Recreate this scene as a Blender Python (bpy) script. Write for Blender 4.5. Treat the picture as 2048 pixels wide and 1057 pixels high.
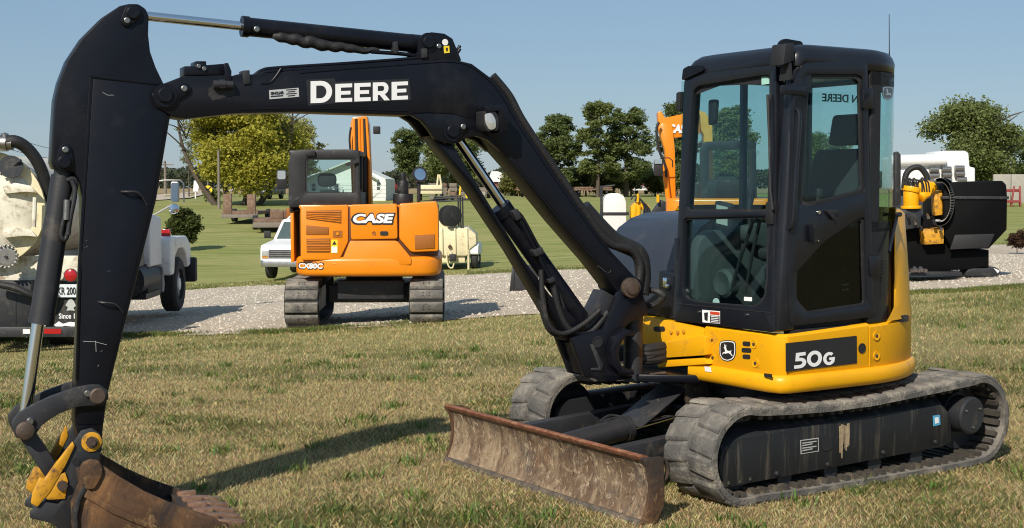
import bpy, bmesh, math, random
import numpy as np
from mathutils import Vector, Matrix
random.seed(7); rng = np.random.default_rng(11)
SC = bpy.context.scene
for o in list(bpy.data.objects): bpy.data.objects.remove(o)
COL = SC.collection
# ------------------------------------------------------------------ camera
FPX, CAMH = 2740.0, 1.765                      # focal length in pixels of a 2048 wide picture, eye height
PITCH = math.atan((528.5 - 374.0) / FPX)
cam_d = bpy.data.cameras.new('camera'); cam = bpy.data.objects.new('camera', cam_d); COL.objects.link(cam)
cam_d.sensor_width = 36.0; cam_d.lens = 36.0 * FPX / 2048.0; cam_d.clip_start = 0.1; cam_d.clip_end = 8000
cam.location = (0, 0, CAMH); cam.rotation_euler = (math.radians(90) - PITCH, 0, 0)
SC.camera = cam
# ------------------------------------------------------------------ sky, sun, exposure
SUN_EL, SUN_AZ = math.radians(37), math.radians(203)      # azimuth clockwise from +Y: behind the camera, to its left
wd = bpy.data.worlds.new('World'); SC.world = wd; wd.use_nodes = True
wn = wd.node_tree; bg = wn.nodes['Background']
sk = wn.nodes.new('ShaderNodeTexSky'); sk.sky_type = 'NISHITA'; sk.sun_disc = False
sk.sun_elevation = SUN_EL; sk.sun_rotation = SUN_AZ; sk.altitude = 100; sk.air_density = 1.0; sk.dust_density = 0.3; sk.ozone_density = 3.0
tn = wn.nodes.new('ShaderNodeMix'); tn.data_type = 'RGBA'; tn.inputs[0].default_value = .62; tn.inputs[7].default_value = (2.5, 3.85, 5.5, 1)   # hazy late-summer blue, even all round
wn.links.new(sk.outputs[0], tn.inputs[6]); wn.links.new(tn.outputs[2], bg.inputs[0]); bg.inputs[1].default_value = 0.085
sd = bpy.data.lights.new('sun', 'SUN'); sun = bpy.data.objects.new('sun', sd); COL.objects.link(sun)
sd.energy = 4.6; sd.angle = math.radians(0.53); sd.color = (1.0, 0.92, 0.80)
tosun = Vector((math.sin(SUN_AZ) * math.cos(SUN_EL), math.cos(SUN_AZ) * math.cos(SUN_EL), math.sin(SUN_EL)))
sun.rotation_euler = tosun.to_track_quat('Z', 'Y').to_euler(); sun.location = (-20, -40, 40)
vs = SC.view_settings; vs.view_transform = 'Standard'; vs.look = 'None'; vs.exposure = 0.15; vs.gamma = 1.0; vs.use_curve_mapping = False
SC.cycles.filter_width = 1.1
# ------------------------------------------------------------------ survey helpers (picture pixel -> place on a real plane)
def ray(px, py):
    a = (px - 1024) / FPX; b = (528.5 - py) / FPX; c, s = math.cos(PITCH), math.sin(PITCH)
    return np.array([a, c + b * s, -s + b * c])
EYE = np.array([0, 0, CAMH])
def atY(px, py, Y): r = ray(px, py); return EYE + r * (Y / r[1])
GY = [0, 9, 14, 20, 26, 35, 43, 55, 75, 100, 130, 250, 1000, 4000]
GZ = [0, 0, -.06, -.2, -.37, -.62, -.78, -.62, .05, .75, .95, 1.0, .6, -2]
def sst(a, b, x): t = np.clip((x - a) / (b - a), 0, 1); return t * t * (3 - 2 * t)
def terr(x, y):
    x = np.asarray(x, float); y = np.asarray(y, float)
    g = np.interp(y, GY, GZ)
    return g + 0.05 * np.clip(x, -9, 9) * sst(10, 18, y) * (1 - sst(42, 75, y))
def hit(px, py):
    r = ray(px, py); t = 3.0
    while t < 4000:
        p = EYE + r * t
        if p[2] <= terr(p[0], p[1]): return p
        t *= 1.002
    return p
class Frame:
    """a thing's own axes: x forward, y to its left, z up; a = heading, 0 faces the viewer"""
    def __init__(s, o, a, z=0.0):
        s.o = np.array(o, float); s.a = math.radians(a); s.z = z
        s.F = np.array([-math.sin(s.a), -math.cos(s.a)]); s.L = np.array([math.cos(s.a), -math.sin(s.a)])
    def P(s, x, y, z): q = s.o + s.F * x + s.L * y; return (q[0], q[1], s.z + z)
    def V(s, x, y, z): q = s.F * x + s.L * y; return np.array((q[0], q[1], z))
    def inv(s, p): d = np.array(p[:2]) - s.o; return (float(d @ s.F), float(d @ s.L), p[2] - s.z)
    def S(s, px, py, y):                       # on the lengthwise plane at offset y -> (x, z)
        r = ray(px, py); t = (y + s.o @ s.L) / (r[:2] @ s.L); q = s.inv(EYE + r * t); return (q[0], q[2])
    def R(s, px, py, x):                       # on the crosswise plane at offset x -> (y, z)
        r = ray(px, py); t = (x + s.o @ s.F) / (r[:2] @ s.F); q = s.inv(EYE + r * t); return (q[1], q[2])
    def rot(s): return math.atan2(s.F[1], s.F[0])
# ------------------------------------------------------------------ geometry: every shape is (verts, faces) in world space
def hexa(p): return (p, [(0, 3, 2, 1), (4, 5, 6, 7), (0, 1, 5, 4), (1, 2, 6, 5), (2, 3, 7, 6), (3, 0, 4, 7)])
def box(F, x0, x1, y0, y1, z0, z1):
    return hexa([F.P(x0, y0, z0), F.P(x1, y0, z0), F.P(x1, y1, z0), F.P(x0, y1, z0), F.P(x0, y0, z1), F.P(x1, y0, z1), F.P(x1, y1, z1), F.P(x0, y1, z1)])
def ext(a, b):
    n = len(a)
    return (list(a) + list(b), [tuple(range(n)), tuple(range(2 * n - 1, n - 1, -1))] + [(i, i + n, (i + 1) % n + n, (i + 1) % n) for i in range(n)])
def prY(F, pts, y0, y1): return ext([F.P(x, y0, z) for x, z in pts], [F.P(x, y1, z) for x, z in pts])
def prX(F, pts, x0, x1): return ext([F.P(x0, y, z) for y, z in pts], [F.P(x1, y, z) for y, z in pts])
def prZ(F, pts, z0, z1): return ext([F.P(x, y, z0) for x, y in pts], [F.P(x, y, z1) for x, y in pts])
def pS(F, px, y, th): return prY(F, [F.S(a, b, y) for a, b in px], y, y - th)      # outline seen on a side plane, given thickness
def pR(F, px, x, th): return prX(F, [F.R(a, b, x) for a, b in px], x, x - th)
def basis(d):
    d = np.array(d, float); d /= np.linalg.norm(d); a = np.array([0, 0, 1.]) if abs(d[2]) < .9 else np.array([1., 0, 0])
    u = np.cross(a, d); u /= np.linalg.norm(u); return d, u, np.cross(d, u)
def cyl(p0, p1, r0, r1=None, n=20):
    r1 = r0 if r1 is None else r1; p0 = np.array(p0); p1 = np.array(p1); d, u, v = basis(p1 - p0)
    c = [(math.cos(2 * math.pi * i / n), math.sin(2 * math.pi * i / n)) for i in range(n)]
    return ext([tuple(p0 + (u * a + v * b) * r0) for a, b in c], [tuple(p1 + (u * a + v * b) * r1) for a, b in c])
def tube(pts, r, n=8, sub=0):
    pts = [np.array(p, float) for p in pts]
    if sub:
        q = []; m = len(pts)
        for i in range(m - 1):
            a, b, c, d = pts[max(i - 1, 0)], pts[i], pts[i + 1], pts[min(i + 2, m - 1)]
            for k in range(sub):
                t = k / sub; q.append(.5 * ((2 * b) + (c - a) * t + (2 * a - 5 * b + 4 * c - d) * t * t + (3 * b - a - 3 * c + d) * t ** 3))
        pts = q + [pts[-1]]
    V = []; Fc = []; m = len(pts); rr = r if hasattr(r, '__len__') else [r] * m
    if len(rr) != m: rr = np.interp(np.linspace(0, 1, m), np.linspace(0, 1, len(rr)), rr)
    up = None
    for i, p in enumerate(pts):
        d = pts[min(i + 1, m - 1)] - pts[max(i - 1, 0)]; d = d / (np.linalg.norm(d) + 1e-9)
        if up is None: _, u, v = basis(d)
        else:
            u = up - d * (up @ d); u /= (np.linalg.norm(u) + 1e-9); v = np.cross(d, u)
        up = u
        V += [tuple(p + (u * math.cos(2 * math.pi * k / n) + v * math.sin(2 * math.pi * k / n)) * rr[i]) for k in range(n)]
    for i in range(m - 1):
        for k in range(n): Fc.append((i * n + k, i * n + (k + 1) % n, (i + 1) * n + (k + 1) % n, (i + 1) * n + k))
    Fc += [tuple(range(n - 1, -1, -1)), tuple(range((m - 1) * n, m * n))]
    return (V, Fc)
def lathe(p0, axis, prof, n=24):
    d, u, v = basis(axis); p0 = np.array(p0, float); V = []; Fc = []
    for h, r in prof: V += [tuple(p0 + d * h + (u * math.cos(2 * math.pi * k / n) + v * math.sin(2 * math.pi * k / n)) * max(r, 1e-4)) for k in range(n)]
    m = len(prof)
    for i in range(m - 1):
        for k in range(n): Fc.append((i * n + k, i * n + (k + 1) % n, (i + 1) * n + (k + 1) % n, (i + 1) * n + k))
    Fc += [tuple(range(n - 1, -1, -1)), tuple(range((m - 1) * n, m * n))]
    return (V, Fc)
def loft(rings, cap=True, closed=True):
    n = len(rings[0]); V = [tuple(p) for r in rings for p in r]; Fc = []
    for i in range(len(rings) - 1):
        for k in range(n if closed else n - 1): Fc.append((i * n + k, i * n + (k + 1) % n, (i + 1) * n + (k + 1) % n, (i + 1) * n + k))
    if cap and closed: Fc += [tuple(range(n - 1, -1, -1)), tuple(range((len(rings) - 1) * n, len(rings) * n))]
    return (V, Fc)
def rnd(pts, r, k=4):
    """round the corners of a 2D outline"""
    out = []; n = len(pts)
    for i in range(n):
        p = np.array(pts[i], float); a = np.array(pts[i - 1], float) - p; b = np.array(pts[(i + 1) % n], float) - p
        la, lb = np.linalg.norm(a), np.linalg.norm(b); q = min(r, la * .45, lb * .45); s = p + a / la * q; e = p + b / lb * q
        for j in range(k + 1):
            t = j / k; out.append(tuple((1 - t) ** 2 * s + 2 * t * (1 - t) * p + t * t * e))
    return out
def holed(F, outer, holes, mp, d):
    """plate with openings: outlines through mp(a, b) -> world point; d = world thickness vector"""
    bm = bmesh.new(); edges = []
    for loop in [outer] + holes:
        vv = [bm.verts.new(mp(*q)) for q in loop]
        edges += [bm.edges.new((vv[i], vv[(i + 1) % len(vv)])) for i in range(len(vv))]
    bmesh.ops.triangle_fill(bm, use_beauty=True, use_dissolve=False, edges=edges)
    g = bmesh.ops.extrude_face_region(bm, geom=list(bm.faces))
    bmesh.ops.translate(bm, verts=[e for e in g['geom'] if isinstance(e, bmesh.types.BMVert)], vec=Vector(d))
    bm.verts.index_update(); r = ([tuple(v.co) for v in bm.verts], [tuple(v.index for v in f.verts) for f in bm.faces]); bm.free(); return r
# ------------------------------------------------------------------ objects
FRM = {}
def root_of(o):
    while o.parent: o = o.parent
    return o
def to_local(root, verts):
    f = FRM[root.name]; v = np.array(verts, float).reshape(-1, 3)
    d = v[:, :2] - f.o; return np.column_stack([d @ f.F, d @ f.L, v[:, 2] - f.z])
def thing(name, label, cat, F, group=None):
    o = bpy.data.objects.new(name, None); COL.objects.link(o); o.empty_display_size = .2
    o.location = (F.o[0], F.o[1], F.z); o.rotation_euler = (0, 0, F.rot()); o['label'] = label; o['category'] = cat
    if group: o['group'] = group
    FRM[o.name] = F; return o
def finish(me, smooth):
    if smooth:
        me.shade_smooth(); me.set_sharp_from_angle(angle=math.radians(smooth))
def mk(name, geo, m, parent=None, bev=0, seg=2, smooth=35, label=None, cat=None, kind=None, F=None, weld=False, group=None):
    if isinstance(geo, tuple): geo = [geo]
    V = []; Fc = []
    for v, f in geo:
        b = len(V); V += list(v); Fc += [tuple(i + b for i in q) for q in f]
    if parent is not None: V = to_local(root_of(parent), V)
    elif F is not None:
        d = np.array(V)[:, :2] - F.o; V = np.column_stack([d @ F.F, d @ F.L, np.array(V)[:, 2] - F.z])
    me = bpy.data.meshes.new(name); me.from_pydata([tuple(map(float, v)) for v in V], [], Fc)
    bm = bmesh.new(); bm.from_mesh(me)
    if weld: bmesh.ops.remove_doubles(bm, verts=bm.verts, dist=1e-4)
    bmesh.ops.recalc_face_normals(bm, faces=bm.faces)
    if bev:
        ed = [e for e in bm.edges if len(e.link_faces) == 2 and e.calc_face_angle(0) > .55]
        bmesh.ops.bevel(bm, geom=ed, offset=bev, segments=seg, affect='EDGES', clamp_overlap=True, profile=.5)
    bm.to_mesh(me); bm.free(); finish(me, smooth); me.materials.append(m)
    o = bpy.data.objects.new(name, me); COL.objects.link(o)
    if parent is not None: o.parent = parent
    elif F is not None: o.location = (F.o[0], F.o[1], F.z); o.rotation_euler = (0, 0, F.rot()); FRM[o.name] = F
    if label: o['label'] = label
    if cat: o['category'] = cat
    if kind: o['kind'] = kind
    if group: o['group'] = group
    return o
def inst(src, parent, M):
    """a copy of a small piece, placed with matrix M given in world space"""
    o = src.copy(); COL.objects.link(o); o.parent = parent
    f = FRM[root_of(parent).name]; W = Matrix.Translation((f.o[0], f.o[1], f.z)) @ Matrix.Rotation(f.rot(), 4, 'Z')
    o.matrix_local = W.inverted() @ M; return o
def piece(name, V, Fc, m, bev=0, seg=1):
    me = bpy.data.meshes.new(name); me.from_pydata(V, [], Fc)
    bm = bmesh.new(); bm.from_mesh(me); bmesh.ops.recalc_face_normals(bm, faces=bm.faces)
    if bev: bmesh.ops.bevel(bm, geom=list(bm.edges), offset=bev, segments=seg, affect='EDGES', clamp_overlap=True)
    bm.to_mesh(me); bm.free(); finish(me, 40); me.materials.append(m)
    return bpy.data.objects.new(name, me)
def mat3(p, ex, ey, ez):
    return Matrix(((ex[0], ey[0], ez[0], p[0]), (ex[1], ey[1], ez[1], p[1]), (ex[2], ey[2], ez[2], p[2]), (0, 0, 0, 1)))
def text(s, p0, R, U, w, h, m, parent, bold=0.0, th=.003, name='lettering', shear=0.0):
    c = bpy.data.curves.new('t', 'FONT'); c.body = s; c.offset = bold; c.extrude = .01; c.shear = shear; c.resolution_u = 4
    t = bpy.data.objects.new('t', c); COL.objects.link(t); me = bpy.data.meshes.new_from_object(t)
    v = np.array([x.co[:] for x in me.vertices]); a, b = v.min(0), v.max(0); R = np.array(R); U = np.array(U); N = np.cross(R, U); N /= np.linalg.norm(N)
    R = R / np.linalg.norm(R); U = U / np.linalg.norm(U)
    W = np.array(p0)[None] + np.outer((v[:, 0] - a[0]) / (b[0] - a[0]) * w, R) + np.outer((v[:, 1] - a[1]) / (b[1] - a[1]) * h, U) + np.outer((v[:, 2] > 0) * th, N)
    f = [tuple(p.vertices) for p in me.polygons]
    bpy.data.objects.remove(t); bpy.data.curves.remove(c); bpy.data.meshes.remove(me)
    return mk(name, ([tuple(q) for q in W], f), m, parent, smooth=0)
def bolt(F, pts, r, h, ax, nm, m, parent):
    for p in pts:
        p = np.array(p); ax_ = np.array(ax) / np.linalg.norm(ax)
        mk(nm, lathe(p, ax_, [(-.004, r), (h * .8, r), (h, r * .8), (h, 0)], 10), m, parent, smooth=30)
# ------------------------------------------------------------------ materials
MT = {}
def mat(name, col, rough=.5, metal=0., var=.12, scale=6., bump=0., bscale=60., dirt=None, damt=.0, dscale=5., spec=.5, coat=0., rvar=.15, stretch=None, dtop=0., world=False):
    m = bpy.data.materials.new(name); m.use_nodes = True; n = m.node_tree; N = n.nodes; L = n.links; p = N['Principled BSDF']
    tc = N.new('ShaderNodeTexCoord'); src = N.new('ShaderNodeNewGeometry').outputs['Position'] if world else tc.outputs['Object']
    if stretch:
        mp = N.new('ShaderNodeMapping'); mp.inputs['Scale'].default_value = stretch; L.new(src, mp.inputs[0]); src = mp.outputs[0]
    nz = N.new('ShaderNodeTexNoise'); nz.inputs['Scale'].default_value = scale; nz.inputs['Detail'].default_value = 8; nz.inputs['Roughness'].default_value = .65; L.new(src, nz.inputs['Vector'])
    hv = N.new('ShaderNodeMix'); hv.data_type = 'RGBA'
    c = np.array(col); hv.inputs[6].default_value = (*np.clip(c * (1 - var * 1.6), 0, 1), 1); hv.inputs[7].default_value = (*np.clip(c * (1 + var * 1.6), 0, 1), 1)
    L.new(nz.outputs[0], hv.inputs[0]); out = hv.outputs[2]
    if dirt is not None:
        n2 = N.new('ShaderNodeTexNoise'); n2.inputs['Scale'].default_value = dscale; n2.inputs['Detail'].default_value = 10; n2.inputs['Roughness'].default_value = .7; L.new(src, n2.inputs['Vector'])
        rp = N.new('ShaderNodeValToRGB'); e = rp.color_ramp.elements; e[0].position = .62 - damt * .4; e[1].position = .80 - damt * .35; e[0].color = (0, 0, 0, 1); e[1].color = (1, 1, 1, 1); L.new(n2.outputs[0], rp.inputs[0])
        fac = rp.outputs[0]
        if dtop:
            ge = N.new('ShaderNodeNewGeometry'); sx = N.new('ShaderNodeSeparateXYZ'); L.new(ge.outputs['Normal'], sx.inputs[0])
            mr = N.new('ShaderNodeMapRange'); mr.inputs[1].default_value = .2; mr.inputs[2].default_value = 1; mr.inputs[4].default_value = dtop; L.new(sx.outputs[2], mr.inputs[0])
            ad = N.new('ShaderNodeMath'); ad.operation = 'ADD'; ad.use_clamp = True; L.new(fac, ad.inputs[0]); L.new(mr.outputs[0], ad.inputs[1]); fac = ad.outputs[0]
        mx = N.new('ShaderNodeMix'); mx.data_type = 'RGBA'; L.new(fac, mx.inputs[0]); L.new(out, mx.inputs[6]); mx.inputs[7].default_value = (*dirt, 1); out = mx.outputs[2]
    L.new(out, p.inputs['Base Color'])
    r = N.new('ShaderNodeMapRange'); r.inputs[3].default_value = max(.03, rough - rvar); r.inputs[4].default_value = min(1, rough + rvar); L.new(nz.outputs[0], r.inputs[0]); L.new(r.outputs[0], p.inputs['Roughness'])
    p.inputs['Metallic'].default_value = metal; p.inputs['Specular IOR Level'].default_value = spec
    if coat: p.inputs['Coat Weight'].default_value = coat; p.inputs['Coat Roughness'].default_value = .12
    if bump:
        n3 = N.new('ShaderNodeTexNoise'); n3.inputs['Scale'].default_value = bscale; n3.inputs['Detail'].default_value = 6; L.new(src, n3.inputs['Vector'])
        b = N.new('ShaderNodeBump'); b.inputs['Strength'].default_value = bump; b.inputs['Distance'].default_value = .02; L.new(n3.outputs[0], b.inputs['Height']); L.new(b.outputs[0], p.inputs['Normal'])
    MT[name] = m; return m
DUST = (.20, .16, .11)
black = mat('black_machine_paint', (.0050, .0057, .0095), .34, var=.3, scale=3, bump=.015, bscale=140, dirt=(.016, .016, .018), damt=.14, dscale=2.5, spec=.28, rvar=.1)
black2 = mat('worn_black_steel', (.022, .023, .027), .5, var=.3, scale=5, bump=.06, bscale=90, dirt=(.085, .072, .058), damt=.2, dscale=7, dtop=.1)
cabpt = mat('charcoal_cab_paint', (.0085, .0095, .0135), .31, var=.2, scale=3, bump=.015, bscale=180, dirt=(.024, .024, .026), damt=.08, dscale=3, spec=.5, rvar=.08)
matte = mat('matt_black_plastic', (.014, .014, .016), .65, var=.25, scale=10, bump=.05, bscale=200, dirt=(.06, .055, .05), damt=.1)
yellow = mat('machine_yellow_paint', (.80, .385, .006), .38, var=.06, scale=4, bump=.012, bscale=220, dirt=(.36, .20, .04), damt=.08, dscale=6, rvar=.08, spec=.3)
yellow_w = mat('worn_yellow_paint', (.62, .30, .015), .5, var=.2, scale=14, bump=.08, bscale=80, dirt=(.11, .06, .03), damt=.35, dscale=16)
orange = mat('machine_orange_paint', (.78, .24, .008), .3, var=.05, scale=3, bump=.01, bscale=120, dirt=(.42, .2, .05), damt=.06, dscale=5, rvar=.08)
orange_d = mat('orange_louvre_mesh', (.32, .10, .006), .6, var=.2, scale=60, bump=.3, bscale=300)
chrome = mat('chrome_rod', (.78, .79, .80), .1, 1.0, var=.03, rvar=.05)
steel = mat('bare_steel', (.34, .33, .31), .4, 1.0, var=.2, scale=30, dirt=(.09, .06, .04), damt=.2, dscale=30)
deepblk = mat('black_enamel', (.0035, .0035, .004), .6, var=.1, spec=.1)
framem = mat('streaked_track_frame', (.016, .017, .019), .5, var=.3, scale=5, bump=.06, bscale=60, dirt=(.10, .088, .07), damt=.2, dscale=9, stretch=(1.6, 1.6, .14), spec=.3)
pinm = mat('brown_pin_steel', (.085, .06, .045), .55, .3, var=.35, scale=40, bump=.2, bscale=150)
rubber = mat('dusty_rubber', (.10, .094, .086), .9, var=.45, scale=16, bump=.5, bscale=60, dirt=(.27, .24, .195), damt=.38, dscale=6, dtop=.35, world=True)
rubber_i = mat('muddy_inner_rubber', (.05, .043, .034), .9, var=.3, scale=14, bump=.25, bscale=70, dirt=(.2, .16, .1), damt=.25, dscale=6)
tyre = mat('tyre_rubber', (.02, .02, .021), .8, var=.2, scale=20, bump=.1, bscale=100, dirt=(.1, .09, .075), damt=.15)
hose = mat('black_hose', (.013, .013, .014), .6, var=.3, scale=40, bump=.3, bscale=120, dirt=(.06, .055, .05), damt=.15)
rusty = mat('rusty_blade_steel', (.12, .064, .035), .8, var=.7, scale=11, bump=.5, bscale=45, dirt=(.31, .21, .12), damt=.5, dscale=30, stretch=(1, 1.2, .75))
rustred = mat('red_rust_edge', (.20, .072, .035), .75, var=.45, scale=12, bump=.3, bscale=70, dirt=(.36, .19, .10), damt=.35, dscale=20)
rustdk = mat('dark_rusty_steel', (.105, .052, .026), .7, var=.5, scale=6, bump=.25, bscale=60, dirt=(.36, .19, .065), damt=.4, dscale=7)
tooth = mat('tooth_steel', (.20, .11, .07), .6, .2, var=.35, scale=22, bump=.2, bscale=90, dirt=(.34, .22, .14), damt=.35, dscale=20)
white = mat('white_paint', (.78, .78, .76), .4, var=.05, scale=3, dirt=(.45, .42, .36), damt=.1)
cream = mat('cream_paint', (.70, .62, .40), .5, var=.12, scale=4, bump=.05, dirt=(.32, .22, .12), damt=.18, dscale=6)
creamd = mat('dirty_cream_tank', (.72, .68, .56), .5, var=.18, scale=4, bump=.1, bscale=30, dirt=(.28, .20, .11), damt=.3, dscale=7)
plasw = mat('white_plastic_tank', (.74, .73, .69), .5, var=.05, scale=4)
decalw = mat('white_vinyl', (.82, .82, .82), .4, var=.02)
decalk = mat('black_vinyl', (.018, .018, .02), .45, var=.1)
decalg = mat('silver_vinyl', (.55, .56, .54), .35, .2, var=.05)
decaly = mat('yellow_vinyl', (.85, .62, .03), .4, var=.05)
decalr = mat('red_vinyl', (.55, .06, .025), .4, var=.1)
decalb = mat('blue_vinyl', (.08, .35, .55), .4, var=.1)
redl = mat('red_lens', (.40, .012, .015), .15, var=.1, spec=.8)
lens = mat('lamp_lens', (.62, .62, .60), .12, .5, var=.2, scale=60)
mirror = mat('mirror_glass', (.75, .78, .8), .04, 1.0, var=.02, rvar=.02)
seatm = mat('seat_fabric', (.03, .03, .033), .85, var=.2, scale=30)
inter = mat('grey_cab_interior', (.06, .064, .066), .7, var=.15, scale=8)
mud = mat('dry_mud', (.34, .26, .16), .9, var=.3, scale=20, bump=.3)
redp = mat('faded_red_paint', (.26, .05, .045), .55, var=.25, scale=6, dirt=(.2, .08, .05), damt=.2)
blue_p = mat('dark_blue_paint', (.02, .03, .06), .3, var=.1)
rustw = mat('weathered_trailer', (.17, .10, .065), .8, var=.4, scale=5, dirt=(.25, .2, .14), damt=.3)
woodp = mat('weathered_wood', (.20, .17, .14), .85, var=.25, scale=8, stretch=(1, 1, .1))
concr = mat('concrete', (.34, .32, .28), .9, var=.15, scale=3, bump=.1)
siding = mat('white_siding', (.72, .74, .70), .6, var=.05, scale=2)
roofm = mat('pale_metal_roof', (.50, .54, .48), .55, var=.1, scale=2)
bark = mat('tree_bark', (.085, .066, .05), .9, var=.35, scale=4, bump=.4, bscale=12, stretch=(1, 1, .2))
def rust_mat(name, cols, sc, st):
    m = bpy.data.materials.new(name); m.use_nodes = True; n = m.node_tree; N = n.nodes; L = n.links; p = N['Principled BSDF']; p.inputs['Roughness'].default_value = .78; p.inputs['Specular IOR Level'].default_value = .3
    tc = N.new('ShaderNodeTexCoord'); mp = N.new('ShaderNodeMapping'); mp.inputs['Scale'].default_value = st; L.new(tc.outputs['Object'], mp.inputs[0])
    out = None; hts = []
    for i, (c, s, lo, hi) in enumerate(cols):
        t = N.new('ShaderNodeTexNoise'); t.inputs['Scale'].default_value = s * sc; t.inputs['Detail'].default_value = 10; t.inputs['Roughness'].default_value = .72; t.inputs['Distortion'].default_value = .6; L.new((mp if i % 2 else tc).outputs[0 if i % 2 else 'Object'], t.inputs['Vector'])
        r = N.new('ShaderNodeMapRange'); r.inputs[1].default_value = lo; r.inputs[2].default_value = hi; L.new(t.outputs[0], r.inputs[0]); x = N.new('ShaderNodeMix'); x.data_type = 'RGBA'; L.new(r.outputs[0], x.inputs[0])
        if out is None: x.inputs[6].default_value = (c[0] * .6, c[1] * .6, c[2] * .6, 1)
        else: L.new(out, x.inputs[6])
        x.inputs[7].default_value = (*c, 1); out = x.outputs[2]; hts.append(t.outputs[0])
    L.new(out, p.inputs['Base Color']); b = N.new('ShaderNodeBump'); b.inputs['Strength'].default_value = .5; b.inputs['Distance'].default_value = .01; L.new(hts[-1], b.inputs['Height']); L.new(b.outputs[0], p.inputs['Normal']); return m
def glassm(name, tint, refl):
    m = bpy.data.materials.new(name); m.use_nodes = True; n = m.node_tree; N = n.nodes; L = n.links; N.remove(N['Principled BSDF'])
    t = N.new('ShaderNodeBsdfTransparent'); t.inputs[0].default_value = (*tint, 1); g = N.new('ShaderNodeBsdfGlossy'); g.inputs['Roughness'].default_value = .02; g.inputs[0].default_value = (.95, 1, 1, 1)
    ge = N.new('ShaderNodeNewGeometry'); dt = N.new('ShaderNodeVectorMath'); dt.operation = 'DOT_PRODUCT'; L.new(ge.outputs['Incoming'], dt.inputs[0]); L.new(ge.outputs['Normal'], dt.inputs[1])
    ab = N.new('ShaderNodeMath'); ab.operation = 'ABSOLUTE'; L.new(dt.outputs['Value'], ab.inputs[0]); om = N.new('ShaderNodeMath'); om.operation = 'SUBTRACT'; om.inputs[0].default_value = 1; L.new(ab.outputs[0], om.inputs[1])
    pw = N.new('ShaderNodeMath'); pw.operation = 'POWER'; pw.inputs[1].default_value = 5; L.new(om.outputs[0], pw.inputs[0]); fr = N.new('ShaderNodeMath'); fr.operation = 'MULTIPLY_ADD'; fr.inputs[1].default_value = .95; fr.inputs[2].default_value = refl; L.new(pw.outputs[0], fr.inputs[0])
    mx = N.new('ShaderNodeMixShader'); L.new(fr.outputs[0], mx.inputs[0]); L.new(t.outputs[0], mx.inputs[1]); L.new(g.outputs[0], mx.inputs[2])
    L.new(mx.outputs[0], N['Material Output'].inputs[0]); return m
glass = glassm('tinted_green_glass', (.80, .91, .90), .03)
glassd = glassm('dark_tinted_glass', (.31, .37, .37), .035)
glassc = glassm('clear_glass', (.92, .97, .955), .03)
rusty = rust_mat('rusty_blade_steel', [((.165, .105, .064), 2.2, .35, .6), ((.29, .215, .135), 3.0, .44, .58), ((.10, .08, .065), 2.2, .50, .62), ((.19, .088, .045), 1.2, .56, .70), ((.40, .31, .21), 16., .52, .66), ((.05, .038, .03), 26., .55, .66)], 1.0, (1, 1.5, .6))
rustdk = rust_mat('dark_rusty_steel', [((.115, .062, .034), 3., .35, .6), ((.235, .12, .048), 2.2, .52, .64), ((.04, .03, .025), 2.4, .48, .60), ((.30, .19, .09), 12., .56, .70), ((.03, .024, .02), 18., .57, .68)], 1.0, (1, 1, .6))
def attr_mat(name, rough, transl=.0, base=None):
    m = bpy.data.materials.new(name); m.use_nodes = True; n = m.node_tree; N = n.nodes; L = n.links; p = N['Principled BSDF']
    a = N.new('ShaderNodeAttribute'); a.attribute_name = 'Col'; L.new(a.outputs[0], p.inputs['Base Color']); p.inputs['Roughness'].default_value = rough; p.inputs['Specular IOR Level'].default_value = .25
    if transl:
        t = N.new('ShaderNodeBsdfTranslucent'); L.new(a.outputs[0], t.inputs[0]); mx = N.new('ShaderNodeMixShader'); mx.inputs[0].default_value = transl
        L.new(p.outputs[0], mx.inputs[1]); L.new(t.outputs[0], mx.inputs[2]); L.new(mx.outputs[0], N['Material Output'].inputs[0])
    return m
leafm = attr_mat('leaf_faces', .55, .42); grassm = attr_mat('grass_blades', .6, .3); stonem = attr_mat('limestone_chips', .9)
def colattr(me, cols):
    a = me.color_attributes.new('Col', 'FLOAT_COLOR', 'POINT'); c = np.ones((len(me.vertices), 4), np.float32); c[:, :3] = cols; a.data.foreach_set('color', c.ravel())
def npmesh(name, V, per, m, cols, smooth=False):
    """big mesh of equal faces (per = corners per face), verts in face order"""
    me = bpy.data.meshes.new(name); n = len(V); me.vertices.add(n); me.vertices.foreach_set('co', np.asarray(V, np.float32).ravel())
    nf = n // per; me.loops.add(n); me.loops.foreach_set('vertex_index', np.arange(n, dtype=np.int32)); me.polygons.add(nf)
    me.polygons.foreach_set('loop_start', np.arange(0, n, per, dtype=np.int32)); me.update(calc_edges=True); me.validate(); colattr(me, cols); me.materials.append(m)
    return me
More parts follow.
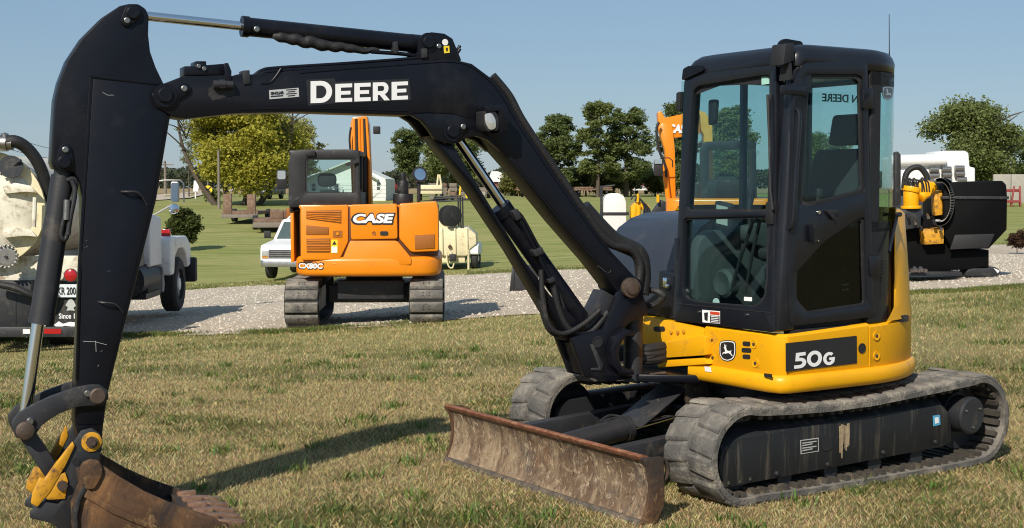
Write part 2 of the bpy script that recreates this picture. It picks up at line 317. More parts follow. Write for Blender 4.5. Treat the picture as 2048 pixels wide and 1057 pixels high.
# ------------------------------------------------------------------ ground
def vnoise(x, y, sc, seed):
    r = np.random.default_rng(seed).random((64, 64)); x = np.asarray(x) / sc; y = np.asarray(y) / sc
    i = np.floor(x).astype(int); j = np.floor(y).astype(int); u = x - i; v = y - j; u = u * u * (3 - 2 * u); v = v * v * (3 - 2 * v)
    g = lambda a, b: r[a % 64, b % 64]
    return (g(i, j) * (1 - u) + g(i + 1, j) * u) * (1 - v) + (g(i, j + 1) * (1 - u) + g(i + 1, j + 1) * u) * v
def grassness(x, y):
    """share of green against straw"""
    n = .52 * vnoise(x, y, 1.1, 1) + .3 * vnoise(x * .6, y, .45, 2) + .18 * vnoise(x, y, .2, 3)
    return np.clip((n - .44) * 4.2 + .45 * sst(16, 34, y), 0, 1)
def sheet(name, xs, ys, m, dz=0., kind='structure'):
    X, Y = np.meshgrid(xs, ys); Z = terr(X, Y) + dz; nx, ny = len(xs), len(ys)
    V = np.column_stack([X.ravel(), Y.ravel(), Z.ravel()])
    f = [(j * nx + i, j * nx + i + 1, (j + 1) * nx + i + 1, (j + 1) * nx + i) for j in range(ny - 1) for i in range(nx - 1)]
    return mk(name, (V.tolist(), f), m, kind=kind, smooth=180)
def ground_mat(name, straw, green, dark, stripes):
    m = bpy.data.materials.new(name); m.use_nodes = True; n = m.node_tree; N = n.nodes; L = n.links; p = N['Principled BSDF']; p.inputs['Roughness'].default_value = .95; p.inputs['Specular IOR Level'].default_value = .1
    tc = N.new('ShaderNodeTexCoord').outputs['Object']
    def nz(s, d=6, st=None):
        src = tc
        if st:
            q = N.new('ShaderNodeMapping'); q.inputs['Scale'].default_value = st; q.inputs['Rotation'].default_value = (0, 0, .5); L.new(tc, q.inputs[0]); src = q.outputs[0]
        t = N.new('ShaderNodeTexNoise'); t.inputs['Scale'].default_value = s; t.inputs['Detail'].default_value = d; t.inputs['Roughness'].default_value = .7; L.new(src, t.inputs['Vector']); return t.outputs[0]
    def ramp(x, a, b):
        r = N.new('ShaderNodeMapRange'); r.inputs[1].default_value = a; r.inputs[2].default_value = b; L.new(x, r.inputs[0]); return r.outputs[0]
    def mix(f, a, b):
        x = N.new('ShaderNodeMix'); x.data_type = 'RGBA'; L.new(f, x.inputs[0])
        for k, v in ((6, a), (7, b)):
            if isinstance(v, tuple): x.inputs[k].default_value = (*v, 1)
            else: L.new(v, x.inputs[k])
        return x.outputs[2]
    a = mix(ramp(nz(.35), .3, .7), green, straw)
    if stripes:
        a2 = mix(ramp(nz(.8, 3, (.22, 1.6, 1)), .38, .62), a, straw); a = mix(ramp(nz(.25, 4), .35, .65), a2, a); a = mix(ramp(nz(1.5, 6, (.16, 1.3, 1)), .47, .62), a, mix(ramp(nz(.12, 2), .4, .6), (.165, .20, .052), (.20, .225, .062)))
    a = mix(ramp(nz(9, 9), .5, .8), a, dark)
    if stripes:                                   # near lawn: brown thatch, darkened to paint in the shade between grass blades
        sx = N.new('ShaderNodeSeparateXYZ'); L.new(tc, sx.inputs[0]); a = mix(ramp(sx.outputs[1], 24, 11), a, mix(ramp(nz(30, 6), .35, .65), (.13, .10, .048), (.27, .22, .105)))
    L.new(a, p.inputs['Base Color'])
    b = N.new('ShaderNodeBump'); b.inputs['Strength'].default_value = .35; b.inputs['Distance'].default_value = .04; L.new(nz(22, 8), b.inputs['Height']); L.new(b.outputs[0], p.inputs['Normal'])
    return m
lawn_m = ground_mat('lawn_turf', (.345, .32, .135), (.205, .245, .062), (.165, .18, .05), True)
field_m = ground_mat('dry_crop_field', (.36, .27, .14), (.30, .22, .11), (.22, .17, .09), False)
xs = np.unique(np.concatenate([np.linspace(-30, 30, 61), np.linspace(-150, 150, 41), np.linspace(-2500, 2500, 31)]))
ys = np.unique(np.concatenate([np.linspace(-40, 60, 101), np.linspace(60, 140, 33), np.geomspace(140, 4000, 30)]))
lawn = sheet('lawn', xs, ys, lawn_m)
fld = sheet('crop_field', xs, np.concatenate([np.linspace(150, 260, 10), np.geomspace(270, 1500, 14)]), field_m, .05)
# gravel drive
NE = [(-900, 705), (-300, 690), (0, 682), (260, 672), (600, 667), (860, 645), (1100, 628), (1500, 604), (1850, 588), (2048, 576), (2500, 553)]
FE = [(-900, 655), (-300, 622), (0, 606), (260, 590), (560, 571), (860, 553), (1100, 542), (1500, 519), (1850, 499), (2048, 487), (2500, 462)]
def curve(E, n):
    px = np.linspace(E[0][0], E[-1][0], n); py = np.interp(px, [e[0] for e in E], [e[1] for e in E]); return np.array([hit(a, b) for a, b in zip(px, py)])
gn, gf = curve(NE, 70), curve(FE, 70)
gn[:, 1] += .5 * (vnoise(gn[:, 0], gn[:, 0] * 0, .9, 5) - .5); gf[:, 1] += 1.4 * (vnoise(gf[:, 0], gf[:, 0] * 0, 1.3, 6) - .5)
def gravel_mat():
    m = bpy.data.materials.new('crushed_limestone'); m.use_nodes = True; n = m.node_tree; N = n.nodes; L = n.links; p = N['Principled BSDF']; p.inputs['Roughness'].default_value = .95; p.inputs['Specular IOR Level'].default_value = .15
    tc = N.new('ShaderNodeTexCoord').outputs['Object']
    v = N.new('ShaderNodeTexVoronoi'); v.inputs['Scale'].default_value = 22; L.new(tc, v.inputs['Vector'])
    v2 = N.new('ShaderNodeTexVoronoi'); v2.inputs['Scale'].default_value = 55; L.new(tc, v2.inputs['Vector'])
    nz = N.new('ShaderNodeTexNoise'); nz.inputs['Scale'].default_value = .8; nz.inputs['Detail'].default_value = 8; L.new(tc, nz.inputs['Vector'])
    sx = N.new('ShaderNodeSeparateColor'); L.new(v.outputs['Color'], sx.inputs[0])
    r = N.new('ShaderNodeValToRGB'); e = r.color_ramp.elements; e[0].color = (.40, .33, .25, 1); e[1].color = (.68, .59, .47, 1); L.new(sx.outputs[0], r.inputs[0])
    mx = N.new('ShaderNodeMix'); mx.data_type = 'RGBA'; mr = N.new('ShaderNodeMapRange'); mr.inputs[1].default_value = .5; mr.inputs[2].default_value = .75; mr.inputs[4].default_value = .6; L.new(nz.outputs[0], mr.inputs[0]); L.new(mr.outputs[0], mx.inputs[0]); L.new(r.outputs[0], mx.inputs[6]); mx.inputs[7].default_value = (.56, .455, .33, 1)
    q = N.new('ShaderNodeMapping'); q.inputs['Rotation'].default_value = (0, 0, math.radians(52)); q.inputs['Scale'].default_value = (.9, .05, 1); L.new(tc, q.inputs[0])
    rt = N.new('ShaderNodeTexNoise'); rt.inputs['Scale'].default_value = 1.0; rt.inputs['Detail'].default_value = 5; L.new(q.outputs[0], rt.inputs['Vector']); rr0 = N.new('ShaderNodeMapRange'); rr0.inputs[1].default_value = .46; rr0.inputs[2].default_value = .62; rr0.inputs[4].default_value = .75; L.new(rt.outputs[0], rr0.inputs[0])
    m2 = N.new('ShaderNodeMix'); m2.data_type = 'RGBA'; L.new(rr0.outputs[0], m2.inputs[0]); L.new(mx.outputs[2], m2.inputs[6]); m2.inputs[7].default_value = (.46, .39, .30, 1)
    L.new(m2.outputs[2], p.inputs['Base Color'])
    ad = N.new('ShaderNodeMath'); ad.operation = 'ADD'; L.new(v.outputs['Distance'], ad.inputs[0]); L.new(v2.outputs['Distance'], ad.inputs[1])
    b = N.new('ShaderNodeBump'); b.invert = True; b.inputs['Strength'].default_value = .45; b.inputs['Distance'].default_value = .05; L.new(ad.outputs[0], b.inputs['Height']); L.new(b.outputs[0], p.inputs['Normal'])
    return m
grav_m = gravel_mat(); K = 16; rows = []
for k in range(K + 1):
    q = gn + (gf - gn) * k / K; q[:, 2] = terr(q[:, 0], q[:, 1]) + .012; rows.append(q)
mk('gravel_road', loft([[tuple(p) for p in r] for r in rows], closed=False), grav_m, kind='structure', smooth=180)
def on_gravel(x, y): return (y > np.interp(x, gn[:, 0], gn[:, 1])) & (y < np.interp(x, gf[:, 0], gf[:, 1]))
# far lane on the left
E1 = [(300, 404), (380, 398), (410, 391), (455, 384), (560, 379), (640, 377.5)]; E2 = [(300, 392), (360, 388), (395, 383), (440, 380), (560, 376.8), (640, 376)]
def far_pt(px, py): q = hit(px, py); q[2] += .09; return tuple(q)
mk('far_gravel_lane', loft([[far_pt(*e) for e in E1], [far_pt(*e) for e in E2]], closed=False), grav_m, kind='structure')
# stones and grass blades
def scatter(n, y0, y1, pw, half, off):
    u = rng.random(n); y = (y0 ** pw + u * (y1 ** pw - y0 ** pw)) ** (1 / pw); x = (rng.random(n) * 2 - 1) * (half * y + off); return x, y
n = 60000; x, y = scatter(n, 14, 42, .8, .44, .5); k = on_gravel(x, y); x, y = x[k], y[k]; n = len(x)
s = (.008 + .022 * rng.random(n) ** 3)[:, None, None] * (.7 + .6 * rng.random((n, 6, 3)))
O = np.array([[1, 0, 0], [0, 1, 0], [-1, 0, 0], [0, -1, 0], [0, 0, .8], [0, 0, -.5]])[None] * s
an = rng.random(n) * 6.28; c, sn = np.cos(an)[:, None], np.sin(an)[:, None]
O = np.stack([O[..., 0] * c - O[..., 1] * sn, O[..., 0] * sn + O[..., 1] * c, O[..., 2]], -1) + np.stack([x, y, terr(x, y) + .016], -1)[:, None]
tri = np.array([[0, 1, 4], [1, 2, 4], [2, 3, 4], [3, 0, 4]]); V = O[:, tri.ravel()].reshape(-1, 3)
cc = (np.array([.58, .52, .43])[None] * (.55 + .75 * rng.random((n, 1)))).repeat(12, 0)
me = npmesh('gravel_stones', V, 3, stonem, cc); o = bpy.data.objects.new('gravel_stones', me); COL.objects.link(o); o['kind'] = 'stuff'; o['label'] = 'loose pale limestone chips lying on the gravel drive'; o['category'] = 'gravel'
def blades(n, y0, y1, pw, half, off, h0, w0, seed, tuft=False):
    x, y = scatter(n, y0, y1, pw, half, off); k = ~on_gravel(x, y)
    x, y = x[k], y[k]; n = len(x); g = grassness(x, y); r = rng.random(n)
    isg = r < (.14 + .62 * g); far = np.maximum(1, y / 9.0) ** .75
    h = h0 * (.5 + .9 * rng.random(n)) * (1 + .5 * g) * far ** .35; w = w0 * far * (.6 + .8 * rng.random(n))
    az = rng.random(n) * 6.283; le = (.25 + .9 * rng.random(n)) * h; ya = rng.random(n) * 6.283
    z = terr(x, y); b = np.stack([x, y, z - .004], -1); sd_ = np.stack([np.cos(ya) * w, np.sin(ya) * w, 0 * w], -1); ln = np.stack([np.cos(az) * le, np.sin(az) * le, h], -1)
    V = np.stack([b - sd_, b + sd_, b + ln * .55 + sd_ * .8 + np.array([0, 0, .15]) * h[:, None], b + ln], 1)
    gr = np.stack([.14 + .11 * rng.random(n), .155 + .095 * rng.random(n), .048 + .035 * rng.random(n)], -1); st = np.stack([.47 + .24 * rng.random(n), .385 + .18 * rng.random(n), .19 + .10 * rng.random(n)], -1)
    dk = np.array([.07, .095, .026]); cg = np.where((rng.random(n) < .35 * g)[:, None], dk, gr); st = np.where((rng.random(n) < .18)[:, None], np.array([.24, .165, .085]), st); cc = np.where(isg[:, None], cg, st)
    return V.reshape(-1, 3), cc.repeat(4, 0)
A = blades(460000, 5.2, 13, 1.15, .42, .5, .024, .0017, 1); B_ = blades(290000, 13, 42, .5, .42, .5, .024, .0021, 2)
def fringe(E, n, h0, sp):
    t = rng.random(n) * (len(E) - 1); i = t.astype(int); f = (t - i)[:, None]; p = E[i] * (1 - f) + E[np.minimum(i + 1, len(E) - 1)] * f; x = p[:, 0] + rng.normal(size=n) * .15; y = p[:, 1] + rng.normal(size=n) * sp
    k = (vnoise(x, y, .9, 21) > .52) & (np.abs(x) < .45 * y + 1); x, y = x[k], y[k]; n = len(x); h = h0 * (.4 + rng.random(n)); az = rng.random(n) * 6.283; ya = rng.random(n) * 6.283; w = .005 + .004 * rng.random(n)
    b = np.stack([x, y, terr(x, y)], -1); s_ = np.stack([np.cos(ya) * w, np.sin(ya) * w, 0 * w], -1); ln = np.stack([np.cos(az) * h * .5, np.sin(az) * h * .5, h], -1)
    c = np.stack([.10 + .10 * rng.random(n), .13 + .09 * rng.random(n), .03 + .03 * rng.random(n)], -1)
    return np.stack([b - s_, b + s_, b + ln * .6 + s_ * .7, b + ln], 1).reshape(-1, 3), c.repeat(4, 0)
F1, F2 = fringe(gn, 50000, .06, .14), fringe(gf, 30000, .08, .3)
wx, wy = scatter(260, 5.5, 16, 1.4, .42, .5); WE = np.stack([wx, wy, wx * 0], -1); nn = 9000; wi = rng.integers(0, 260, nn); x = wx[wi] + rng.normal(size=nn) * .05; y = wy[wi] + rng.normal(size=nn) * .05; h = .03 + .05 * rng.random(nn); az = rng.random(nn) * 6.283; w = .003 + .004 * rng.random(nn)
b = np.stack([x, y, terr(x, y)], -1); s_ = np.stack([np.cos(az + 1.5) * w, np.sin(az + 1.5) * w, 0 * w], -1); ln = np.stack([np.cos(az) * h * .8, np.sin(az) * h * .8, h], -1)
F3 = (np.stack([b - s_, b + s_, b + ln * .6 + s_ * 1.2, b + ln], 1).reshape(-1, 3), np.stack([.09 + .07 * rng.random(nn), .14 + .08 * rng.random(nn), .03 + .02 * rng.random(nn)], -1).repeat(4, 0))
V = np.concatenate([A[0], B_[0], F1[0], F2[0], F3[0]]); cc = np.concatenate([A[1], B_[1], F1[1], F2[1], F3[1]])
me = npmesh('grass', V, 4, grassm, cc); o = bpy.data.objects.new('grass', me); COL.objects.link(o); o['kind'] = 'stuff'; o['label'] = 'short mown grass, half straw and half green'; o['category'] = 'grass'
# ------------------------------------------------------------------ trees
def leaves(cl, n, ls, cols, seed):
    """cl = list of (centre, radii, weight); leaf faces gathered in clumps"""
    r = np.random.default_rng(seed); w = np.array([c[2] for c in cl], float); w /= w.sum(); V = []; CC = []
    for (c, ra, _), ww in zip(cl, w):
        m = int(n * ww); nc = max(6, m // 30); d = r.normal(size=(nc, 3)); d /= np.linalg.norm(d, axis=1)[:, None]
        cen = np.array(c) + d * np.array(ra) * (r.random((nc, 1)) ** .45); tone = r.random(nc)
        idx = r.integers(0, nc, m); sp = min(ra) * .3
        p = cen[idx] + r.normal(size=(m, 3)) * sp * np.array([1.25, 1.25, .6]); s = ls * (.6 + .8 * r.random(m))[:, None]
        a = r.normal(size=(m, 3)); a[:, 2] *= .6; a /= np.linalg.norm(a, axis=1)[:, None]; b = np.cross(a, r.normal(size=(m, 3))); b /= np.linalg.norm(b, axis=1)[:, None]
        V.append(np.stack([p - a * s, p + b * s * .55, p + a * s, p - b * s * .55], 1).reshape(-1, 3))
        t = np.clip(tone[idx] * .7 + .3 * r.random(m), 0, 1)[:, None]; CC.append((np.array(cols[0]) * (1 - t) + np.array(cols[1]) * t).repeat(4, 0))
    return np.concatenate(V), np.concatenate(CC)
def tree(name, label, px, base_y, Y, top_y, wpx, cols, n, seed, shape='round', trunk_px=6, cat='tree', stems=1, ls=.17, group='trees beyond the lawn', z0=None):
    sc = Y / FPX; b = atY(px, base_y, Y); zb = float(terr(b[0], Y)) if z0 is None else z0
    top = atY(px, top_y, Y)[2]; Hh = top - zb; W = wpx * sc / 2; F = Frame((b[0], Y), 0, zb); r = random.Random(seed)
    root = thing(name, label, cat, F, group); tr = []; cl = []
    for s in range(stems):
        bx = (s - (stems - 1) / 2) * W * .35; lean = r.uniform(-.1, .1) * W + bx * .5
        pts = [F.P(0, bx * .6, -.1), F.P(r.uniform(-.1, .1), bx + lean * .3, Hh * .25), F.P(r.uniform(-.2, .2), bx + lean, Hh * .55), F.P(0, bx + lean * 1.2, Hh * .9)]
        R0 = trunk_px * sc / 2; tr.append(tube(pts, [R0 * 1.25, R0, R0 * .6, R0 * .15], 8, 4))
        for k in range(9):
            t = r.uniform(.2, .85); q = np.array(pts[1]) * (1 - t) + np.array(pts[3]) * t; an = r.uniform(0, 6.28); ln = W * r.uniform(.45, .9) * (1.1 - .5 * t)
            e = q + np.array([math.cos(an) * ln, math.sin(an) * ln, ln * r.uniform(.3, .9)]); md = (q + e) / 2 + np.array([0, 0, .08 * ln])
            tr.append(tube([q, md, e], [R0 * .45 * (1 - t * .6), R0 * .25, R0 * .06], 5, 3))
    for k in range(int(min(60, max(28, 17 * Hh / W))) if shape != 'bush' else 12):
        if shape == 'round': t = r.uniform(.28, .9); hw = W * math.sin(math.pi * min(.95, (t - .12) / .88)) ** .7
        elif shape == 'tall': t = r.uniform(.2, .93); hw = W * (.45 + .55 * math.sin(math.pi * t))
        elif shape == 'fan': t = r.uniform(.38, .93); hw = W * (.25 + .75 * t)
        else: t = r.uniform(.25, .75); hw = W * .9
        rad = (r.uniform(.18, .36) * W * (1.1 if shape != 'tall' else .9)) if shape != 'bush' else .45 * W
        x = r.uniform(-1, 1) * max(0, hw - rad * .8); yy = r.uniform(-1, 1) * max(0, hw - rad * .8)
        zz = min(t * Hh, Hh - rad * .75)
        cl.append((F.P(yy, x, zz), (rad, rad, rad * .8), rad ** 2))
    V, CC = leaves(cl, int(n * 1.9), ls * .68, cols, seed); V = to_local(root, V)
    me = npmesh('crown', V, 4, leafm, CC); o = bpy.data.objects.new('crown', me); COL.objects.link(o); o.parent = root
    mk('trunk', tr, bark, root, smooth=60); return root
DG = ((.075, .105, .036), (.20, .245, .08)); MG = ((.10, .13, .042), (.25, .285, .095)); YG = ((.24, .24, .035), (.54, .49, .07)); OG = ((.10, .11, .03), (.23, .225, .065))
tree('maple_tree', 'big yellow-green tree beyond the trailers, left of the orange excavator', 474, 402, 92, 180, 262, YG, 36000, 3, 'round', 10, stems=4, ls=.17)
tree('maple_tree', 'paler yellow-green tree half behind the orange excavator cab', 588, 396, 104, 222, 110, ((.2, .2, .07), (.44, .42, .15)), 8000, 4, 'round', 8, ls=.17)
tree('bare_tree', 'nearly leafless tree showing beside the black digger arm', 378, 398, 118, 235, 62, OG, 900, 41, 'fan', 2.5, ls=.12)
tree('ash_tree', 'slim dark tree with open fan crown beside the orange boom', 815, 396, 118, 256, 78, DG, 7000, 5, 'fan', 4, ls=.16)
tree('broad_tree', 'broad dull green tree under the black boom bend', 905, 398, 112, 262, 135, MG, 12000, 6, 'round', 8, ls=.17)
tree('broad_tree', 'rounded tree right of the black boom, left of the tall pair', 1112, 392, 120, 226, 105, DG, 11000, 8, 'tall', 8, ls=.17)
tree('poplar_tree', 'tall tree with a thin top, left one of the tall pair', 1196, 392, 118, 196, 88, MG, 10000, 9, 'tall', 7, ls=.16)
tree('poplar_tree', 'tall dense dark tree, right one of the tall pair', 1252, 390, 120, 208, 104, DG, 12000, 10, 'tall', 9, ls=.16)
tree('broad_tree', 'tree standing behind the rear orange excavator boom', 1352, 388, 128, 196, 96, DG, 8000, 12, 'round', 7, ls=.18)
tree('broad_tree', 'green tree seen through the digger windscreen', 1462, 388, 110, 200, 112, MG, 11000, 13, 'round', 8, ls=.17)
tree('broad_tree', 'tree seen through the digger door window', 1640, 388, 112, 262, 150, DG, 9000, 14, 'round', 8, ls=.18)
tree('broad_tree', 'wide dense green tree above the black hopper at right', 1946, 392, 105, 200, 215, MG, 26000, 15, 'round', 14, stems=2, ls=.17)
tree('broad_tree', 'shorter tree cut off by the right edge, beside the wide dense one', 2075, 390, 112, 250, 120, DG, 9000, 16, 'round', 8, ls=.17)
tree('leafy_bush', 'leafy dark bush beyond the tank truck mirror', 366, 462, 56, 400, 64, ((.04, .06, .015), (.12, .14, .035)), 9000, 17, 'bush', 5, cat='bush', ls=.09, group='bushes')
hd = [(1085, 330, 70), (1130, 336, 60), (1172, 322, 70), (1215, 330, 70), (1262, 326, 66), (1310, 330, 64), (1352, 322, 60), (1030, 346, 50)]
pl = ['beside the boom', 'under the rounded tree', 'at the foot of the thin tall tree', 'between the tall pair', 'left of the old red pickup', 'behind the old red pickup', 'behind the rear orange boom', 'beside the red barn']
for i, (a, b, w) in enumerate(hd): tree('hedge_bush', 'scrubby hedge bush ' + pl[i], a, 392, 124 + i % 3, b, w * 1.15, OG if i % 2 else MG, 3200, 30 + i, 'bush', 3, cat='bush', ls=.17, group='bushes along the far hedge')
tree('hedge_bush', 'low bush at the foot of the crossing sign', 425, 402, 98, 378, 40, MG, 1500, 50, 'bush', 3, cat='bush', ls=.13, group='bushes')
tree('hedge_bush', 'bush in front of the red barn', 1010, 396, 128, 352, 44, OG, 1800, 51, 'bush', 3, cat='bush', ls=.16, group='bushes')
tree('weed_clump', 'low reddish brown weeds by the gravel at the right edge', 2036, 478, 42, 448, 40, ((.05, .03, .02), (.13, .07, .045)), 1600, 52, 'bush', 2, cat='weeds', ls=.05, group='weeds')
# far woods on the horizon
n = 60000; r = np.random.default_rng(5); x = (r.random(n) * 2 - 1) * 520; y = 700 + r.random(n) * 60; hh = 4 + 7 * vnoise(x, x * 0, 26, 9) + 3 * vnoise(x, x * 0, 7, 10)
z = terr(x, y) + hh * r.random(n) ** .7; p = np.stack([x, y, z], -1); a = r.normal(size=(n, 3)); a /= np.linalg.norm(a, axis=1)[:, None]; b = np.cross(a, r.normal(size=(n, 3))); b /= np.linalg.norm(b, axis=1)[:, None]; s = 1.1
V = np.stack([p - a * s, p + b * s * .7, p + a * s, p - b * s * .7], 1).reshape(-1, 3); t = r.random((n, 1)); CC = (np.array((.055, .07, .04)) * (1 - t) + np.array((.11, .125, .07)) * t).repeat(4, 0)
me = npmesh('far_woods', V, 4, leafm, CC); o = bpy.data.objects.new('far_woods', me); COL.objects.link(o); o['kind'] = 'stuff'; o['label'] = 'low dark wood along the horizon'; o['category'] = 'woods'
# ------------------------------------------------------------------ the yellow and black compact excavator
U = Frame((1.59, 8.85), 57)                    # machine axes
B = Frame((.74, 8.32), 65.6)                   # vertical plane in which boom, arm and bucket move
EX = thing('compact_excavator', 'yellow and black compact excavator with glazed cab, boom reaching left, on the mown grass', 'excavator', U)
UY = U.V(0, 1, 0); UX = U.V(1, 0, 0); BY = B.V(0, 1, 0); UP = np.array([0, 0, 1.])
# ---- tracks
FC, RC = (.985, .278, .266), (-.965, .298, .272)         # front idler and rear sprocket: x, z, radius of the band's outside
def track_path(n=240):
    p = []
    for i in range(41):
        a = math.radians(-90 + 180 * i / 40); p.append((FC[0] + FC[2] * math.cos(a), FC[1] + FC[2] * math.sin(a)))
    for x in np.linspace(.9, -.9, 40): p.append((x, float(np.interp(x, [-.965, -.5, .0, .35, .7, .985], [.562, .535, .508, .505, .518, .537]))))
    for i in range(41):
        a = math.radians(90 + 180 * i / 40); p.append((RC[0] + RC[2] * math.cos(a), RC[1] + RC[2] * math.sin(a)))
    for x in np.linspace(-.9, .9, 30): p.append((x, .012 + .012 * abs(x) ** 3))
    p = np.array(p); q = np.vstack([p, p[:1]]); d = np.r_[0, np.cumsum(np.linalg.norm(np.diff(q, axis=0), axis=1))]; s = np.linspace(0, d[-1], n, endpoint=False)
    return np.column_stack([np.interp(s, d, q[:, 0]), np.interp(s, d, q[:, 1])]), d[-1]
TP, TL = track_path()
def lugshape(sg):
    # block of the tread: x along the track, y across, z outwards, slanted, tapering to the top
    w, l, h, sl = .192, .060, .015, .024 * sg
    b = [(-l, -w / 2 * 1, -.004), (l, -w / 2, -.004), (l * .75 + sl, w / 2, -.004), (-l * 1.05 + sl, w / 2, -.004)]
    t = [(-l * .78, -w / 2 * .93, h), (l * .72, -w / 2 * .93, h), (l * .55 + sl, w / 2 * .93, h), (-l * .75 + sl, w / 2 * .93, h)]
    return b + t, hexa([])[1]
lugA = piece('lug', *lugshape(1), rubber, .004); lugB = piece('lug', *lugshape(-1), rubber, .004)
for sd_ in (1, -1):
    yo, yi = (1.0, .6) if sd_ > 0 else (-.6, -1.0)
    tang = np.roll(TP, -1, 0) - np.roll(TP, 1, 0); tang /= np.linalg.norm(tang, axis=1)[:, None]; nrm = np.column_stack([tang[:, 1], -tang[:, 0]])
    inn = TP - nrm * .032; prof = [(yo, 0), (yo - .012, .006), (yi + .012, .006), (yi, 0)]
    rings = []
    for k in range(len(TP)):
        r_ = [U.P(TP[k][0] + nrm[k][0] * e, y, TP[k][1] + nrm[k][1] * e) for y, e in prof] + [U.P(*((inn[k][0], yi, inn[k][1]))), U.P(inn[k][0], yo, inn[k][1])]
        rings.append(r_)
    trk = mk('rubber_track', loft(rings + [rings[0]], cap=False), rubber, EX, smooth=40, weld=True, label='dusty rubber track nearest the viewer' if sd_ > 0 else 'dusty rubber track on the far side')
    N_ = 44
    for k in range(N_):
        for half, src in ((0, lugA), (1, lugB)):
            i = int(((k + .5 * half) / N_) * len(TP)) % len(TP); p = TP[i] + nrm[i] * .004; yc = (yo + yi) / 2 + (.103 if half == 0 else -.103)
            ex = U.V(tang[i][0], 0, tang[i][1]); ez = U.V(nrm[i][0], 0, nrm[i][1]); ey = np.cross(ez, ex)
            inst(src, trk, mat3(U.P(p[0], yc, p[1]), ex, ey, ez))
    g = []
    for k in range(70):
        i = int(k / 70 * len(TP)); p = TP[i] - nrm[i] * .032; ex = U.V(tang[i][0], 0, tang[i][1]) * .017; ez = -U.V(nrm[i][0], 0, nrm[i][1]) * .028; ey = UY * .165; c = np.array(U.P(p[0], (yo + yi) / 2, p[1]))
        g.append(hexa([tuple(c + a * ex + b * ey + t * ez * 1) for t in (-.1, 1) for a, b in ((-1, -1), (1, -1), (1, 1), (-1, 1))]))
    mk('inner_tread', g, rubber_i, trk, smooth=0, kind='stuff')
    # frame of the track with its chamfered top
    ys = .935 * sd_; yin = .66 * sd_
    fo = [(1448, 977), (1436, 935), (1444, 903), (1472, 879), (1660, 846), (1881, 811), (1897, 826), (1903, 842), (1903, 884), (1886, 894)]
    pts = [U.S(a, b, .935) for a, b in fo]; ctr = np.mean(pts, 0)
    r0 = [U.P(x, ys, z) for x, z in pts]; top = lambda x, z: z + ((.095 if sd_ > 0 else .01) if z > .22 else 0)
    r1 = [U.P(x, ys - .10 * sd_, top(x, z)) for x, z in pts]; r2 = [U.P(x, yin, top(x, z)) for x, z in pts]
    fr = mk('track_frame', loft([r0, r1, r2]), framem, EX, bev=.006, smooth=30)
    hub = U.S(1946, 832, .985); hx, hz = (hub[0], hub[1])
    mk('final_drive', lathe(U.P(hx, .985 * sd_, hz), -UY * sd_, [(0, 0), (0, .105), (.01, .118), (.12, .118), (.12, .135), (.22, .14)], 28), black2, EX)
    bolt(U, [U.P(hx + .075 * math.cos(a), .986 * sd_, hz + .075 * math.sin(a)) for a in (0.5, 2.6, 4.7)], .009, .008, UY * sd_, 'bolt', steel, EX)
    mk('sprocket', cyl(U.P(RC[0], .82 * sd_, RC[1]), U.P(RC[0], .76 * sd_, RC[1]), .205, n=36), black2, EX)
    mk('idler_wheel', lathe(U.P(FC[0], .88 * sd_, FC[1]), -UY * sd_, [(0, 0), (0, .08), (.02, .09), (.02, .215), (.14, .215), (.14, 0)], 36), black2, EX)
    for xx in (.62, .25, -.12, -.49): mk('track_roller', cyl(U.P(xx, .9 * sd_, .105), U.P(xx, .7 * sd_, .105), .055), black2, EX)
# marks and fittings on the near track frame
yb = .936
def sdecal(name, px, m, dy=.003, y=None, par=None): return mk(name, pS(U, px, (yb if y is None else y) + dy, dy * .8), m, par or EX, smooth=0)
pl_ = sdecal('maker_plate', [(1601, 881), (1637, 876), (1638, 903), (1602, 909)], decalg)
sdecal('maker_plate_face', [(1602.5, 882.5), (1635.5, 878), (1636.5, 901.5), (1603.5, 907)], decalk, .0045, par=pl_)
for k in range(4): sdecal('plate_line', [(1605, 886 + k * 5), (1633 - (k % 2) * 8, 882 + k * 5), (1633 - (k % 2) * 8, 884 + k * 5), (1605, 888 + k * 5)], decalg, .006, par=pl_)
sl = [(1646, 877), (1660, 874), (1664, 878), (1664, 897), (1660, 901), (1648, 903), (1645, 899), (1645, 881)]
sdecal('slot_hole', sl, matte, .004)
bs = sdecal('blue_sticker', [(1866, 832), (1880, 830), (1881, 850), (1867, 853)], decalb); sdecal('sticker_mark', [(1870, 836), (1877, 835), (1878, 846), (1871, 848)], decalw, .005, par=bs)
for a, b in ((1552, 947), (1654, 929), (1765, 905), (1869, 884)): x, z = U.S(a, b, yb); bolt(U, [U.P(x, yb, z)], .013, .014, UY, 'frame_bolt', black2, EX)
for a, b in ((1456, 966), (1478, 963), (1499, 958)): x, z = U.S(a, b, yb); mk('bolt_hole', lathe(U.P(x, yb + .001, z), UY, [(0, .008), (.004, .011), (.004, .006), (0, .006)], 12), steel, EX)
r = random.Random(3)
for k in range(7):
    x0 = 1681 + k * 2.9 + r.uniform(-1, 1); y0 = 850 - k * .5 + r.uniform(0, 6); y1 = 918 - r.uniform(0, 30); w = r.uniform(.6, 1.7)
    sdecal('mud_streak', [(x0 - w, y0), (x0 + w, y0 - .5), (x0 + w * 1.2, (y0 + y1) / 2), (x0 + w * .5, y1), (x0 - w * .5, y1 - 1), (x0 - w * .7, (y0 + y1) / 2)], mud, .004)
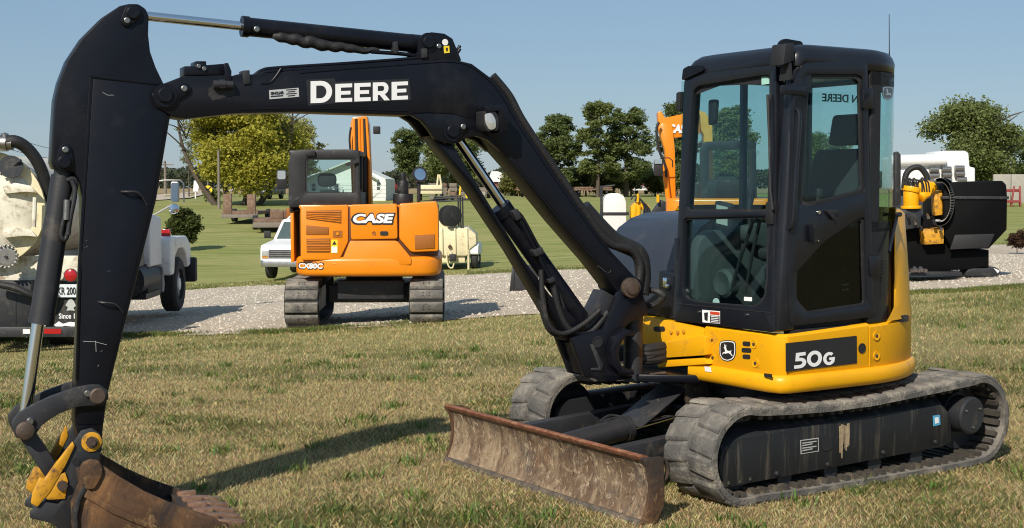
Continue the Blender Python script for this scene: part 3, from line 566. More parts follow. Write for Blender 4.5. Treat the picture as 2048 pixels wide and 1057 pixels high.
# ---- centre frame, swing ring
mk('centre_frame', [prZ(U, rnd([(.62, .5), (.62, -.5), (-.6, -.62), (-.6, .62)], .15), .26, .40), box(U, -.55, -.35, -.75, .75, .2, .36), box(U, .35, .55, -.75, .75, .2, .36)], black2, EX, bev=.01)
mk('swing_ring', [cyl(U.P(0, 0, .39), U.P(0, 0, .56), .40, n=40), cyl(U.P(0, 0, .47), U.P(0, 0, .52), .44, n=40)], black2, EX)
# ---- dozer blade
bf = [(1.748, .352), (1.715, .315), (1.694, .255), (1.690, .19), (1.70, .12), (1.728, .05), (1.752, .012)]
bp = bf + [(x - .022, z) for x, z in bf[::-1]]
bl = mk('dozer_blade', prY(U, bp, -1.0, 1.0), rusty, EX, smooth=50, label='rusty curved dozer blade')
mk('blade_lip', prY(U, rnd([(1.762, .366), (1.735, .372), (1.700, .362), (1.695, .338), (1.74, .335)], .008), -1.004, 1.004), rustred, bl)
mk('cutting_edge', prY(U, [(1.757, .030), (1.775, -.004), (1.762, -.008), (1.735, .03)], -1.003, 1.003), mat('worn_edge_steel', (.105, .09, .075), .6, .3, var=.4, scale=20, dirt=(.2, .15, .1), damt=.4, dscale=20), bl, bev=.002)
for s in (1, -1):
    mk('end_plate', prY(U, rnd([(1.765, .36), (1.61, .352), (1.60, .10), (1.66, .0), (1.765, .0), (1.728, .06), (1.70, .19), (1.72, .30)], .02), s * 1.004, s * 1.022), rustdk, bl, bev=.003)
    mk('tie_eye', tube([U.P(1.615 + .05 * math.cos(a), s * 1.0, .275 + .06 * math.sin(a)) for a in np.linspace(math.pi / 2, math.pi * 1.5, 9)], .013, 8), rustdk, bl)
mk('blade_back_box', box(U, 1.60, 1.685, -.7, .7, .12, .27), black2, bl, bev=.01)
r2 = random.Random(9); gl_, gk_ = [], []
bxz = lambda z: float(np.interp(z, [p[1] for p in bf[::-1]], [p[0] for p in bf[::-1]]))
for k in range(520):
    y = r2.uniform(-.98, .98); z = r2.uniform(.03, .33); an = r2.gauss(1.57, .7); ln = r2.uniform(.008, .045); pts = []; w = r2.uniform(.0006, .0016)
    for j in range(4): pts.append(U.P(bxz(max(.012, min(.35, z))) + .001, max(-.99, min(.99, y)), max(.012, min(.35, z)))); y += math.cos(an) * ln / 3; z -= math.sin(an) * ln / 3; an += r2.uniform(-.7, .7)
    (gl_ if k % 2 else gk_).append(tube(pts, w, 3))
mk('scrape_marks', gl_, mat('pale_scrapes', (.42, .31, .20), .8), bl, kind='stuff'); mk('dark_scrapes', gk_, mat('dark_scrapes', (.05, .03, .02), .8), bl, kind='stuff')
for s in (1, -1):
    q0, q1 = (1.66, .46 * s, .24), (.50, .43 * s, .31)
    mk('blade_arm', ext([U.P(q0[0], q0[1] + a, q0[2] + b) for a, b in ((-.04, -.06), (.04, -.06), (.04, .05), (-.04, .05))], [U.P(q1[0], q1[1] + a, q1[2] + b) for a, b in ((-.04, -.07), (.04, -.07), (.04, .055), (-.04, .055))]), black2, EX, bev=.006)
mk('blade_cylinder', [cyl(U.P(1.66, .02, .235), U.P(1.06, 0, .30), .068, n=24), cyl(U.P(1.09, 0, .296), U.P(1.05, 0, .30), .078, n=24)], black2, EX, label='black blade lift cylinder')
mk('blade_cylinder_rod', cyl(U.P(1.1, 0, .295), U.P(.62, 0, .36), .028, n=16), chrome, EX)
for k in range(3): mk('blade_hose', tube([U.P(1.22, .03 * k - .05, .35), U.P(1.1, .05 * k - .1, .365 - .01 * k), U.P(.98, .04 * k - .04, .34), U.P(.8, 0, .36)], .010, 6, 5), black2, EX)
gp = [U.R(*q) for q in ((1238, 842, 1.02), (1303, 858, 1.02))]
x0, z0 = U.S(1256, 851, 0); x1, z1 = U.S(1346, 776, 0)
mk('cylinder_guard', hexa([U.P(x0, -.13, z0), U.P(x0, .13, z0), U.P(x1, .13, z1), U.P(x1, -.13, z1), U.P(x0, -.13, z0 + .014), U.P(x0, .13, z0 + .014), U.P(x1, .13, z1 + .014), U.P(x1, -.13, z1 + .014)]), black2, EX, bev=.004)
bolt(U, [U.P(x0 + (x1 - x0) * t, .02, z0 + (z1 - z0) * t + .016) for t in (.28, .62)], .012, .006, UP, 'guard_bolt', steel, EX)
x2, z2 = U.S(1388, 778, .12)
mk('pivot_lug', [prY(U, rnd([(x2 + .07, z2 + .06), (x2 - .08, z2 + .07), (x2 - .14, z2 - .16), (x2 + .02, z2 - .2), (x2 + .08, z2 - .04)], .03), .14, .11), prY(U, rnd([(x2 + .07, z2 + .06), (x2 - .08, z2 + .07), (x2 - .14, z2 - .16), (x2 + .02, z2 - .2), (x2 + .08, z2 - .04)], .03), -.11, -.14)], pinm, EX, bev=.004)
mk('pivot_pin', cyl(U.P(x2, .17, z2), U.P(x2, -.17, z2), .030), pinm, EX)
# ---- house: yellow lower body
def plan_arc(t0, t1, n, rx=.965, ry=.95): return [(-rx * math.sin(t), ry * math.cos(t)) for t in np.linspace(t0, t1, n)]
def wall(plan, z0, z1, th, prof=None):
    """closed band standing on a plan line; prof = [(out, z share)]"""
    P = np.array(plan, float); T = np.gradient(P, axis=0); T /= np.linalg.norm(T, axis=1)[:, None]; Nn = np.column_stack([-T[:, 1], T[:, 0]])
    pr = prof or [(0, 0), (0, 1), (-th, 1), (-th, 0)]; zz = (lambda i: (z0, z1)) if not callable(z1) else (lambda i: (z0, z1(P[i])))
    return loft([[U.P(P[i][0] + Nn[i][0] * o * -1, P[i][1] + Nn[i][1] * o * -1, zz(i)[0] + (zz(i)[1] - zz(i)[0]) * s) for o, s in pr] for i in range(len(P))])
pr = [(0, 0), (.004, .03), (.004, .94), (-.012, 1), (-.05, 1), (-.05, 0)]
def outw(p): return [(a, b) for a, b in p]
front = [(.715, .315), (.715, .45), (.714, .62), (.712, .78), (.708, .86), (.69, .92), (.655, .948)]
fpan = mk('front_panel', wall(front, .70, .932, .05, pr), yellow, EX, smooth=40)
spl = [(.650, .950), (.6, .953), (.3, .955), (.012, .955)]
span = mk('side_panel', wall(spl, .70, lambda p: .932 + .03 * (.65 - p[0]) / .65, .05, pr), yellow, EX, smooth=40)
cwp = [(-.0, .955)] + plan_arc(.04, math.pi * .55, 30)
cw = mk('counterweight', wall(cwp, .70, lambda p: .962 + .02 * min(1, -p[0] / .5), .30, [(0, 0), (.004, .03), (.004, .90), (-.03, 1), (-.30, 1), (-.30, 0)]), yellow, EX, smooth=45)
rl = [(.74, .20), (.735, .45), (.73, .70), (.725, .85), (.70, .935), (.645, .965), (.45, .972), (.0, .972)] + plan_arc(.06, math.pi * .62, 30, .985, .972)
mk('lower_rail', wall(rl, .595, .70, .1, [(-.02, 0), (0, .08), (.012, .35), (.012, .7), (0, .95), (-.01, 1.0), (-.12, 1.0), (-.14, 0)]), yellow, EX, smooth=50)
mk('bumper_pad', wall(plan_arc(math.pi * .45, math.pi * .64, 14, 1.045, 1.0), .655, .91, .07), yellow, cw, bev=.014)
mk('house_floor', [prZ(U, rnd([(.70, .30), (.70, .92), (0, .92), (-.5, .83), (-.9, .4), (-1.0, 0), (-.9, -.4), (-.5, -.83), (0, -.92), (.6, -.92), (.7, -.3)], .05), .60, .69), cyl(U.P(0, 0, .53), U.P(0, 0, .62), .5, n=36)], black2, EX, smooth=30)
mk('right_side_body', prZ(U, rnd([(.68, -.12), (.0, -.12), (-.5, -.82), (0, -.945), (.62, -.945)], .06), .69, .93), yellow, EX, bev=.01)
# badges on the yellow panels
side_y = .962
def sp(name, px, m, d=0.0, par=None): return mk(name, prY(U, [U.S(a, b, side_y) for a, b in px], side_y + d, side_y + d - .004), m, par or span, smooth=0)
sp('black_badge', [(1571.5, 687), (1713, 672), (1713.5, 727), (1572, 744)], decalk, .002)
def stext(s, x0, y0, x1, y1, hpx, m, par, bold, y, d=.003, shear=0):
    a = np.array(U.S(x0, y0, y)); b = np.array(U.S(x1, y1, y)); t = np.array(U.S(x0, y0 - hpx, y)); R = np.array(U.P(b[0], y, b[1])) - np.array(U.P(a[0], y, a[1]))
    return text(s, U.P(a[0], y + d, a[1]), R, UP, np.linalg.norm(R), t[1] - a[1], m, par, bold, shear=shear)
arc = lambda cx, cy, rx, ry, a0, a1, n=12: [(cx + rx * math.cos(math.radians(a0 + (a1 - a0) * i / n)), cy + ry * math.sin(math.radians(a0 + (a1 - a0) * i / n))) for i in range(n + 1)]
NG = {'5': ([(.15, 1), (.93, 1), (.93, .79), (.41, .79), (.395, .655)] + arc(.46, .33, .52, .335, 78, -90) + [(0, 0), (0, .21)] + arc(.44, .33, .25, .125, -90, 78) + [(.10, .47)], []),
      '0': (arc(.5, .5, .5, .5, 0, 345, 23), [arc(.5, .5, .27, .28, 0, 345, 23)]),
      'G': (arc(.5, .5, .5, .5, 48, 330, 18) + [(.98, .57), (.52, .57), (.52, .38), (.73, .38)] + arc(.5, .5, .255, .275, -42, -312, 16), [])}
for ch, x0, y0, x1, y1, hh in (('5', 1588, 738, 1612, 735, 31), ('0', 1613.5, 735.5, 1643, 732, 32), ('G', 1646, 732, 1669.5, 729, 26)):
    gmap = lambda u, v: (lambda q: U.P(q[0], side_y + .004, q[1]))(U.S(x0 + (x1 - x0) * u, y0 + (y1 - y0) * u - hh * v, side_y))
    mk('numeral', holed(U, NG[ch][0], NG[ch][1], gmap, -UY * .002), decalw, span, smooth=0)

def fr_(px, py, x): y, z = U.R(px, py, x); return U.P(x, y, z)
def fdisc(name, px, py, x, r, m, par, h=.004, n=20): mk(name, lathe(np.array(fr_(px, py, x)), UX, [(-.002, r), (h, r), (h, 0)], n), m, par)
fx = .7185
for a, b in ((1424, 681), (1426, 716), (1508, 689), (1511, 727)):
    mk('bolt_recess', lathe(np.array(fr_(a, b, fx)), UX, [(-.002, .025), (.004, .024), (.001, .015), (.001, 0)], 20), yellow, fpan); fdisc('bolt', a, b, fx, .0095, pinm, fpan, .007, 8)
for a, b in ((1752, 672), (1752, 712)):
    x, z = U.S(a, b, .955); mk('bolt_recess', lathe(U.P(x, .958, z), UY, [(-.002, .027), (.004, .026), (.001, .016), (.001, 0)], 20), yellow, cw); bolt(U, [U.P(x, .959, z)], .010, .006, UY, 'bolt', pinm, cw)
x, z = U.S(1724, 697, side_y); mk('panel_hole', lathe(U.P(x, side_y - .001, z), UY, [(0, .030), (.004, .030), (.004, .027), (.001, .027), (.001, 0)], 24), matte, span)
for k, w in ((-1, 8), (0, 10), (1, 8)):
    mk('grille_slot', pR(U, rnd([(1492 - w + 1, 700 + k * 13 - 4), (1492 + w, 701 + k * 13 - 4), (1492 + w, 706 + k * 13), (1492 - w + 1, 705 + k * 13)], 3, 2), fx + .002, .003), matte, fpan, smooth=0)
def badge(par, mp, sc, cx, cy, nrm_):
    """leaping deer badge; mp(px, py, lift) -> world"""
    sh = [(-.9, -1.1), (0, -1.22), (.9, -1.1), (1.0, -.5), (.98, .5), (.72, 1.12), (0, 1.38), (-.72, 1.12), (-.98, .5), (-1.0, -.5)]
    def lay(nm, pts, m, l0, l1, s=1): return mk(nm, ext([mp(cx + a * sc * s, cy + b * sc * s, l0) for a, b in pts], [mp(cx + a * sc * s, cy + b * sc * s, l1) for a, b in pts]), m, par, smooth=0)
    lay('badge_rim', rnd(sh, .25, 3), decalk, 0, .002, 1.12); lay('badge_border', rnd(sh, .25, 3), decalw, .002, .003, 1.03); lay('badge_field', rnd(sh, .25, 3), decalk, .003, .004, .93)
    deer = [(-.42, -.30), (-.50, -.45), (-.36, -.52), (-.42, -.72), (-.36, -.95), (-.30, -.70), (-.22, -.62), (-.16, -.82), (-.12, -.62), (-.2, -.48), (-.13, -.3), (-.08, -.02), (.15, .08), (.42, .10), (.62, .0), (.60, .14), (.50, .22), (.56, .45), (.78, .80), (.68, .82), (.46, .56), (.22, .40), (-.02, .42), (-.2, .5), (-.48, .40), (-.62, .62), (-.70, .56), (-.58, .26), (-.3, .22), (-.32, -.05)]
    lay('deer_mark', deer, decalw, .004, .0052, .92)
badge(fpan, lambda a, b, l: tuple(np.array(fr_(a, b, fx)) + UX * l), 15, 1455.5, 701, UX)
mk('white_tag', pR(U, [(1409, 733), (1421, 735), (1422, 745), (1410, 743)], .752, .003), decalw, fpan, smooth=0)
mk('rail_slot', pR(U, [(1528, 747), (1543, 749), (1543, 756), (1528, 754)], .744, .006), matte, fpan, smooth=0)
# ---- yellow swing bracket at the front
mk('swing_bracket', [pR(U, rnd([(1290, 692), (1295, 655), (1301, 642), (1330, 640), (1398, 655), (1406, 660), (1408, 705), (1330, 716)], 4), .725, .06), ], yellow, EX, bev=.006)
mk('bracket_base', prZ(U, [(.72, .30), (.90, .16), (1.02, .06), (1.02, -.12), (.72, -.25)], .585, .63), black, EX, bev=.006)
mk('hose_channel', [pR(U, rnd([(1328, 684), (1409, 672), (1411, 711), (1332, 716)], 3), .775, .10)], yellow, EX, bev=.01)
mk('channel_floor', pR(U, [(1312, 722), (1408, 716), (1416, 729), (1316, 736)], .76, .12), yellow, EX, bev=.006)
mk('channel_mouth', pR(U, rnd([(1316, 686), (1327, 685), (1331, 716), (1320, 718)], 2), .765, .1), matte, EX)
mk('bracket_slot', pR(U, rnd([(1306, 654), (1328, 653), (1330, 663), (1308, 664)], 4), .729, .004), matte, EX, smooth=0)
for a, b in ((1344, 664), (1357, 665), (1369, 663)): mk('bracket_bolt', lathe(np.array(fr_(a, b, .725)), UX, [(0, .012), (.012, .012), (.014, .008), (.014, 0)], 8), yellow_w, EX)
for k in range(4):
    y0 = 693 + k * 6
    mk('hose', tube([fr_(1334, y0, .74), fr_(1312, y0 + 3 + k % 2 * 5, .84), fr_(1285, y0 + 7 + (k * 7) % 5, .93), fr_(1262, y0 + 4 - k, 1.0), fr_(1235, 700 + k * 5, 1.02)], [.03, .034, .03, .036, .03, .034, .028, .03], 9, 5), matte, EX)
# ---- swing post (casting between house and boom)
def bS(px, y): return [B.S(a, b, y) for a, b in px]
post = [(1243, 577), (1252, 558), (1268, 552), (1284, 562), (1287, 590), (1299, 628), (1264, 644), (1246, 658), (1232, 684), (1232, 720), (1242, 745), (1268, 752), (1262, 758), (1223, 764), (1172, 755), (1168, 742), (1143, 677), (1170, 668), (1208, 659), (1222, 629)]
sw = mk('swing_post', [prY(B, bS(post, .13), .13, .075), prY(B, bS(post, .13), -.075, -.13)], black, EX, bev=.008, label='black cast swing post under the boom foot')
mk('post_core', prY(B, bS([(1155, 690), (1205, 672), (1236, 664), (1226, 690), (1230, 735), (1240, 750), (1223, 760), (1174, 752)], .13), .12, -.12), black, sw, bev=.01)
cc_ = [(1271, 662), (1250, 658), (1231, 674), (1222, 698), (1226, 732), (1242, 750), (1270, 750), (1269, 740), (1248, 737), (1240, 722), (1238, 700), (1246, 682), (1254, 674), (1271, 674)]
mk('swing_yoke', prY(B, bS(cc_, .19), .19, .09), black, sw, bev=.008)
mk('rib', [prY(B, bS([(1180, 690), (1186, 688), (1206, 730), (1203, 742), (1182, 741), (1182, 737), (1198, 736)], .135), .14, .12)], black2, sw, bev=.003)
x, z = B.S(1194, 684, .13); mk('post_hole', lathe(B.P(x, .131, z), BY, [(0, .03), (.006, .035), (.006, .026), (.001, .026), (.001, 0)], 18), matte, sw)
px0, pz0 = B.S(1262, 576, .16)
mk('boom_foot_pin', [cyl(B.P(px0, .19, pz0), B.P(px0, -.19, pz0), .040, n=24), cyl(B.P(px0, .175, pz0), B.P(px0, .14, pz0), .06, n=24)], pinm, sw, bev=.004)
mk('swing_pin', cyl(U.P(1.0, -.02, .58), U.P(1.0, -.02, 1.0), .06), black2, sw)
mk('grease_fitting', [cyl(B.P(*[B.S(1300, 752, .1)[0], .1, B.S(1300, 752, .1)[1]]), B.P(*[B.S(1330, 748, .1)[0], .1, B.S(1330, 748, .1)[1]]), .016, n=10)], pinm, sw)
# ---- boom
BW = .105
boom_px = [(345, 161), (368, 152), (470, 152), (600, 140), (840, 121), (905, 118), (945, 128), (985, 158), (1012, 192), (1040, 243), (1100, 333), (1160, 418), (1225, 505), (1262, 545), (1282, 566), (1282, 585), (1268, 598), (1240, 590), (1229, 576), (1191, 526), (1121, 446), (1031, 335), (985, 283), (960, 253), (940, 239), (905, 229), (850, 227), (820, 231), (600, 224), (470, 227), (372, 238), (345, 234), (312, 214), (303, 190), (315, 172)]
boom = mk('boom', prY(B, bS(boom_px, BW), BW, -BW), black, EX, bev=.010, label='long black boom with white lettering')
brk = [(822, 230), (850, 227), (905, 229), (940, 239), (960, 253), (985, 283), (1002, 303), (975, 280), (950, 272), (932, 276), (920, 284), (903, 289), (885, 286), (868, 277), (856, 258), (842, 242)]
for s in (1, -1): mk('cylinder_bracket', prY(B, bS(brk, BW), s * (BW + .012), s * .07), black, boom, bev=.004)
for nm, q, y, r_, m in (('cylinder_pin', (905, 263), BW + .012, .038, black), ('arm_pin', (330, 191), BW + .012, .040, black), ('top_pin', (856, 85), .095, .035, black)):
    x, z = B.S(*q, y); mk(nm, [lathe(B.P(x, y, z), BY, [(-2 * y, r_), (.018, r_), (.024, r_ * .85), (.024, 0)], 24), lathe(B.P(x, y, z), BY, [(0, r_ * 1.5), (.008, r_ * 1.5), (.008, r_)], 24)], m, boom)
def keeper(par, a, b, y, w=.034, m=black):
    p0, p1 = np.array(B.S(*a, y)), np.array(B.S(*b, y)); d = (p1 - p0) / np.linalg.norm(p1 - p0); n_ = np.array([-d[1], d[0]]); pts = []
    for c, s in ((p0, -1), (p1, 1)):
        for t in np.linspace(-90, 90, 7):
            q = c + (d * s * math.cos(math.radians(t)) + n_ * s * math.sin(math.radians(t))) * w * (1.5 if s < 0 else 1); pts.append(tuple(q))
    mk('pin_keeper', prY(B, pts, y + .014, y), m, par, bev=.002); bolt(B, [B.P(p1[0], y + .014, p1[1])], .016, .012, BY, 'keeper_bolt', steel, par)
keeper(boom, (330, 191), (367, 178), BW); keeper(boom, (905, 263), (924, 254), BW + .012, .026)
tb = [(834, 118), (838, 86), (846, 70), (862, 65), (888, 68), (904, 78), (911, 95), (922, 122)]
for s in (1, -1): mk('arm_cylinder_bracket', prY(B, bS(tb, .085), s * .095, s * .06), black, boom, bev=.004)
x, z = B.S(890, 85, .095); mk('lifting_eye', lathe(B.P(x, .0955, z), BY, [(0, .018), (.002, .018), (.002, 0)], 18), white, boom)
x, z = B.S(877, 93, .095); bolt(B, [B.P(x, .095, z)], .014, .012, BY, 'bracket_bolt', steel, boom)
def bdecal(nm, px, m, y, d, par): return mk(nm, prY(B, bS(px, y), y + d, y + d - .002), m, par, smooth=0)
ys_ = bdecal('warning_sticker', [(887, 93), (898, 92), (899, 106), (888, 107)], decaly, .095, .003, boom); bdecal('sticker_mark', [(891, 96), (895, 96), (895, 103), (892, 103)], decalk, .095, .0045, ys_)
def btext(s, x0, y0, x1, y1, hpx, m, par, bold, y, d=.002):
    a = np.array(B.S(x0, y0, y)); b = np.array(B.S(x1, y1, y)); t = np.array(B.S(x0, y0 - hpx, y)); R = np.array(B.P(b[0], y, b[1])) - np.array(B.P(a[0], y, a[1]))
    return text(s, B.P(a[0], y + d, a[1]), R, UP, np.linalg.norm(R), t[1] - a[1], m, par, bold)
bdecal('lettering_backing', [(612, 160), (668, 157), (672, 164), (818, 158), (822, 201), (670, 207), (616, 212)], decalk, BW, .0015, boom)
arc = lambda cx, cy, rx, ry, a0, a1, n=10: [(cx + rx * math.cos(math.radians(a0 + (a1 - a0) * i / n)), cy + ry * math.sin(math.radians(a0 + (a1 - a0) * i / n))) for i in range(n + 1)]
GL = {'E': ([(0, 0), (1, 0), (1, .21), (.33, .21), (.33, .4), (.9, .4), (.9, .6), (.33, .6), (.33, .79), (1, .79), (1, 1), (0, 1)], []),
      'D': ([(0, 0)] + arc(.48, .5, .52, .5, -90, 90) + [(0, 1)], [[(.26, .21)] + arc(.46, .5, .28, .29, -90, 90) + [(.26, .79)]]),
      'R': ([(0, 0), (.3, 0), (.3, .31), (.42, .31), (.70, 0), (1.04, 0), (.72, .35)] + arc(.62, .665, .34, .335, -60, 90) + [(0, 1)], [[(.3, .52)] + arc(.58, .66, .12, .14, -90, 90) + [(.3, .80)]])}
for ch, x0, y0, x1, y1, hh in (('D', 621, 207, 664, 205.5, 44), ('E', 670.5, 205, 704, 203.8, 36.5), ('E', 708.5, 203.6, 741, 202.4, 36.5), ('R', 745.5, 202.2, 778, 201, 36.5), ('E', 783, 200.6, 815.5, 199.2, 36)):
    gmap = lambda u, v: (lambda q: B.P(q[0], BW + .003, q[1]))(B.S(x0 + (x1 - x0) * u, y0 + (y1 - y0) * u - hh * v, BW))
    mk('letter', holed(B, GL[ch][0], GL[ch][1], gmap, -BY * .002), decalw, boom, smooth=0)

ds = bdecal('dealer_sticker', [(538, 181), (597, 176), (598, 194), (539, 199)], decalg, BW, .0018, boom)
btext('SINCLAIR', 541, 190, 567, 188, 5.5, decalk, ds, .03, BW, .003)
for k in range(4): bdecal('sticker_line', [(572 + k % 2 * 3, 180 + k * 4 - .4), (593 - k % 2 * 3, 178.5 + k * 4 - .4), (593 - k % 2 * 3, 180 + k * 4), (572 + k % 2 * 3, 181.5 + k * 4)], decalk, BW, .003, ds)
bdecal('sticker_bar', [(541, 192.5), (566, 190.5), (566, 193), (541, 195)], decalk, BW, .003, ds)
def bT(pts, y, r_, nm, m, par, n=8, sub=5): return mk(nm, tube([B.P(B.S(a, b, y)[0], y, B.S(a, b, y)[1]) for a, b in pts], r_, n, sub), m, par, smooth=60)
for yy, dy in ((.06, 0), (.085, 6)): bT([(505, 155 + dy), (525, 141 + dy), (560, 136 + dy), (700, 127 + dy), (840, 116 + dy), (905, 105 + dy), (920, 92 + dy)], yy, .010, 'hydraulic_pipe', black, boom)
bT([(522, 168), (540, 166), (553, 152), (562, 138)], .10, .009, 'hydraulic_pipe', black, boom)
bT([(492, 153), (470, 156), (450, 168), (430, 170)], .09, .014, 'hydraulic_pipe', black, boom)
mk('pipe_clamp', prY(B, bS([(842, 98), (853, 97), (854, 115), (843, 117)], .10), .11, .05), black2, boom, bev=.003); mk('pipe_clamp', prY(B, bS([(484, 142), (498, 141), (500, 168), (486, 170)], .10), .115, .03), black2, boom, bev=.003)
mk('valve_bracket', [prY(B, bS([(368, 152), (368, 133), (390, 133), (390, 123), (412, 123), (412, 131), (447, 128), (458, 150)], .06), .07, -.06), prY(B, bS([(448, 127), (456, 126), (463, 143), (462, 176), (452, 177)], .11), .115, .09)], black, boom, bev=.004)
bolt(B, [B.P(B.S(a, b, .07)[0], .07, B.S(a, b, .07)[1]) for a, b in ((397, 133), (408, 138))], .012, .012, BY, 'bracket_bolt', steel, boom)
x, z = B.S(425, 170, BW); mk('coupling', [cyl(B.P(x, BW + .02, z), B.P(x - .10, BW + .02, z), .022, n=14), cyl(B.P(x - .03, BW + .02, z), B.P(x - .06, BW + .02, z), .027, n=8)], black2, boom)
bdecal('slot_opening', [(418, 177), (432, 166), (470, 168), (470, 190), (425, 202), (416, 190)], matte, BW, .0015, boom)
# weld beads along the plate edges
for q in ([(480, 219), (600, 217), (700, 219), (815, 222)], [(1036, 330), (1123, 438), (1193, 518), (1231, 570)], [(600, 146), (720, 136), (840, 127), (905, 124), (942, 134), (980, 163), (1008, 198), (1036, 248), (1096, 338), (1156, 423), (1220, 508)]): bT(q, BW + .001, .004, 'weld_bead', black, boom, 5, 6)
# work lamp
mk('work_lamp_bracket', [pS(B, [(970, 212), (1013, 210), (1018, 222), (1018, 262), (1000, 266), (998, 222), (972, 226)], .24, .15)], black, boom, bev=.006)
lp = mk('work_lamp', pS(B, rnd([(968, 222), (988, 220), (998, 232), (998, 262), (975, 264), (968, 250)], 5), .235, .12), matte, boom, bev=.006)
mk('lamp_glass', pS(B, rnd([(970, 228), (984, 226), (992, 240), (992, 258), (979, 261), (971, 246)], 5), .242, .01), lens, lp, bev=.003)
mk('scratch', tube([B.P(B.S(a, b, BW)[0], BW + .001, B.S(a, b, BW)[1]) for a, b in ((1194, 532), (1200, 535), (1212, 545), (1220, 545), (1222, 540))], .0018, 5), steel, boom)
# hose bundle running down the back of the boom
bT([(985, 152), (1018, 192), (1045, 242), (1104, 330), (1165, 418), (1215, 484), (1262, 500), (1280, 530), (1275, 580)], .02, .026, 'boom_hose', hose, boom, 8, 6)
bT([(1165, 415), (1225, 478), (1275, 505), (1286, 545), (1282, 590)], -.03, .05, 'hose_sleeve', hose, boom, 10, 6)
# ---- arm cylinder
def bcyl(a, b, y, r_, nm, m, par, n=22): return mk(nm, cyl(B.P(B.S(*a, y)[0], y, B.S(*a, y)[1]), B.P(B.S(*b, y)[0], y, B.S(*b, y)[1]), r_, n=n), m, par)
ac = bcyl((484, 53), (832, 88), 0, .050, 'arm_cylinder', black, EX); bcyl((483, 53), (497, 54.4), 0, .056, 'cylinder_head', black, ac); bcyl((268, 30), (486, 53), 0, .024, 'cylinder_rod', chrome, ac)
bcyl((820, 87), (862, 91), 0, .052, 'cylinder_base', black, ac)
x, z = B.S(513, 59, .05); bolt(B, [B.P(x, .05, z)], .016, .012, BY, 'port_cap', steel, ac)
rr_ = random.Random(5); q = [(545 + k * 12.5, 71 + k * 1.9 + rr_.uniform(-2, 2) + (3 if 4 < k < 16 else 0)) for k in range(18)]
bT(q, .03, [.012, .03, .026, .034, .028, .036, .03, .034, .026, .03, .024, .026, .02, .018, .015, .014], 'hose_sleeve', hose, ac, 9, 3)
bT([(742, 104), (800, 108), (838, 112), (880, 106)], .04, .011, 'hydraulic_pipe', black, ac); mk('pipe_clamp', pS(B, [(787, 84), (796, 83), (798, 106), (789, 108)], .07, .06), black2, ac, bev=.003)
# ---- arm
AW = .085
arm_px = [(258, 8), (277, 8), (292, 18), (298, 32), (297, 70), (301, 104), (312, 135), (324, 160), (340, 195), (341, 232), (313, 400), (270, 572), (240, 690), (215, 792), (206, 860), (204, 892), (190, 908), (170, 905), (160, 885), (150, 850), (152, 770), (158, 640), (166, 470), (165, 395), (160, 365), (148, 346), (128, 342), (107, 338), (103, 325), (106, 260), (110, 200), (118, 165), (135, 120), (165, 75), (205, 35), (240, 12)]
arm = mk('arm', prY(B, bS(arm_px, AW), AW, -AW), black, EX, bev=.010, label='scuffed black digger arm hanging from the boom end')
mk('weld_strip', [pS(B, [(180, 152), (186, 160), (163, 520), (157, 760), (151, 760), (157, 520), (178, 165)], AW + .006, .02), pS(B, [(176, 150), (182, 148), (318, 165), (318, 171), (182, 156)], AW + .006, .02)], black, arm, bev=.003)
mk('boxing_plate', pS(B, [(186, 158), (318, 172), (334, 232), (305, 400), (262, 572), (233, 690), (209, 790), (202, 850), (153, 850), (158, 760), (164, 520)], AW + .004, .02), black, arm, bev=.003)
def apin(par, a, b, y, r_=.034, m=black):
    x, z = B.S(*a, y); mk('pin', lathe(B.P(x, y, z), BY, [(-2 * y, r_), (.022, r_), (.028, r_ * .8), (.028, 0)], 20), m, par)
    if b: keeper(par, a, b, y, .03, m)
apin(arm, (265, 27), (253, 42), AW); apin(arm, (128, 325), (130, 300), AW)
mk('grab_loop', [tube([B.P(B.S(a, b, AW)[0], AW + d, B.S(a, b, AW)[1]) for a, b, d in ((243, 384, .006), (250, 384, .03), (275, 386, .03), (294, 410, .006))], .006, 6, 3)], black2, arm)
mk('grab_loop', [tube([B.P(B.S(a, b, AW)[0], AW + d, B.S(a, b, AW)[1]) for a, b, d in ((197, 604, .006), (204, 605, .03), (228, 608, .03), (246, 626, .006))], .006, 6, 3)], black2, arm)
for k in range(7):
    a, b = rr_.uniform(125, 300), rr_.uniform(60, 760); 
    if b > 400: a = rr_.uniform(170, 215)
    dx, dy = rr_.uniform(-9, 9), rr_.uniform(-5, 5)
    mk('scratch', tube([B.P(B.S(p, q, AW)[0], AW + .0045, B.S(p, q, AW)[1]) for p, q in ((a, b), (a + dx * .5, b + dy * .5 + 1), (a + dx, b + dy))], .0007, 4), steel, arm)
for q in (((166, 683), (190, 684), (213, 690)), ((191, 682), (192, 704)), ((205, 185), (215, 191), (227, 191))): mk('scratch', tube([B.P(B.S(*p, AW)[0], AW + .0045, B.S(*p, AW)[1]) for p in q], .0012, 4), decalg, arm)
# ---- bucket cylinder
bc = bcyl((127, 352), (83, 643), 0, .061, 'bucket_cylinder', black2, EX); bcyl((132, 318), (126, 358), 0, .05, 'cylinder_base', black2, bc)
bcyl((85, 630), (82, 648), 0, .064, 'cylinder_head', black2, bc); bcyl((77, 640), (48, 850), 0, .031, 'cylinder_rod', chrome, bc)
bT([(133, 362), (147, 358), (152, 372), (140, 410), (128, 440), (122, 470), (130, 480), (137, 462)], .075, .012, 'hydraulic_hose', hose, bc); bT([(143, 360), (150, 385), (140, 440), (136, 470)], .085, .013, 'hydraulic_hose', black2, bc)
bT([(134, 400), (132, 440)], .09, .017, 'hose_fitting', steel, bc, 8, 0)
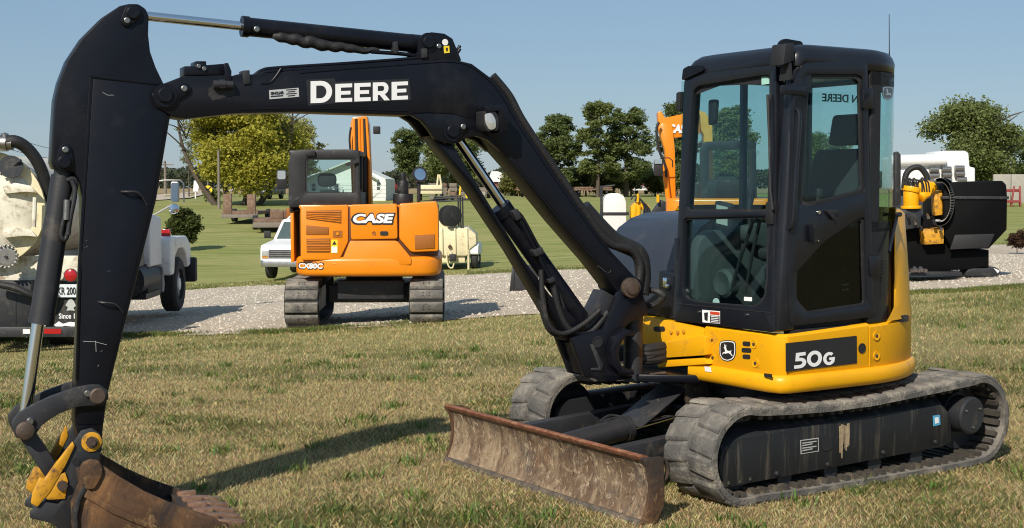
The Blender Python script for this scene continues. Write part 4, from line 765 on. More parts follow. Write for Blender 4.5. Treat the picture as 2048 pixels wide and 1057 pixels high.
# ---- bucket linkage
lk = [(24, 858), (24, 845), (36, 828), (62, 812), (100, 794), (150, 776), (182, 770), (200, 770), (216, 782), (217, 798), (205, 812), (180, 812), (150, 815), (115, 830), (85, 850), (70, 872), (50, 880), (32, 876)]
for s in (1, -1):
    y = .125 if s > 0 else -.095; l_ = mk('tipping_link', prY(B, bS(lk, .125), y, y - .03), black2, EX, bev=.004)
    if s > 0:
        apin(l_, (195, 792), None, .125, .042, pinm); apin(l_, (50, 861), None, .125, .045, pinm); bolt(B, [B.P(B.S(a, b, .125)[0], .125, B.S(a, b, .125)[1]) for a, b in ((175, 787), (60, 842))], .018, .02, BY, 'grease_nut', steel, l_)
mk('bucket_link', prY(B, bS([(36, 872), (50, 850), (70, 862), (112, 925), (128, 960), (118, 975), (100, 968), (84, 945)], .06), .075, -.06), black2, EX, bev=.008)
# ---- quick coupler
cp = [(163, 862), (185, 857), (201, 870), (205, 888), (200, 917), (196, 940), (175, 960), (166, 985), (150, 1008), (147, 1060), (125, 1062), (98, 1046), (60, 1037), (61, 1025), (87, 1004), (117, 1009), (129, 996), (134, 960), (124, 938), (147, 887)]
ck = mk('coupler', [prY(B, bS(cp, .15), .15, .125), prY(B, bS(cp, .15), -.125, -.15)], black2, EX, bev=.004, label='worn quick coupler with yellow hooks')
mk('coupler_body', prY(B, bS([(120, 950), (140, 930), (165, 950), (160, 990), (140, 1050), (110, 1045), (70, 1030), (95, 1000)], .15), .12, -.12), black2, ck, bev=.008)
mk('yellow_hook', prY(B, bS([(146, 884), (150, 892), (132, 930), (100, 985), (75, 1015), (62, 1008), (66, 985), (80, 955), (90, 958), (110, 930)], .16), .165, .13), yellow_w, ck, bev=.006)
mk('yellow_hook', prY(B, bS([(146, 868), (150, 892), (132, 930), (100, 985), (75, 1010), (62, 1000), (66, 985), (80, 955), (90, 958), (110, 930)], .16), -.12, -.155), yellow_w, ck, bev=.006)
mk('latch_plate', prY(B, bS([(118, 950), (130, 945), (136, 962), (130, 998), (95, 1000), (88, 992)], .155), .16, .155), yellow_w, ck, bev=.002)
x, z = B.S(183, 884, .15); mk('pin_washer', lathe(B.P(x, .15, z), BY, [(0, .050), (.008, .050), (.010, .046), (.010, .026), (.004, .026)], 24), yellow_w, ck); mk('coupler_pin', lathe(B.P(x, .155, z), BY, [(-.31, .03), (.016, .03), (.016, .018), (.03, .018), (.03, 0)], 8), pinm, ck)
x, z = B.S(124, 971, .16); mk('coupler_pin', lathe(B.P(x, .16, z), BY, [(-.31, .026), (.02, .026), (.02, 0)], 8), pinm, ck)
x, z = B.S(152, 924, .15); mk('coupler_hole', lathe(B.P(x, .1505, z), BY, [(0, .02), (.002, .02), (.002, 0)], 16), matte, ck)
# ---- bucket
BK = .33
bk = [(160, 938), (168, 925), (182, 919), (198, 926), (240, 955), (290, 984), (340, 1006), (386, 1022), (430, 1036), (448, 1050)]
bt = [(420, 1072), (340, 1096), (250, 1108), (185, 1100), (152, 1070), (150, 1020), (166, 980)]
top_ = [B.S(a, b, BK) for a, b in bk]; bot_ = [(x, max(.012, z)) for x, z in (B.S(a, b, BK) for a, b in bt)]
side = top_ + bot_
bu = mk('bucket', [prY(B, side, BK, BK - .025), prY(B, side, -BK + .025, -BK)], rustdk, EX, bev=.004, label='rusty digging bucket resting on the grass')
shell = [top_[-1]] + bot_ + [(top_[0][0] - .0, top_[0][1] - .03)]
inn_ = [((x - np.mean([s[0] for s in side])) * .93 + np.mean([s[0] for s in side]), (z - .28) * .9 + .29) for x, z in shell]
mk('shell', prY(B, shell + inn_[::-1], BK - .02, -BK + .02), rustdk, bu, smooth=45)
mk('side_rib', prY(B, bS([(168, 976), (178, 980), (230, 1015), (300, 1045), (330, 1060), (318, 1066), (222, 1026), (165, 992)], BK), BK + .014, BK - .001), rustdk, bu, bev=.003)
mk('wear_rim', prY(B, bS([(166, 972), (172, 978), (160, 1000), (154, 1030), (155, 1060), (147, 1060), (147, 1020), (152, 998)], BK), BK + .02, BK - .001), black2, bu, bev=.003)
for s in (1, -1):
    ear = rnd([(157, 950), (163, 922), (198, 918), (206, 945), (188, 978), (166, 978)], 12, 4)
    mk('ear', prY(B, bS(ear, BK), s * (BK + .016), s * (BK - .001)), rustdk, bu, bev=.003)
tx, tz = top_[-1]; tz = max(tz, .03)
mk('lip', prY(B, [(tx + .16, tz + .045), (tx - .02, tz + .01), (tx - .02, tz - .02), (tx + .16, tz + .01)], BK - .002, -BK + .002), rustdk, bu, bev=.004)
for k in range(5):
    yc = -BK + .04 + k * (2 * BK - .08) / 4
    t_ = mk('tooth', ext([B.P(tx + .05, yc + a, tz + b) for a, b in ((-.034, -.028), (.034, -.028), (.034, .034), (-.034, .034))], [B.P(tx - .125, yc + a, tz + b - .012) for a, b in ((-.028, -.012), (.028, -.012), (.028, .012), (-.028, .012))]), tooth, bu, bev=.005)
    mk('adapter', box(B, tx + .02, tx + .12, yc - .026, yc + .026, tz - .01, tz + .055), tooth, t_, bev=.004)
# ---- boom cylinder and its guard
bcx = bcyl((905, 263), (1182, 668), 0, .030, 'boom_cylinder_rod', chrome, EX)
b2 = bcyl((1003, 417), (1190, 680), .0, .058, 'boom_cylinder', black, EX); bcyl((1000, 413), (1012, 430), 0, .064, 'cylinder_head', black, b2)
gd = [(866, 278), (882, 288), (900, 290), (916, 300), (960, 395), (1050, 532), (1130, 620), (1178, 668), (1172, 690), (1140, 682), (1100, 630), (1025, 500), (940, 365), (880, 310)]
gd = [(862, 272), (885, 288), (905, 288), (960, 378), (1042, 512), (1100, 590), (1178, 662), (1166, 690), (1138, 684), (1118, 655), (1030, 505), (938, 366)]
for y in (.085,): mk('cylinder_cover', [prY(B, bS(gd, y), y, y - .012), prY(B, bS(gd, y), -.085, -.073), prY(B, bS([(862, 272), (872, 279), (944, 362), (1036, 502), (1124, 652), (1138, 684), (1118, 655), (1030, 505), (938, 366)], y), .085, -.085)], black, EX, bev=.004, label='black guard plate over the boom cylinder')
bT([(1028, 424), (1036, 432), (1074, 505), (1085, 530), (1106, 568)], .095, .013, 'hydraulic_pipe', black, b2); bT([(1036, 425), (1048, 440), (1080, 500)], .10, .010, 'hydraulic_pipe', black, b2)
for q in ([(1026, 424), (1036, 418), (1044, 436), (1034, 442)], [(1066, 502), (1084, 494), (1090, 506), (1072, 514)], [(1096, 560), (1108, 554), (1112, 562), (1100, 568)]): mk('pipe_clamp', pS(B, q, .117, .06), black2, b2, bev=.003)
for k, q in enumerate(([(1082, 540), (1086, 600), (1098, 650), (1125, 668), (1165, 650), (1200, 620)], [(1106, 566), (1118, 620), (1140, 660), (1180, 665), (1215, 625)], [(1110, 566), (1130, 625), (1160, 672), (1190, 668), (1228, 630)], [(1080, 575), (1084, 615), (1100, 660), (1130, 672), (1152, 662)])): bT(q, .11 - .03 * k, .016 + .004 * (k % 2), 'hydraulic_hose', hose, b2, 8, 6)
mk('lift_pad', prY(B, bS([(1170, 672), (1175, 640), (1205, 580), (1232, 595), (1215, 650), (1190, 690)], .06), .07, -.06), black2, sw, bev=.006)
# ---- cab
def lean(z): return .722 - .07 * (z - 1.0)
def mpF(px, py, dx=0):
    x = .7
    for _ in range(6): y, z = U.R(px, py, x + dx); x = lean(z)
    return U.P(x + dx, y, z)
def mpS(y): return lambda px, py: U.P(U.S(px, py, y)[0], y, U.S(px, py, y)[1])
fo = rnd([(1345, 641), (1348, 590), (1360, 360), (1368, 165), (1372, 146), (1388, 139), (1536, 113), (1552, 113), (1552, 300), (1550, 500), (1550, 666)], 7, 3)
h1 = rnd([(1370, 424), (1382, 230), (1386, 182), (1396, 172), (1528, 150), (1541, 151), (1541, 300), (1537, 424)], 8, 4); h2 = rnd([(1366, 437), (1537, 433), (1535, 560), (1530, 596), (1512, 614), (1400, 606), (1372, 600), (1363, 580)], 9, 4)
ff = mk('windscreen_frame', holed(U, fo, [h1, h2], mpF, -UX * .06), cabpt, EX, bev=.008, smooth=40)
cab = ff
seal = lambda h, g: [(a + (a - np.mean([p[0] for p in h])) * g, b + (b - np.mean([p[1] for p in h])) * g) for a, b in h]
for h in (h1, h2):
    mk('window_seal', holed(U, seal(h, .012), [seal(h, -.03)], lambda a, b: mpF(a, b, -.012), -UX * .02), matte, ff, smooth=0)
    q = seal(h, .005); mk('windscreen', ext([mpF(a, b, -.030) for a, b in q], [mpF(a, b, -.036) for a, b in q]), glass, ff, smooth=0)
mk('shade_band', ext([mpF(a, b, -.026) for a, b in ((1392, 176), (1535, 151), (1535, 168), (1440, 172), (1392, 190))], [mpF(a, b, -.028) for a, b in ((1392, 176), (1535, 151), (1535, 168), (1440, 172), (1392, 190))]), matte, ff, smooth=0)
def fq(nm, px, m, d, par=ff): return mk(nm, ext([mpF(a, b, d) for a, b in px], [mpF(a, b, d - .002) for a, b in px]), m, par, smooth=0)
fq('glass_sticker', [(1523, 154), (1540, 152), (1540, 168), (1523, 170)], mat('pale_green_sticker', (.35, .62, .52), .5), -.022)
fq('glass_sticker', [(1488, 594), (1504, 595), (1504, 603), (1488, 602)], decalw, -.022)
ws = fq('warning_label', [(1404, 620), (1440, 623), (1440, 648), (1405, 645)], decalw, .004)
fq('label_figure', [(1408, 626), (1416, 625), (1415, 643), (1409, 640)], decalk, .006, ws); fq('label_heading', [(1420, 623), (1439, 625), (1439, 631), (1420, 629)], decalr, .006, ws); fq('label_text', [(1420, 631), (1439, 633), (1439, 647), (1420, 645)], decalk, .006, ws)
for k in range(4): fq('label_line', [(1422, 632.5 + k * 3.4), (1437, 634 + k * 3.4), (1437, 635.4 + k * 3.4), (1422, 633.9 + k * 3.4)], decalw, .008, ws)
fq('skirt_seam', [(1350, 606), (1350, 608), (1545, 627), (1545, 625)], matte, .003)
for a, b in ((1398, 624), (1494, 630)): mk('cab_bolt', lathe(np.array(mpF(a, b)), UX, [(0, .009), (.008, .009), (.008, 0)], 8), steel, ff)
# corner post, roof, door
def ring(z, dx=0., k=1.): l = lean(z) - .722; return [U.P(x + l + dx, y, z) for x, y in ((.705, .84), (.722, .885), (.710, .925), (.675, .945), (.60, .947), (.59, .90), (.65, .86))]
mk('corner_post', loft([ring(.955), ring(1.3), ring(1.8), ring(2.30), ring(2.40, -.015), ring(2.47, -.05)]), cabpt, EX, bev=.01, smooth=45)
ro = rnd([(.615, -.01), (.615, .945), (-.12, .945), (-.33, .84), (-.43, .62), (-.43, -.01)], .10, 5)
def rr(z, inset): 
    c = np.mean(ro, 0); return [U.P(c[0] + (x - c[0]) * (1 - inset / .5), c[1] + (y - c[1]) * (1 - inset / .48), z) for x, y in ro]
mk('cab_roof', loft([rr(2.435, .02), rr(2.445, 0), rr(2.50, -.004), rr(2.535, .012), rr(2.562, .04), rr(2.575, .09)]), cabpt, EX, smooth=60)
mk('roof_front_visor', ext([mpF(a, b, .004) for a, b in ((1370, 150), (1388, 137), (1552, 110), (1552, 130))], [U.P(.5, *U.R(a, b, .5)) for a, b in ((1405, 157), (1420, 142), (1580, 118), (1580, 135))]), cabpt, EX, bev=.008)
do = rnd([(1580, 653), (1577, 560), (1584, 350), (1590, 160), (1608, 126), (1722, 121), (1735, 126), (1738, 300), (1747, 560), (1752, 634)], 12, 4)
d1 = rnd([(1598, 408), (1593, 385), (1602, 230), (1606, 160), (1612, 149), (1716, 149), (1726, 156), (1729, 300), (1731, 386), (1690, 396), (1620, 414)], 9, 4)
d2 = rnd([(1592, 545), (1650, 481), (1716, 437), (1730, 434), (1732, 520), (1735, 611), (1700, 616), (1614, 629), (1592, 604)], 7, 4)
dy_ = .952
door = mk('cab_door', holed(U, do, [d1, d2], mpS(dy_), -UY * .05), cabpt, EX, bev=.007, smooth=40, label='black cab door with two windows')
for h, g_ in ((d1, glass), (d2, glassd)):
    mk('window_seal', holed(U, seal(h, .015), [seal(h, -.06)], lambda a, b: tuple(np.array(mpS(dy_)(a, b)) - UY * .012), -UY * .02), matte, door, smooth=0)
    q = seal(h, .01); mk('door_window', ext([tuple(np.array(mpS(dy_)(a, b)) - UY * .026) for a, b in q], [tuple(np.array(mpS(dy_)(a, b)) - UY * .031) for a, b in q]), g_, door, smooth=0)
def sq(nm, px, y, th, m, par, bev=0): return mk(nm, prY(U, [U.S(a, b, y) for a, b in px], y, y - th), m, par, bev=bev)
sq('door_handle', rnd([(1655, 421), (1676, 420), (1678, 424), (1668, 430), (1674, 440), (1668, 441), (1658, 428)], 2, 2), dy_ + .02, .022, matte, door, .003)
mk('lock', lathe(np.array(mpS(dy_)(1636, 425)), UY, [(0, .012), (.012, .011), (.012, 0)], 14), chrome, door)
sq('grip_recess', rnd([(1617, 447), (1630, 445), (1631, 486), (1618, 489)], 5, 3), dy_ + .003, .004, matte, door); sq('grip', rnd([(1620, 450), (1628, 449), (1628, 483), (1621, 485)], 3, 2), dy_ + .02, .018, black, door, .003)
mk('grip_button', lathe(np.array(mpS(dy_)(1634, 482)), UY, [(0, .007), (.012, .006), (.012, 0)], 10), chrome, door)
for a, b in ((1727, 178), (1741, 512)): sq('door_hinge', rnd([(a, b), (a + 20, b - 1), (a + 21, b + 40), (a + 1, b + 41)], 3, 2), dy_ + .016, .03, cabpt, door, .004)
mk('door_gasket', box(U, .0, .62, .88, .935, .93, .955), matte, EX)
# rear corner: wrap-around glass above, glossy panel below
cr = [(.0, .945), (-.08, .942), (-.17, .925), (-.255, .885), (-.325, .825), (-.38, .745), (-.415, .64), (-.425, .5)]
def band(z0, z1, th, pts=cr): return loft([[U.P(x, y, z) for x, y, z in ((a, b, z0), (a, b, z1), (a + th * (.3 + abs(a)), b - th, z1), (a + th * (.3 + abs(a)), b - th, z0))] for a, b in pts])
mk('rear_corner_panel', band(.965, 1.52, .03), cabpt, EX, smooth=50)
mk('rear_corner_glass', band(1.52, 2.44, .006), glass, EX, smooth=50)
mk('rear_corner_edge', [band(2.36, 2.44, .012), band(1.50, 1.56, .012), band(1.52, 2.44, .03, cr[:2])], matte, EX, smooth=50)
def rayplane(px, py, p, n):
    r_ = ray(px, py); t = ((np.array(p) - EYE) @ n) / (r_ @ n); return EYE + r_ * t
nb = U.V(-.62, .78, 0); nb = nb / np.linalg.norm(nb); pb = np.array(U.P(-.275, .878, 2.2))
badge(EX, lambda a, b, l: tuple(rayplane(a, b, pb, nb) + nb * l), 9.5, 1775, 186, nb)
mk('rear_wall', [box(U, -.425, -.395, .0, .62, .965, 1.50), box(U, -.425, -.395, -.0, .05, 1.5, 2.44), box(U, -.425, -.395, .0, .62, 2.41, 2.44)], cabpt, EX, bev=.004); mk('rear_window', box(U, -.413, -.408, .05, .62, 1.5, 2.41), glass, EX)
mk('right_wall', [box(U, -.40, .70, .0, .04, .965, 1.45), box(U, -.40, -.30, .0, .04, 1.45, 2.44), box(U, .13, .17, .0, .035, 1.45, 2.44), box(U, -.3, .62, .0, .04, 2.415, 2.44)], cabpt, EX, bev=.004)
mk('right_post', loft([[U.P(lean(z) - .722 + a, b, z) for a, b in ((.70, .0), (.70, .06), (.64, .06), (.64, .0))] for z in (.96, 2.44)]), cabpt, EX)
mk('right_window', box(U, -.3, .66, .012, .018, 1.45, 2.415), glass, EX)
a, b = np.array(U.S(1646, 184, .008)), np.array(U.S(1718, 176, .008))
xa = U.S(1752, 176, .008)[0]; xb_ = U.S(1645, 182, .008)[0]; zb_ = 2.315
text('JOHN DEERE', U.P(xa, .008, zb_), UX, UP, xb_ - xa, .07, matte, EX, .02, name='window_lettering')
# inside the cab
mk('cab_floor', box(U, -.4, .70, .04, .9, .945, .985), matte, EX)
st_ = mk('seat', [prY(U, rnd([(.20, 1.30), (.22, 1.38), (-.12, 1.42), (-.22, 1.36), (-.2, 1.28)], .04), .22, .68), prY(U, rnd([(-.10, 1.36), (-.26, 1.95), (-.31, 2.02), (-.36, 1.95), (-.28, 1.36)], .05), .22, .68), box(U, -.2, .15, .3, .6, .98, 1.3)], seatm, EX, bev=.03, seg=3, smooth=50)
mk('headrest', prY(U, rnd([(-.27, 2.03), (-.31, 2.22), (-.38, 2.22), (-.36, 2.02)], .03), .33, .57), seatm, st_, bev=.025, seg=3)
for yy in (.16, .74):
    c_ = mk('arm_console', prY(U, rnd([(-.2, 1.3), (.28, 1.42), (.30, 1.52), (.1, 1.54), (-.25, 1.5)], .04), yy - .05, yy + .05), inter, EX, bev=.012)
    mk('joystick', [tube([U.P(.22, yy, 1.52), U.P(.23, yy, 1.62), U.P(.215, yy, 1.70)], [.014, .016, .024], 8), lathe(U.P(.215, yy, 1.69), UP, [(0, .02), (.02, .028), (.06, .024), (.07, 0)], 10)], matte, c_)
mk('red_lever', tube([U.P(.12, .74, 1.52), U.P(.10, .74, 1.60), U.P(.09, .74, 1.70)], [.010, .018, .016], 8), redl, EX)
for a0, a1 in (((1462, 582), (1508, 437)), ((1490, 588), (1521, 437))): mk('travel_lever', tube([U.P(.56, *U.R(*a0, .56)), U.P(.56, *U.R((a0[0] + a1[0]) / 2 - 2, (a0[1] + a1[1]) / 2, .56)), U.P(.56, *U.R(*a1, .56))], .011, 8), matte, EX)
mk('pedal_box', [box(U, .45, .62, .25, .62, .985, 1.05), box(U, .52, .60, .66, .84, .985, 1.12)], matte, EX, bev=.01)
mk('side_console', prY(U, rnd([(.62, 1.0), (.62, 1.42), (.52, 1.50), (-.1, 1.45), (-.2, 1.0)], .06), .045, .13), inter, EX, bev=.01)
mk('wiper', [tube([mpF(1546, 420, .03), mpF(1541, 380, .035), mpF(1538, 250, .03), mpF(1536, 190, .02)], .008, 6), tube([mpF(1540, 330, .02), mpF(1534, 190, .016)], .006, 5)], matte, ff)
mk('wiper_motor', box(U, .66, .70, .80, .86, 1.55, 1.68), matte, ff, bev=.01)
mk('inside_mirror', prX(U, rnd([(.10, 2.14), (.16, 2.16), (.17, 2.30), (.10, 2.30)], .02), .52, .49), matte, EX, bev=.005)
mk('grab_rail', tube([U.P(*[lean(z) - .722 + .70, .955, z]) for z in (1.53,)] + [U.P(lean(z) - .722 + .70, .985, z) for z in (1.58, 1.9, 2.16)] + [U.P(lean(2.2) - .722 + .70, .955, 2.20)], .013, 8, 3), cabpt, EX)
mk('roof_gutter', box(U, .55, .72, .93, .96, 2.28, 2.33), cabpt, EX, bev=.004)
# roof fittings
wl = mk('roof_lamp', ext([U.P(.715, .84, 2.44), U.P(.715, .95, 2.44), U.P(.70, .95, 2.56), U.P(.70, .84, 2.56)], [U.P(.62, .86, 2.47), U.P(.62, .94, 2.47), U.P(.62, .94, 2.57), U.P(.62, .86, 2.57)]), matte, EX, bev=.008)
mk('lamp_bracket', prX(U, rnd([(.86, 2.36), (.95, 2.36), (.93, 2.50), (.88, 2.50)], .01), .66, .64), matte, EX); mk('roof_bracket', prY(U, rnd([(.60, 2.50), (.60, 2.585), (.56, 2.61), (.42, 2.60), (.40, 2.53)], .02), .80, .78), black, EX)
mk('roof_bracket', prX(U, rnd([(-.01, 2.42), (-.0, 2.49), (.05, 2.505), (.16, 2.50), (.2, 2.47)], .015), .64, .61), black, EX)
x, z = U.S(1779, 108, .6); mk('aerial', tube([U.P(x, .6, 2.55), U.P(x + .002, .6, 2.62), U.P(x + .02, .61, 2.84)], [.007, .003, .0022], 6), matte, EX)
mk('rear_bracket', [box(U, -.40, -.34, .70, .76, 2.34, 2.43), prZ(U, rnd([(-.1, .93), (-.24, .89), (-.36, .79), (-.42, .72), (-.36, .68), (-.1, .85)], .03), 2.405, 2.43)], matte, EX, bev=.008)
mk('right_mirror', pR(U, rnd([(1352, 186), (1360, 183), (1360, 222), (1351, 224)], 2, 2), .62, .05), matte, EX, bev=.006)
# engine cover and rear
def hr(z, rx, ry, t0): return [U.P(-rx * math.sin(t), ry * math.cos(t), z) for t in np.linspace(t0 * math.pi, .98 * math.pi, 30)] + [U.P(-.46, -.80, z), U.P(-.46, .45, z), U.P(-.445, .66, z), U.P(-.40, .77, z), U.P(-.34, .845, z), U.P(-.265, .905, z)][:6]
mk('engine_cover', loft([hr(.965, .965, .962, .05), hr(1.0, .962, .958, .065), hr(1.05, .955, .953, .085), hr(1.15, .945, .945, .10), hr(1.35, .93, .93, .115), hr(1.60, .915, .905, .13), hr(1.63, .88, .87, .13), hr(1.64, .75, .7, .14)]), yellow, EX, smooth=50)
for k in range(12): mk('vent_slot', prY(U, [(-.115, 1.10 + k * .02), (-.15, 1.10 + k * .02), (-.15, 1.108 + k * .02), (-.115, 1.108 + k * .02)], .946, .90), matte, EX, smooth=0)
mk('stay_rod', tube([U.P(-.285, .90, 1.60), U.P(-.14, .97, 1.38)], .010, 8), cabpt, EX); mk('stay_knob', [tube([U.P(-.31, .86, 1.60), U.P(-.24, .95, 1.60)], .009, 8), lathe(U.P(-.24, .95, 1.60), UY, [(-.01, .014), (.015, .014), (.015, 0)], 10)], matte, EX)
# right-hand cover beside the cab, tool box
cv = [(-.1, 1.60), (.20, 1.585), (.33, 1.55), (.43, 1.49), (.51, 1.39), (.56, 1.26), (.58, 1.10), (.585, .93), (-.1, .93)]
co = mk('tank_cover', prY(U, cv, -.93, -.08), mat('navy_cover_paint', (.03, .036, .05), .35, var=.15, dirt=(.09, .09, .09), damt=.1, dscale=3), EX, bev=.02, smooth=50)
mk('cover_rib', prY(U, [(x + .012, z + .008) for x, z in cv[:-1]] + [(x - .03, z - .04) for x, z in cv[:-1][::-1]], -.22, -.07), cabpt, co, smooth=50)
tbx = mk('tool_box', [prX(U, rnd([(-.15, .95), (.02, .95), (.02, 1.22), (-.15, 1.24)], .015), .70, .48)], cabpt, EX, bev=.008)
mk('latch', [box(U, .70, .716, -.09, -.05, 1.14, 1.20), box(U, .71, .724, -.06, -.02, 1.135, 1.16)], chrome, tbx, bev=.003)
mk('hose', tube([U.P(.86, -.2, 1.10), U.P(.86, -.02, 1.13), U.P(.82, .04, 1.10), U.P(.84, -.02, 1.04), U.P(.92, -.1, 1.03)], .020, 8, 5), hose, EX); mk('hose_fitting', cyl(U.P(.93, -.08, 1.03), U.P(.95, -.14, 1.03), .022, n=10), chrome, EX)
# small things inside the cab
mk('monitor', prX(U, rnd([(.10, 1.52), (.24, 1.50), (.24, 1.66), (.10, 1.68)], .02), .46, .42), matte, EX, bev=.006); mk('monitor_screen', prX(U, [(.12, 1.54), (.22, 1.525), (.22, 1.64), (.12, 1.655)], .463, .459), decalg, EX, smooth=0)
mk('console_label', box(U, .0, .09, .792, .794, 1.36, 1.40), decaly, EX, smooth=0)
mk('console_front', prY(U, rnd([(.28, .99), (.30, 1.36), (.05, 1.40), (-.05, .99)], .03), .70, .79), inter, EX, bev=.01)
for k in range(4): mk('console_knob', lathe(U.P(.02 + k % 2 * .03, .792, 1.15 + k // 2 * .03), UY, [(0, .008), (.01, .007), (.01, 0)], 8), decalw, EX)
mk('console_cap', lathe(U.P(.12, .792, 1.27), UY, [(0, .018), (.012, .016), (.014, 0)], 12), chrome, EX)
mk('floor_mat', box(U, .15, .5, .5, .86, .986, .996), inter, EX); mk('paper_sheet', hexa([U.P(x, y, 1.02 + z) for z in (0, .003) for x, y in ((.30, .70), (.52, .68), (.50, .86), (.28, .84))]), decalg, EX, smooth=0)
for k in range(6): mk('coat_cord', tube([U.P(.60, .86 - .004 * k, 2.32), U.P(.585 + .008 * (k % 2), .872, 2.1), U.P(.60, .865, 1.9), U.P(.59 + .006 * (k % 3), .87, 1.7)], .008, 5, 4), hose, EX) if k < 2 else None
mk('valve_cover', lathe(U.P(.56, .30, 1.18), UX, [(0, .0), (.02, .07), (.0, .09), (-.05, .09)], 20), inter, EX); mk('white_gauge', lathe(U.P(.58, .26, 1.06), UX, [(0, .028), (.006, .028), (.006, 0)], 16), decalw, EX)
mk('cup_holder', [tube([U.P(.6, .22 + .05 * math.cos(a), 1.0 + .045 * math.sin(a) + .02) for a in np.linspace(0, 6.28, 9)], .006, 5)], matte, EX)
# ------------------------------------------------------------------ orange excavator seen from behind
def RW(F, px, py, x): return U_(F, px, py, x)
def U_(F, px, py, x): y, z = F.R(px, py, x); return F.P(x, y, z)
def Rp(F, px, x, th): return prX(F, [F.R(a, b, x) for a, b in px], x, x + th)       # outline on a rear plane, body going forward
def rect(a, b, c, d): return [(a, b), (c, b), (c, d), (a, d)]
def crawler(F, root, y0, y1, half, rad, zc, name='crawler_track', npad=34, padm=rubber, lab=None, zoff=0.):
    pts = []
    for i in range(25): a = math.radians(-90 + 180 * i / 24); pts.append((half + rad * math.cos(a), zc + rad * math.sin(a)))
    for x in np.linspace(half * .9, -half * .9, 12): pts.append((x, zc + rad - .03 * (1 - (x / half) ** 2)))
    for i in range(25): a = math.radians(90 + 180 * i / 24); pts.append((-half + rad * math.cos(a), zc + rad * math.sin(a)))
    for x in np.linspace(-half * .9, half * .9, 12): pts.append((x, zc - rad))
    p = np.array(pts); q = np.vstack([p, p[:1]]); d = np.r_[0, np.cumsum(np.linalg.norm(np.diff(q, axis=0), axis=1))]; s = np.linspace(0, d[-1], npad, endpoint=False)
    P = np.column_stack([np.interp(s, d, q[:, 0]), np.interp(s, d, q[:, 1])]); s2 = (s + .02) % d[-1]; T = np.column_stack([np.interp(s2, d, q[:, 0]), np.interp(s2, d, q[:, 1])]) - P; T /= np.linalg.norm(T, axis=1)[:, None]; Nn = np.column_stack([T[:, 1], -T[:, 0]])
    inn = [((x - 0) * .96, zc + (z - zc) * .86) for x, z in pts]
    t = mk(name, loft([[F.P(a, y0 + .01, b), F.P(a, y1 - .01, b), F.P(c, y1 - .01, e), F.P(c, y0 + .01, e)] for (a, b), (c, e) in zip(pts + pts[:1], inn + inn[:1])], cap=False), tyre, root, smooth=40)
    L_ = d[-1] / npad; w = abs(y1 - y0) / 2; h = L_ * .44
    pad = piece('track_pad', [(-h, -w, -.01), (h, -w, -.01), (h, w, -.01), (-h, w, -.01), (-h * .82, -w * .98, .045), (h * .82, -w * .98, .045), (h * .82, w * .98, .045), (-h * .82, w * .98, .045)], hexa([])[1], padm, .008)
    for i in range(npad):
        ex = F.V(T[i][0], 0, T[i][1]); ez = F.V(Nn[i][0], 0, Nn[i][1]); ey = np.cross(ez, ex); o = inst(pad, t, mat3(F.P(P[i][0], (y0 + y1) / 2, P[i][1]), ex, ey, ez))
        if P[i][0] < -half * .9:
            for a, b in ((-.25, .25), (.25, .25), (-.25, -.25), (.25, -.25)):
                c = np.array(F.P(P[i][0], (y0 + y1) / 2, P[i][1])) + ex * b * h * 1.1 + ey * a * w * .7 + ez * .0452
                if b > 0 or True: mk('bolt_hole', lathe(c, ez, [(-.01, .012), (.0012, .012), (.0012, 0)], 8), matte, t, smooth=0)
    mk('track_beam', [prY(F, rnd([(half, zc - rad * .6), (half, zc + rad * .45), (-half, zc + rad * .45), (-half, zc - rad * .6)], .1), y0 + (y1 - y0) * .2, y1 - (y1 - y0) * .2)], black2, root)
    return t
zc_ = float(terr(-2.2, 21.0))
C1 = Frame((-2.19, 21.75), 180 - 2.5, zc_ - .02)
E1_ = thing('crawler_excavator', 'orange crawler excavator seen from behind on the gravel, dark cab on its left', 'excavator', C1)
RX = -1.42                                                   # rear face
def c1(px): return [C1.R(a, b, RX) for a, b in px]
crawler(C1, E1_, C1.R(572, 600, -1.2)[0], C1.R(638, 600, -1.2)[0], 1.05, .33, .36); crawler(C1, E1_, C1.R(820, 600, -1.2)[0], C1.R(886, 600, -1.2)[0], 1.05, .33, .36)
mk('undercarriage', [box(C1, -.8, .8, -.65, .65, .35, .62), cyl(C1.P(0, 0, .6), C1.P(0, 0, .86), .45, n=28), box(C1, -1.0, -.7, -.5, .5, .42, .7)], black2, E1_, bev=.01)
hb = [C1.R(588, 555, RX)[0], C1.R(882, 555, RX)[0]]; zb, zt = C1.R(735, 554, RX)[1], C1.R(735, 410, RX)[1]
hw = (hb[0] - hb[1]) / 2; hc_ = (hb[0] + hb[1]) / 2
def rear_arc(n=41, k=1.0, w=1.0, dx=0): return [(RX + dx + (.13 * abs(t) ** 2.2 + .18 * abs(t) ** 12) * k, hc_ + hw * w * t) for t in np.linspace(1, -1, n)]
def body(z0, z1, w, dx, m, nm, par, bev=.02): return mk(nm, prZ(C1, rear_arc(41, 1, w, dx) + [(.9, hc_ - hw * w), (.9, hc_ + hw * w)], z0, z1), m, par, bev=bev, seg=3, smooth=40)
zs = C1.R(735, 514, RX)[1]
cw1 = body(zb, zs, 1.0, 0, orange, 'counterweight', E1_, .07)
body(zs - .02, zt - .03, .955, .05, mat('dark_panel_gap', (.10, .035, .01), .6), 'inner_body', E1_, .01)
mk('centre_weight', Rp(C1, rnd([(700, 482), (794, 482), (822, 516), (822, 530), (660, 530), (684, 522)], 5), RX + .02, .3), orange, cw1, bev=.012)
lp1 = mk('engine_panel', prX(C1, c1(rnd([(600, 413), (696, 410), (696, 484), (678, 521), (601, 521)], 5)), RX + .03, RX + .5), orange, E1_, bev=.015)
